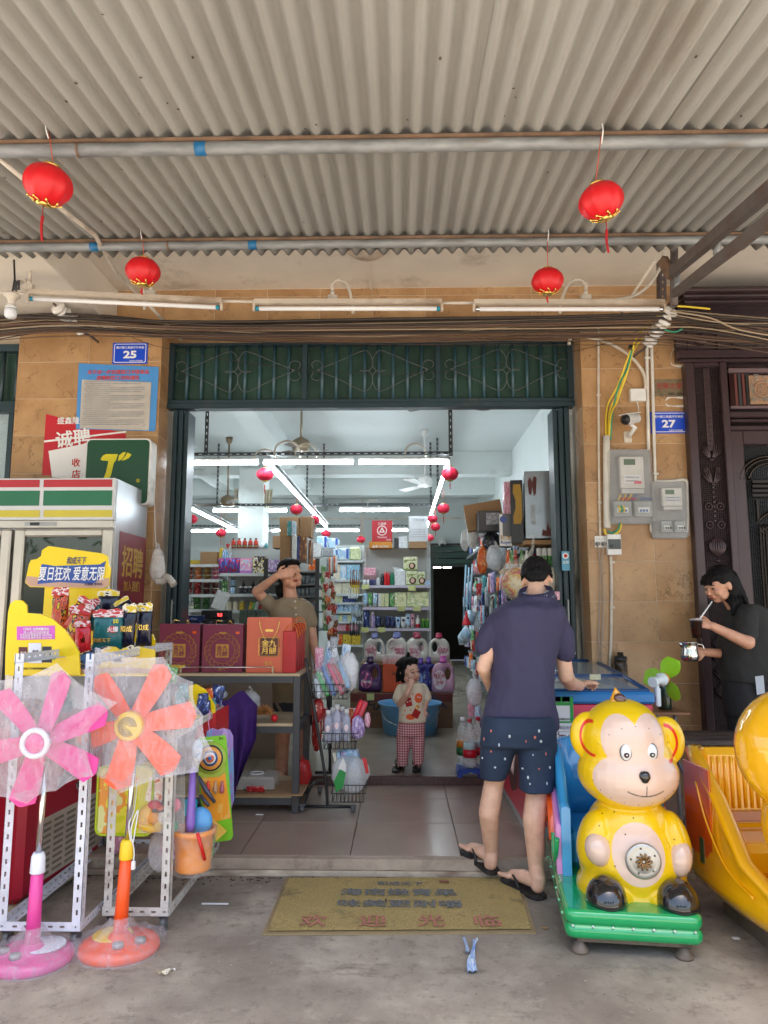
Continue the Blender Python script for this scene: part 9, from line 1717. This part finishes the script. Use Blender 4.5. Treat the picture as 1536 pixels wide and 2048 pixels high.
fl_h,fl_t=G(992,1757,.02),V((0,0,0));fl_h=P(990,1752,4.0);fl_t=P(926,1720,4.2);fl_h.z=max(fl_h.z,.035);fl_t.z=FZ+.002;fr_h,fr_t=G(1084,1800,.002),G(1006,1762,.002)
limb(s,[P(1012,1465,3.91),P(988,1565,3.97),P(978,1625,3.95),P(982,1700,4.03),fl_h+V((-.015,.02,.08)),fl_h+V((-.02,.02,.05))],[.06,.052,.055,.037,.036,.036])
limb(s,[P(1072,1470,3.9),P(1073,1590,3.87),P(1068,1640,3.82),P(1072,1735,3.84),fr_h+V((-.01,.02,.09)),fr_h+V((-.015,.02,.06))],[.062,.055,.057,.038,.036,.036])
foot(s,fl_h+V((0,0,.02)),fl_t+V((0,0,.02)));foot(s,fr_h+V((0,0,.02)),fr_t+V((0,0,.02)))
ob('body',remesh(s,.0055,5),skin('man','e0b498'),mp)
FLP=mt('black_rubber',(.02,.018,.017),.6,dirt=.3,dcol=(.12,.1,.08),vs=30);flop(mp,fl_h,fl_t,.045,FLP);flop(mp,fr_h,fr_t,.046,FLP)
h=S();L=lambda x,y,z:hc+HR_@V((x,y,z));h.ball(L(0,.024,.045),(.083,.096,.084),26,R=HR_).ball(L(0,.064,.004),(.070,.050,.058),22,R=HR_).ball(L(0,.072,-.022),(.058,.034,.044),18,R=HR_).ball(L(0,-.03,.085),(.068,.06,.038),22,R=HR_)
for sx in(-1,1):h.ball(L(sx*.068,.02,.03),(.012,.028,.03),14,R=HR_)
rr=random.Random(2)
for k in range(130):a=rr.uniform(-2.2,2.2);p0=L(.078*sin(a),.035+.06*cos(a),rr.uniform(-.005,.06));h.tube([p0,p0+(HR_@V((.012*sin(a),.008*cos(a),-.026)))],[.007,.0015],5)
ob('hair',remesh(h,.0045,2,disp=wr(.003,60)),HAIR,mp)
def polox(nt,b,co):
 bp=_n(nt,'ShaderNodeBump');bp.inputs['Strength'].default_value=.6;bp.inputs['Distance'].default_value=.012;nt.links.new(_noise(nt,_map(nt,co,(1,1,.35)),9,3,.5),bp.inputs['Height']);nt.links.new(bp.outputs[0],b.inputs['Normal'])
NAVY=mt('navy_pique',c_('3e3a56',.9),.85,var=.1,vs=3,extra=polox)
s=S();s.loft(rings([(1192,1045,1098,.04),(1204,1018,1116,.03),(1218,988,1130,.01),(1240,978,1132,.0),(1275,982,1120,0),(1320,988,1110,0),(1370,984,1106,-.01),(1410,972,1108,-.02),(1448,962,1111,-.02),(1455,962,1111,-.02)],3.94,lambda y:.10 if y<1210 else.135))
limb(s,[P(1002,1238,3.94),P(978,1268,3.95),P(967,1290,3.96)],[.062,.062,.054]);limb(s,[P(1112,1242,3.96),P(1126,1275,3.97),P(1131,1306,3.98)],[.062,.062,.055])
def foldf(p):
 base_=wr(.011,7,(1.5,1,.45),3)(p)+wr(.004,22,(1,1,.5),9)(p);q0=P(1060,1330,3.85)
 return base_+.013*max(0,1-abs((p.x-q0 .x)+(p.z-q0 .z)*.35)*14)*(1 if p.y<3.95 else 0)+.011*max(0,1-abs((p.x-q0 .x-.06)+(p.z-q0 .z)*.25)*16)
sm_=remesh(s,.008,6,disp=foldf);ob('polo_shirt',sm_,NAVY,mp)
NV2=mt('navy_collar',c_('2c2a44',.9),.8);WST=mt('white_stripe',(.6,.6,.62),.7)
def band(c,A,B,r0,r1,z0,z1,mat_,nm,n=28):ob(nm,S().lathe([(r0,z0),(r1,z1)],c,n,R=None),mat_,mp)
cc_=P(1072,1187,3.985);RC_=Matrix.Rotation(.35,3,'X')@Matrix.Rotation(-.12,3,'Y');ob('collar',S().lathe([(.112,-.034),(.09,.022),(.083,.022),(.095,-.02)],cc_,30,R=RC_,sy=.9),NV2,mp)
for z in(-.018,-.010):ob('collar_stripe',S().lathe([(.1075-.0039*(z+.024)/.01,z),(.1069-.0039*(z+.024)/.01,z+.0035)],cc_,30,R=RC_,sy=.9),WST,mp)
for k in range(7):a=-pi/2+(k-3)*.13;p0=cc_+RC_@V((.108*cos(a),.097*sin(a)-.003,-.026));p1=cc_+RC_@V((.094*cos(a+.03*(k-3)),.085*sin(a)-.004,.016));ob('collar_star',S().tube([p0,p1],.0018,4),WST,mp)
for(x,y,Y,dx)in((971,1292,3.96,-.3),(1131,1311,3.98,.12)):
 c0=P(x,y,Y);R=Matrix.Rotation(-dx,3,'Y')
 for z in(-.004,.006):ob('sleeve_stripe',S().lathe([(.0535-.004*(x<1000),z),(.0540-.004*(x<1000),z+.004)],c0+V((0,0,.008)),28,R=R),WST,mp)
SHT=mt('blue_shorts_cloth',c_('26364e',.9),.85,var=.15,vs=5,extra=polox)
s=S();s.loft(rings([(1430,968,1108,-.02),(1460,962,1112,-.02),(1490,958,1112,0)],3.9,.125));s.loft(rings([(1470,962,1040,0),(1500,960,1032,.02),(1530,959,1022,.04),(1556,960,1013,.05)],3.9,.095));s.loft(rings([(1470,1032,1112,0),(1500,1036,1113,-.01),(1540,1037,1112,-.02),(1581,1037,1108,-.04)],3.9,.1))
shm=remesh(s,.008,5,disp=wr(.005,8,seed=5));ob('shorts',shm,SHT,mp);SBV=bvh(shm)if 0 else None
sb2=remesh(s,.012,5);bv=bvh(sb2);rr=random.Random(5)
for k,(x,y)in enumerate(((982,1462),(1019,1473),(1078,1462),(1052,1483),(1082,1483),(965,1516),(982,1503),(1010,1518),(1066,1510),(1092,1508),(990,1535),(1045,1537),(1078,1538),(1094,1567),(1060,1568),(1070,1475),(998,1490),(1100,1535),(968,1478),(1056,1555))):
 d=ray(x,y).normalized();hit=bv.ray_cast(CAMLOC,d)[0]
 if hit is not None:ob('shell_print',S().ball(hit-d*.004,(rr.uniform(.004,.007),.004,rr.uniform(.005,.009)),7),(mt('print_pale',(.5,.56,.6),.7)if k%3 else mt('print_red',(.5,.15,.12),.7)),mp)
nq=wq+V((.10,.03,.045));t=th('banknote','folded pale banknote held between the fingers of the man','banknote',nq);ob('note',S().box(nq.x-.035,nq.x+.03,nq.y-.003,nq.y+.001,nq.z-.018,nq.z+.014,0,.001),prn('banknote',[c_('b8c0a0'),c_('d0d0b8'),c_('98a888')],4),t)
cp=th('person','small child in cream shirt and red gingham trousers with fingers at the mouth','person',G(818,1540,IZ));Yh=5.92;HRc=headR(36,6,-4);hcc=P(819,1343,Yh);s=S();kc=.92
head(s,hcc,HRc,kc);limb(s,[P(821,1352,Yh+.02),P(823,1372,Yh+.02)],[.036,.045]);limb(s,[P(824,1385,Yh),P(824,1440,Yh)],[.07,.08])
limb(s,[P(803,1378,Yh),P(800,1408,Yh-.05),P(815,1388,Yh-.14),P(820,1375,Yh-.13)],[.036,.028,.024,.018]);hand(s,P(820,1376,Yh-.13),(.2,.0,1),(-.1,-1,0),.58,.75)
limb(s,[P(846,1380,Yh),P(851,1405,Yh),P(849,1420,Yh-.05)],[.036,.028,.018]);hand(s,P(849,1420,Yh-.05),(-.2,-.3,-1),(0,-1,.2),.6,.5)
for x0,x1,tx in((806,804,790),(837,836,832)):fq=G(x1,1531,IZ);limb(s,[P(814 if x0<820 else 834,1455,Yh),P(x1,1490,Yh),fq+V((0,.02,.05))],[.045,.038,.026]);foot(s,fq+V((.0,.05,.02)),G(tx,1545,IZ)+V((0,0,.02)),.58)
ob('body',remesh(s,.0042,5),skin('child','dcb098'),cp);facebits(hcc,HRc,kc,cp,'b06058',look=.003)
h=S();L=lambda x,y,z:hcc+HRc@V((x*kc,y*kc,z*kc));h.ball(L(0,.03,.045),(.088*kc,.098*kc,.088*kc),24,R=HRc).ball(L(0,.07,-.03),(.07*kc,.05*kc,.08*kc),20,R=HRc).ball(L(0,-.035,.10),(.06*kc,.05*kc,.03*kc),16,R=HRc).ball(L(-.07,.02,-.01),(.018,.04,.07),14,R=HRc).ball(L(.072,.03,.01),(.016,.035,.05),14,R=HRc)
rr=random.Random(4)
for k in range(110):a=rr.uniform(-1.8,1.8);p0=L(.08*sin(a),.05+.06*cos(a),rr.uniform(-.08,.09));h.tube([p0,p0+(HRc@V((.02*sin(a),.02*cos(a),-.035)))],[.008,.001],5)
for k in range(12):p0=L(rr.uniform(-.03,.03),.02,.13);h.tube([p0,p0+V((rr.uniform(-.02,.02),0,.035))],[.007,.001],5)
ob('hair',remesh(h,.0045,2,disp=wr(.004,55)),HAIR,cp)
s=S().loft(rings([(1364,812,838,0),(1370,801,848,0),(1380,797,853,0),(1400,798,851,0),(1425,798,852,-.01),(1443,797,853,-.02)],Yh,.09));limb(s,[P(803,1378,Yh),P(797,1396,Yh-.03)],[.045,.048]);limb(s,[P(846,1378,Yh),P(852,1394,Yh)],[.044,.046])
cm=remesh(s,.006,5,disp=wr(.003,16));px_=lambda p:(768+FPX*((RC.transposed()@(p-CAMLOC)).x/-(RC.transposed()@(p-CAMLOC)).z),1024-FPX*((RC.transposed()@(p-CAMLOC)).y/-(RC.transposed()@(p-CAMLOC)).z))
def pm(cx,cy,rx,ry,a=0):
 o=P(cx,cy,Yh-.08);m=ppm(Yh);ca,sa=cos(radians(a)),sin(radians(a))
 def f(p):dx,dz=(p.x-o.x)/m,(p.z-o.z)/m;u,w=dx*ca+dz*sa,-dx*sa+dz*ca;return(min(rx-abs(u),ry-abs(w))if a else min(rx,ry)*(1-sqrt((u/rx)**2+(w/ry)**2)))*m if p.y<Yh else-1
 return f
for nm,fs in(('pr',(pm(817,1404,6.5,8,12),pm(832,1427,7.5,7,62))),('po',(pm(837,1396,7.5,9.5),pm(821,1433,9,5.5))),('py',(pm(834,1415,5,3.5,55),))):attr(cm,nm,lambda p,fs=fs:max(f(p)for f in fs))
bv=bvh(cm);ob('shirt',cm,paintmat('cream_print_shirt',c_('e2d6bc'),[('po',c_('e86028'),.0015),('py',c_('e0a030'),.0015),('pr',c_('a81c1c'),.0015)],r=.8,coat=0),cp)
for x,y,c in((815,1404,0),(820,1402,0),(836,1394,0),(840,1395,0),(833,1416,0),(838,1418,0),(810,1421,1),(807,1430,1),(845,1408,1),(826,1388,1),(822,1420,1)):
 d=ray(x,y).normalized();hit=bv.ray_cast(CAMLOC,d)[0]
 if hit is not None:ob('shirt_print',S().ball(hit,(.006,.003,.006),8),INKW if c==0 else ORG,cp)
def ging(nt,b,co):
 sx=_n(nt,'ShaderNodeSeparateXYZ');nt.links.new(co,sx.inputs[0]);o=[]
 for i in(0,2):
  m=_n(nt,'ShaderNodeMath',operation='MULTIPLY');nt.links.new(sx.outputs[i],m.inputs[0]);m.inputs[1].default_value=330;s_=_n(nt,'ShaderNodeMath',operation='SINE');nt.links.new(m.outputs[0],s_.inputs[0]);g=_n(nt,'ShaderNodeMath',operation='GREATER_THAN');nt.links.new(s_.outputs[0],g.inputs[0]);g.inputs[1].default_value=0;h_=_n(nt,'ShaderNodeMath',operation='MULTIPLY');nt.links.new(g.outputs[0],h_.inputs[0]);h_.inputs[1].default_value=.5;o.append(h_.outputs[0])
 a=_n(nt,'ShaderNodeMath',operation='ADD');nt.links.new(o[0],a.inputs[0]);nt.links.new(o[1],a.inputs[1]);nt.links.new(_mix(nt,a.outputs[0],c_('e8c8c8'),c_('a82038')),b.inputs['Base Color'])
s=S().loft(rings([(1436,799,850,0),(1450,796,851,0),(1470,794,850,0)],Yh,.085)).loft(rings([(1460,794,824,0),(1490,792,822,0),(1515,793,817,0),(1530,795,815,0)],Yh,.06)).loft(rings([(1460,822,850,0),(1490,823,849,0),(1515,825,848,0),(1528,826,846,0)],Yh,.06));ob('trousers',remesh(s,.006,5,disp=wr(.004,14)),mt('gingham',(.6,.3,.3),.85,extra=ging),cp)
for x,tx in((804,790),(836,832)):a=G(x,1529,IZ);b_=G(tx,1547,IZ);flop(cp,a+V((0,.05,.001)),b_+V((0,0,.001)),.034,FLP);D=(b_-a).normalized();c0=a+(b_-a)*.3+V((0,.02,.0));ob('sandal_strap',S().tube([c0+V((.032*cos(t_),-.0,.022+.038*sin(t_)))for t_ in[pi*k/10 for k in range(11)]],.012,8),FLP,cp)
wp_=th('person','woman in khaki buttoned top shading her eyes behind the gift bags','person',G(585,1590,IZ));Yw_=5.68;HRw=headR(38,-6,4);hw=P(580,1150,Yw_);s=S()
head(s,hw,HRw,1.06);limb(s,[P(578,1172,Yw_+.02),P(582,1205,Yw_+.02)],[.05,.06]);limb(s,[P(556,1222,Yw_),P(582,1214,Yw_+.02),P(608,1222,Yw_)],[.04,.05,.04]);limb(s,[P(582,1250,Yw_),P(584,1400,Yw_)],[.08,.09])
limb(s,[P(552,1222,Yw_),P(513,1183,Yw_-.1),P(553,1152,Yw_-.2)],[.048,.038,.026]);hand(s,P(553,1152,Yw_-.2),(.95,-.05,.28),(-.1,-1,.1),.98,.18,1)
limb(s,[P(616,1218,Yw_),P(624,1268,Yw_),P(632,1315,Yw_-.08)],[.046,.038,.026]);hand(s,P(632,1315,Yw_-.08),(.1,-.3,-1),(1,0,0),.9,.4)
for x in(565,600):limb(s,[P(x+4,1400,Yw_),P(x,1480,Yw_),P(x-2,1560,Yw_),V((P(x,1560,Yw_).x,Yw_,IZ+.06))],[.075,.055,.045,.04]);foot(s,V((P(x,1560,Yw_).x,Yw_+.03,IZ)),V((P(x,1560,Yw_).x,Yw_-.18,IZ)))
ob('body',remesh(s,.0055,5),skin('cashier','d09c80'),wp_);facebits(hw,HRw,1.06,wp_,'a04840',eyes=False)
h=S();L=lambda x,y,z:hw+HRw@V((x,y,z));h.ball(L(0,.028,.048),(.090,.104,.092),24,R=HRw).ball(L(0,-.03,.093),(.07,.065,.03),18,R=HRw).ball(L(0,.10,-.06),(.045,.045,.07),16,R=HRw);h.ball(L(-.03,.10,-.11),(.04,.04,.06),16,R=HRw);ob('hair',remesh(h,.005,2,disp=wr(.003,50)),HAIR,wp_)
KH=mt('khaki_top',c_('93836a',.9),.85,var=.08,vs=4,extra=polox)
s=S().loft(rings([(1196,562,606,.0),(1204,545,620,0),(1220,537,626,0),(1245,544,622,0),(1280,546,622,0),(1340,545,624,0),(1430,545,626,0)],Yw_,.12));limb(s,[P(552,1220,Yw_),P(533,1203,Yw_-.05)],[.062,.06]);limb(s,[P(614,1220,Yw_),P(622,1245,Yw_)],[.058,.056])
km=remesh(s,.007,5,disp=wr(.006,11));
bv=bvh(km);ob('top',km,KH,wp_)
for x,y in((590,1203),(591,1216),(592,1229),(593,1243)):
 d=ray(x,y).normalized();hit=bv.ray_cast(CAMLOC,d)[0]
 if hit is not None:ob('button',S().ball(hit,(.009,.005,.009),10),mt('shell_button',(.6,.55,.48),.3),wp_)
ob('shorts',remesh(S().loft(rings([(1400,546,624,0),(1430,545,626,0),(1450,546,626,0)],Yw_,.12)),.01,3),mt('dark_shorts',(.03,.03,.04),.8),wp_)
ob('necklace',S().tube(bez([P(566,1196,Yw_-.09),P(576,1212,Yw_-.125),P(588,1216,Yw_-.13),P(598,1206,Yw_-.12),P(602,1194,Yw_-.09)],5),.0015,5),GOLD,wp_)
rp=th('person','woman in black clothes drinking through a straw beside the purple door','person',G(1500,1640,FZ));Yr=4.95;HRr=headR(-70,20,0);hr_=P(1438,1172,Yr);s=S()
head(s,hr_,HRr,1.0);limb(s,[P(1455,1190,Yr),P(1478,1225,Yr)],[.048,.055]);limb(s,[P(1490,1245,Yr),P(1510,1360,Yr)],[.12,.13]);sh=P(1492,1236,Yr-.14)
limb(s,[sh,P(1496,1286,Yr-.24),P(1424,1252,Yr-.27)],[.05,.042,.027]);hand(s,P(1424,1252,Yr-.27),(-.93,.0,.28),(-.1,-.9,.5),.92,.75,-1);limb(s,[P(1485,1245,Yr+.12),P(1470,1310,Yr+.08),P(1410,1304,Yr-.05)],[.05,.038,.027]);hand(s,P(1412,1304,Yr-.05),(-1,0,.05),(0,-1,.3),.9,1.1,1)
for dx in(0,36):limb(s,[P(1500+dx,1400,Yr),P(1500+dx,1520,Yr),V((P(1500+dx,1520,Yr).x,Yr,FZ+.06))],[.08,.055,.04])
ob('body',remesh(s,.0055,5),skin('drinker','d09c80'),rp);facebits(hr_,HRr,1.0,rp,'a85048',closed=.45)
h=S();L=lambda x,y,z:hr_+HRr@V((x,y,z));h.ball(L(0,.03,.048),(.088,.100,.090),24,R=HRr).ball(L(0,-.045,.075),(.072,.048,.032),18,R=HRr);limb(h,[L(0,.07,.02),P(1478,1205,Yr),P(1486,1222,Yr),P(1492,1238,Yr-.02)],[.085,.062,.045,.02]);limb(h,[L(-.05,.05,.0),P(1468,1208,Yr-.07),P(1466,1230,Yr-.08)],[.04,.03,.012])
rr=random.Random(6)
for k in range(60):p0=P(rr.uniform(1462,1490),rr.uniform(1190,1215),Yr-rr.uniform(-.03,.09));h.tube([p0,p0+V((rr.uniform(.0,.05),rr.uniform(-.01,.01),-rr.uniform(.06,.12)))],[.008,.001],5)
for k in range(16):p0=L(-.05+.1*k/15,-.085,.072);h.tube([p0,p0+(HRr@V((0,-.012,-.036)))],[.008,.002],5)
ob('hair',remesh(h,.005,2,disp=wr(.003,50)),HAIR,rp)
BKC=mt('black_cotton',(.022,.022,.021),.85,var=.2,vs=5,extra=polox)
s=S().loft(rings([(1208,1468,1506,0),(1220,1456,1530,0),(1245,1445,1545,0),(1285,1440,1556,0),(1330,1440,1566,0),(1362,1446,1568,0)],Yr,.16));limb(s,[P(1494,1232,Yr-.12),P(1492,1268,Yr-.2)],[.07,.068]);limb(s,[P(1480,1236,Yr+.1),P(1472,1272,Yr+.1)],[.065,.06]);ob('tee_shirt',remesh(s,.008,5,disp=wr(.008,9,(1,1,.9))),BKC,rp)
s=S().loft(rings([(1355,1447,1566,0),(1400,1448,1568,0),(1430,1450,1568,0)],Yr,.14)).loft(rings([(1420,1452,1515,0),(1480,1460,1510,0),(1560,1470,1505,0),(1610,1472,1504,0)],Yr,.09)).loft(rings([(1420,1505,1566,0),(1480,1512,1560,0),(1560,1515,1555,0),(1610,1516,1554,0)],Yr,.09));ob('trousers',remesh(s,.009,5,disp=wr(.006,8)),mt('black_trousers',(.014,.014,.016),.8),rp)
ob('trouser_stripe',S().add([P(1510,1353,Yr-.165),P(1527,1351,Yr-.165),P(1530,1386,Yr-.16),P(1514,1390,Yr-.16)],[(0,3,2,1)]),mt('pale_blue_stripe',(.45,.5,.56),.6),rp)
c0=P(1394,1276,Yr-.27);t=th('drink_cup','dark iced drink cup with white straw held by the woman in black','cup',c0);ob('cup',S().lathe([(.028,0),(.038,.10),(.041,.104),(.041,.11)],c0,20),mt('dark_drink',(.03,.012,.008),.1),t);ob('lid',S().lathe([(.041,.111),(.035,.122),(0,.124)],c0,20),mt('clear_lid',(.6,.6,.6),.1,alpha=.6),t);ob('straw',S().cyl(c0+V((.01,0,.1)),P(1424,1203,Yr-.2),.0045,n=8),INKW,t)
c0=P(1380,1322,Yr-.05);m=ppm(4.9);t=th('steel_jug','brushed steel jug held low by the woman in black','jug',c0);ob('body',S().lathe([(.0,0),(.045,.0),(.058,.015),(.060,.045),(.053,.075),(.054,.118),(.058,.122),(.054,.122),(.049,.08)],c0,28),CHROME,t);ob('spout',S().tube([c0+V((-.04,0,.1)),c0+V((-.066,0,.122))],[.02,.008],8),CHROME,t);ob('handle',S().tube(bez([c0+V((.05,0,.11)),c0+V((.09,0,.1)),c0+V((.09,0,.05)),c0+V((.055,0,.03))],5),.006,8),CHROME,t)
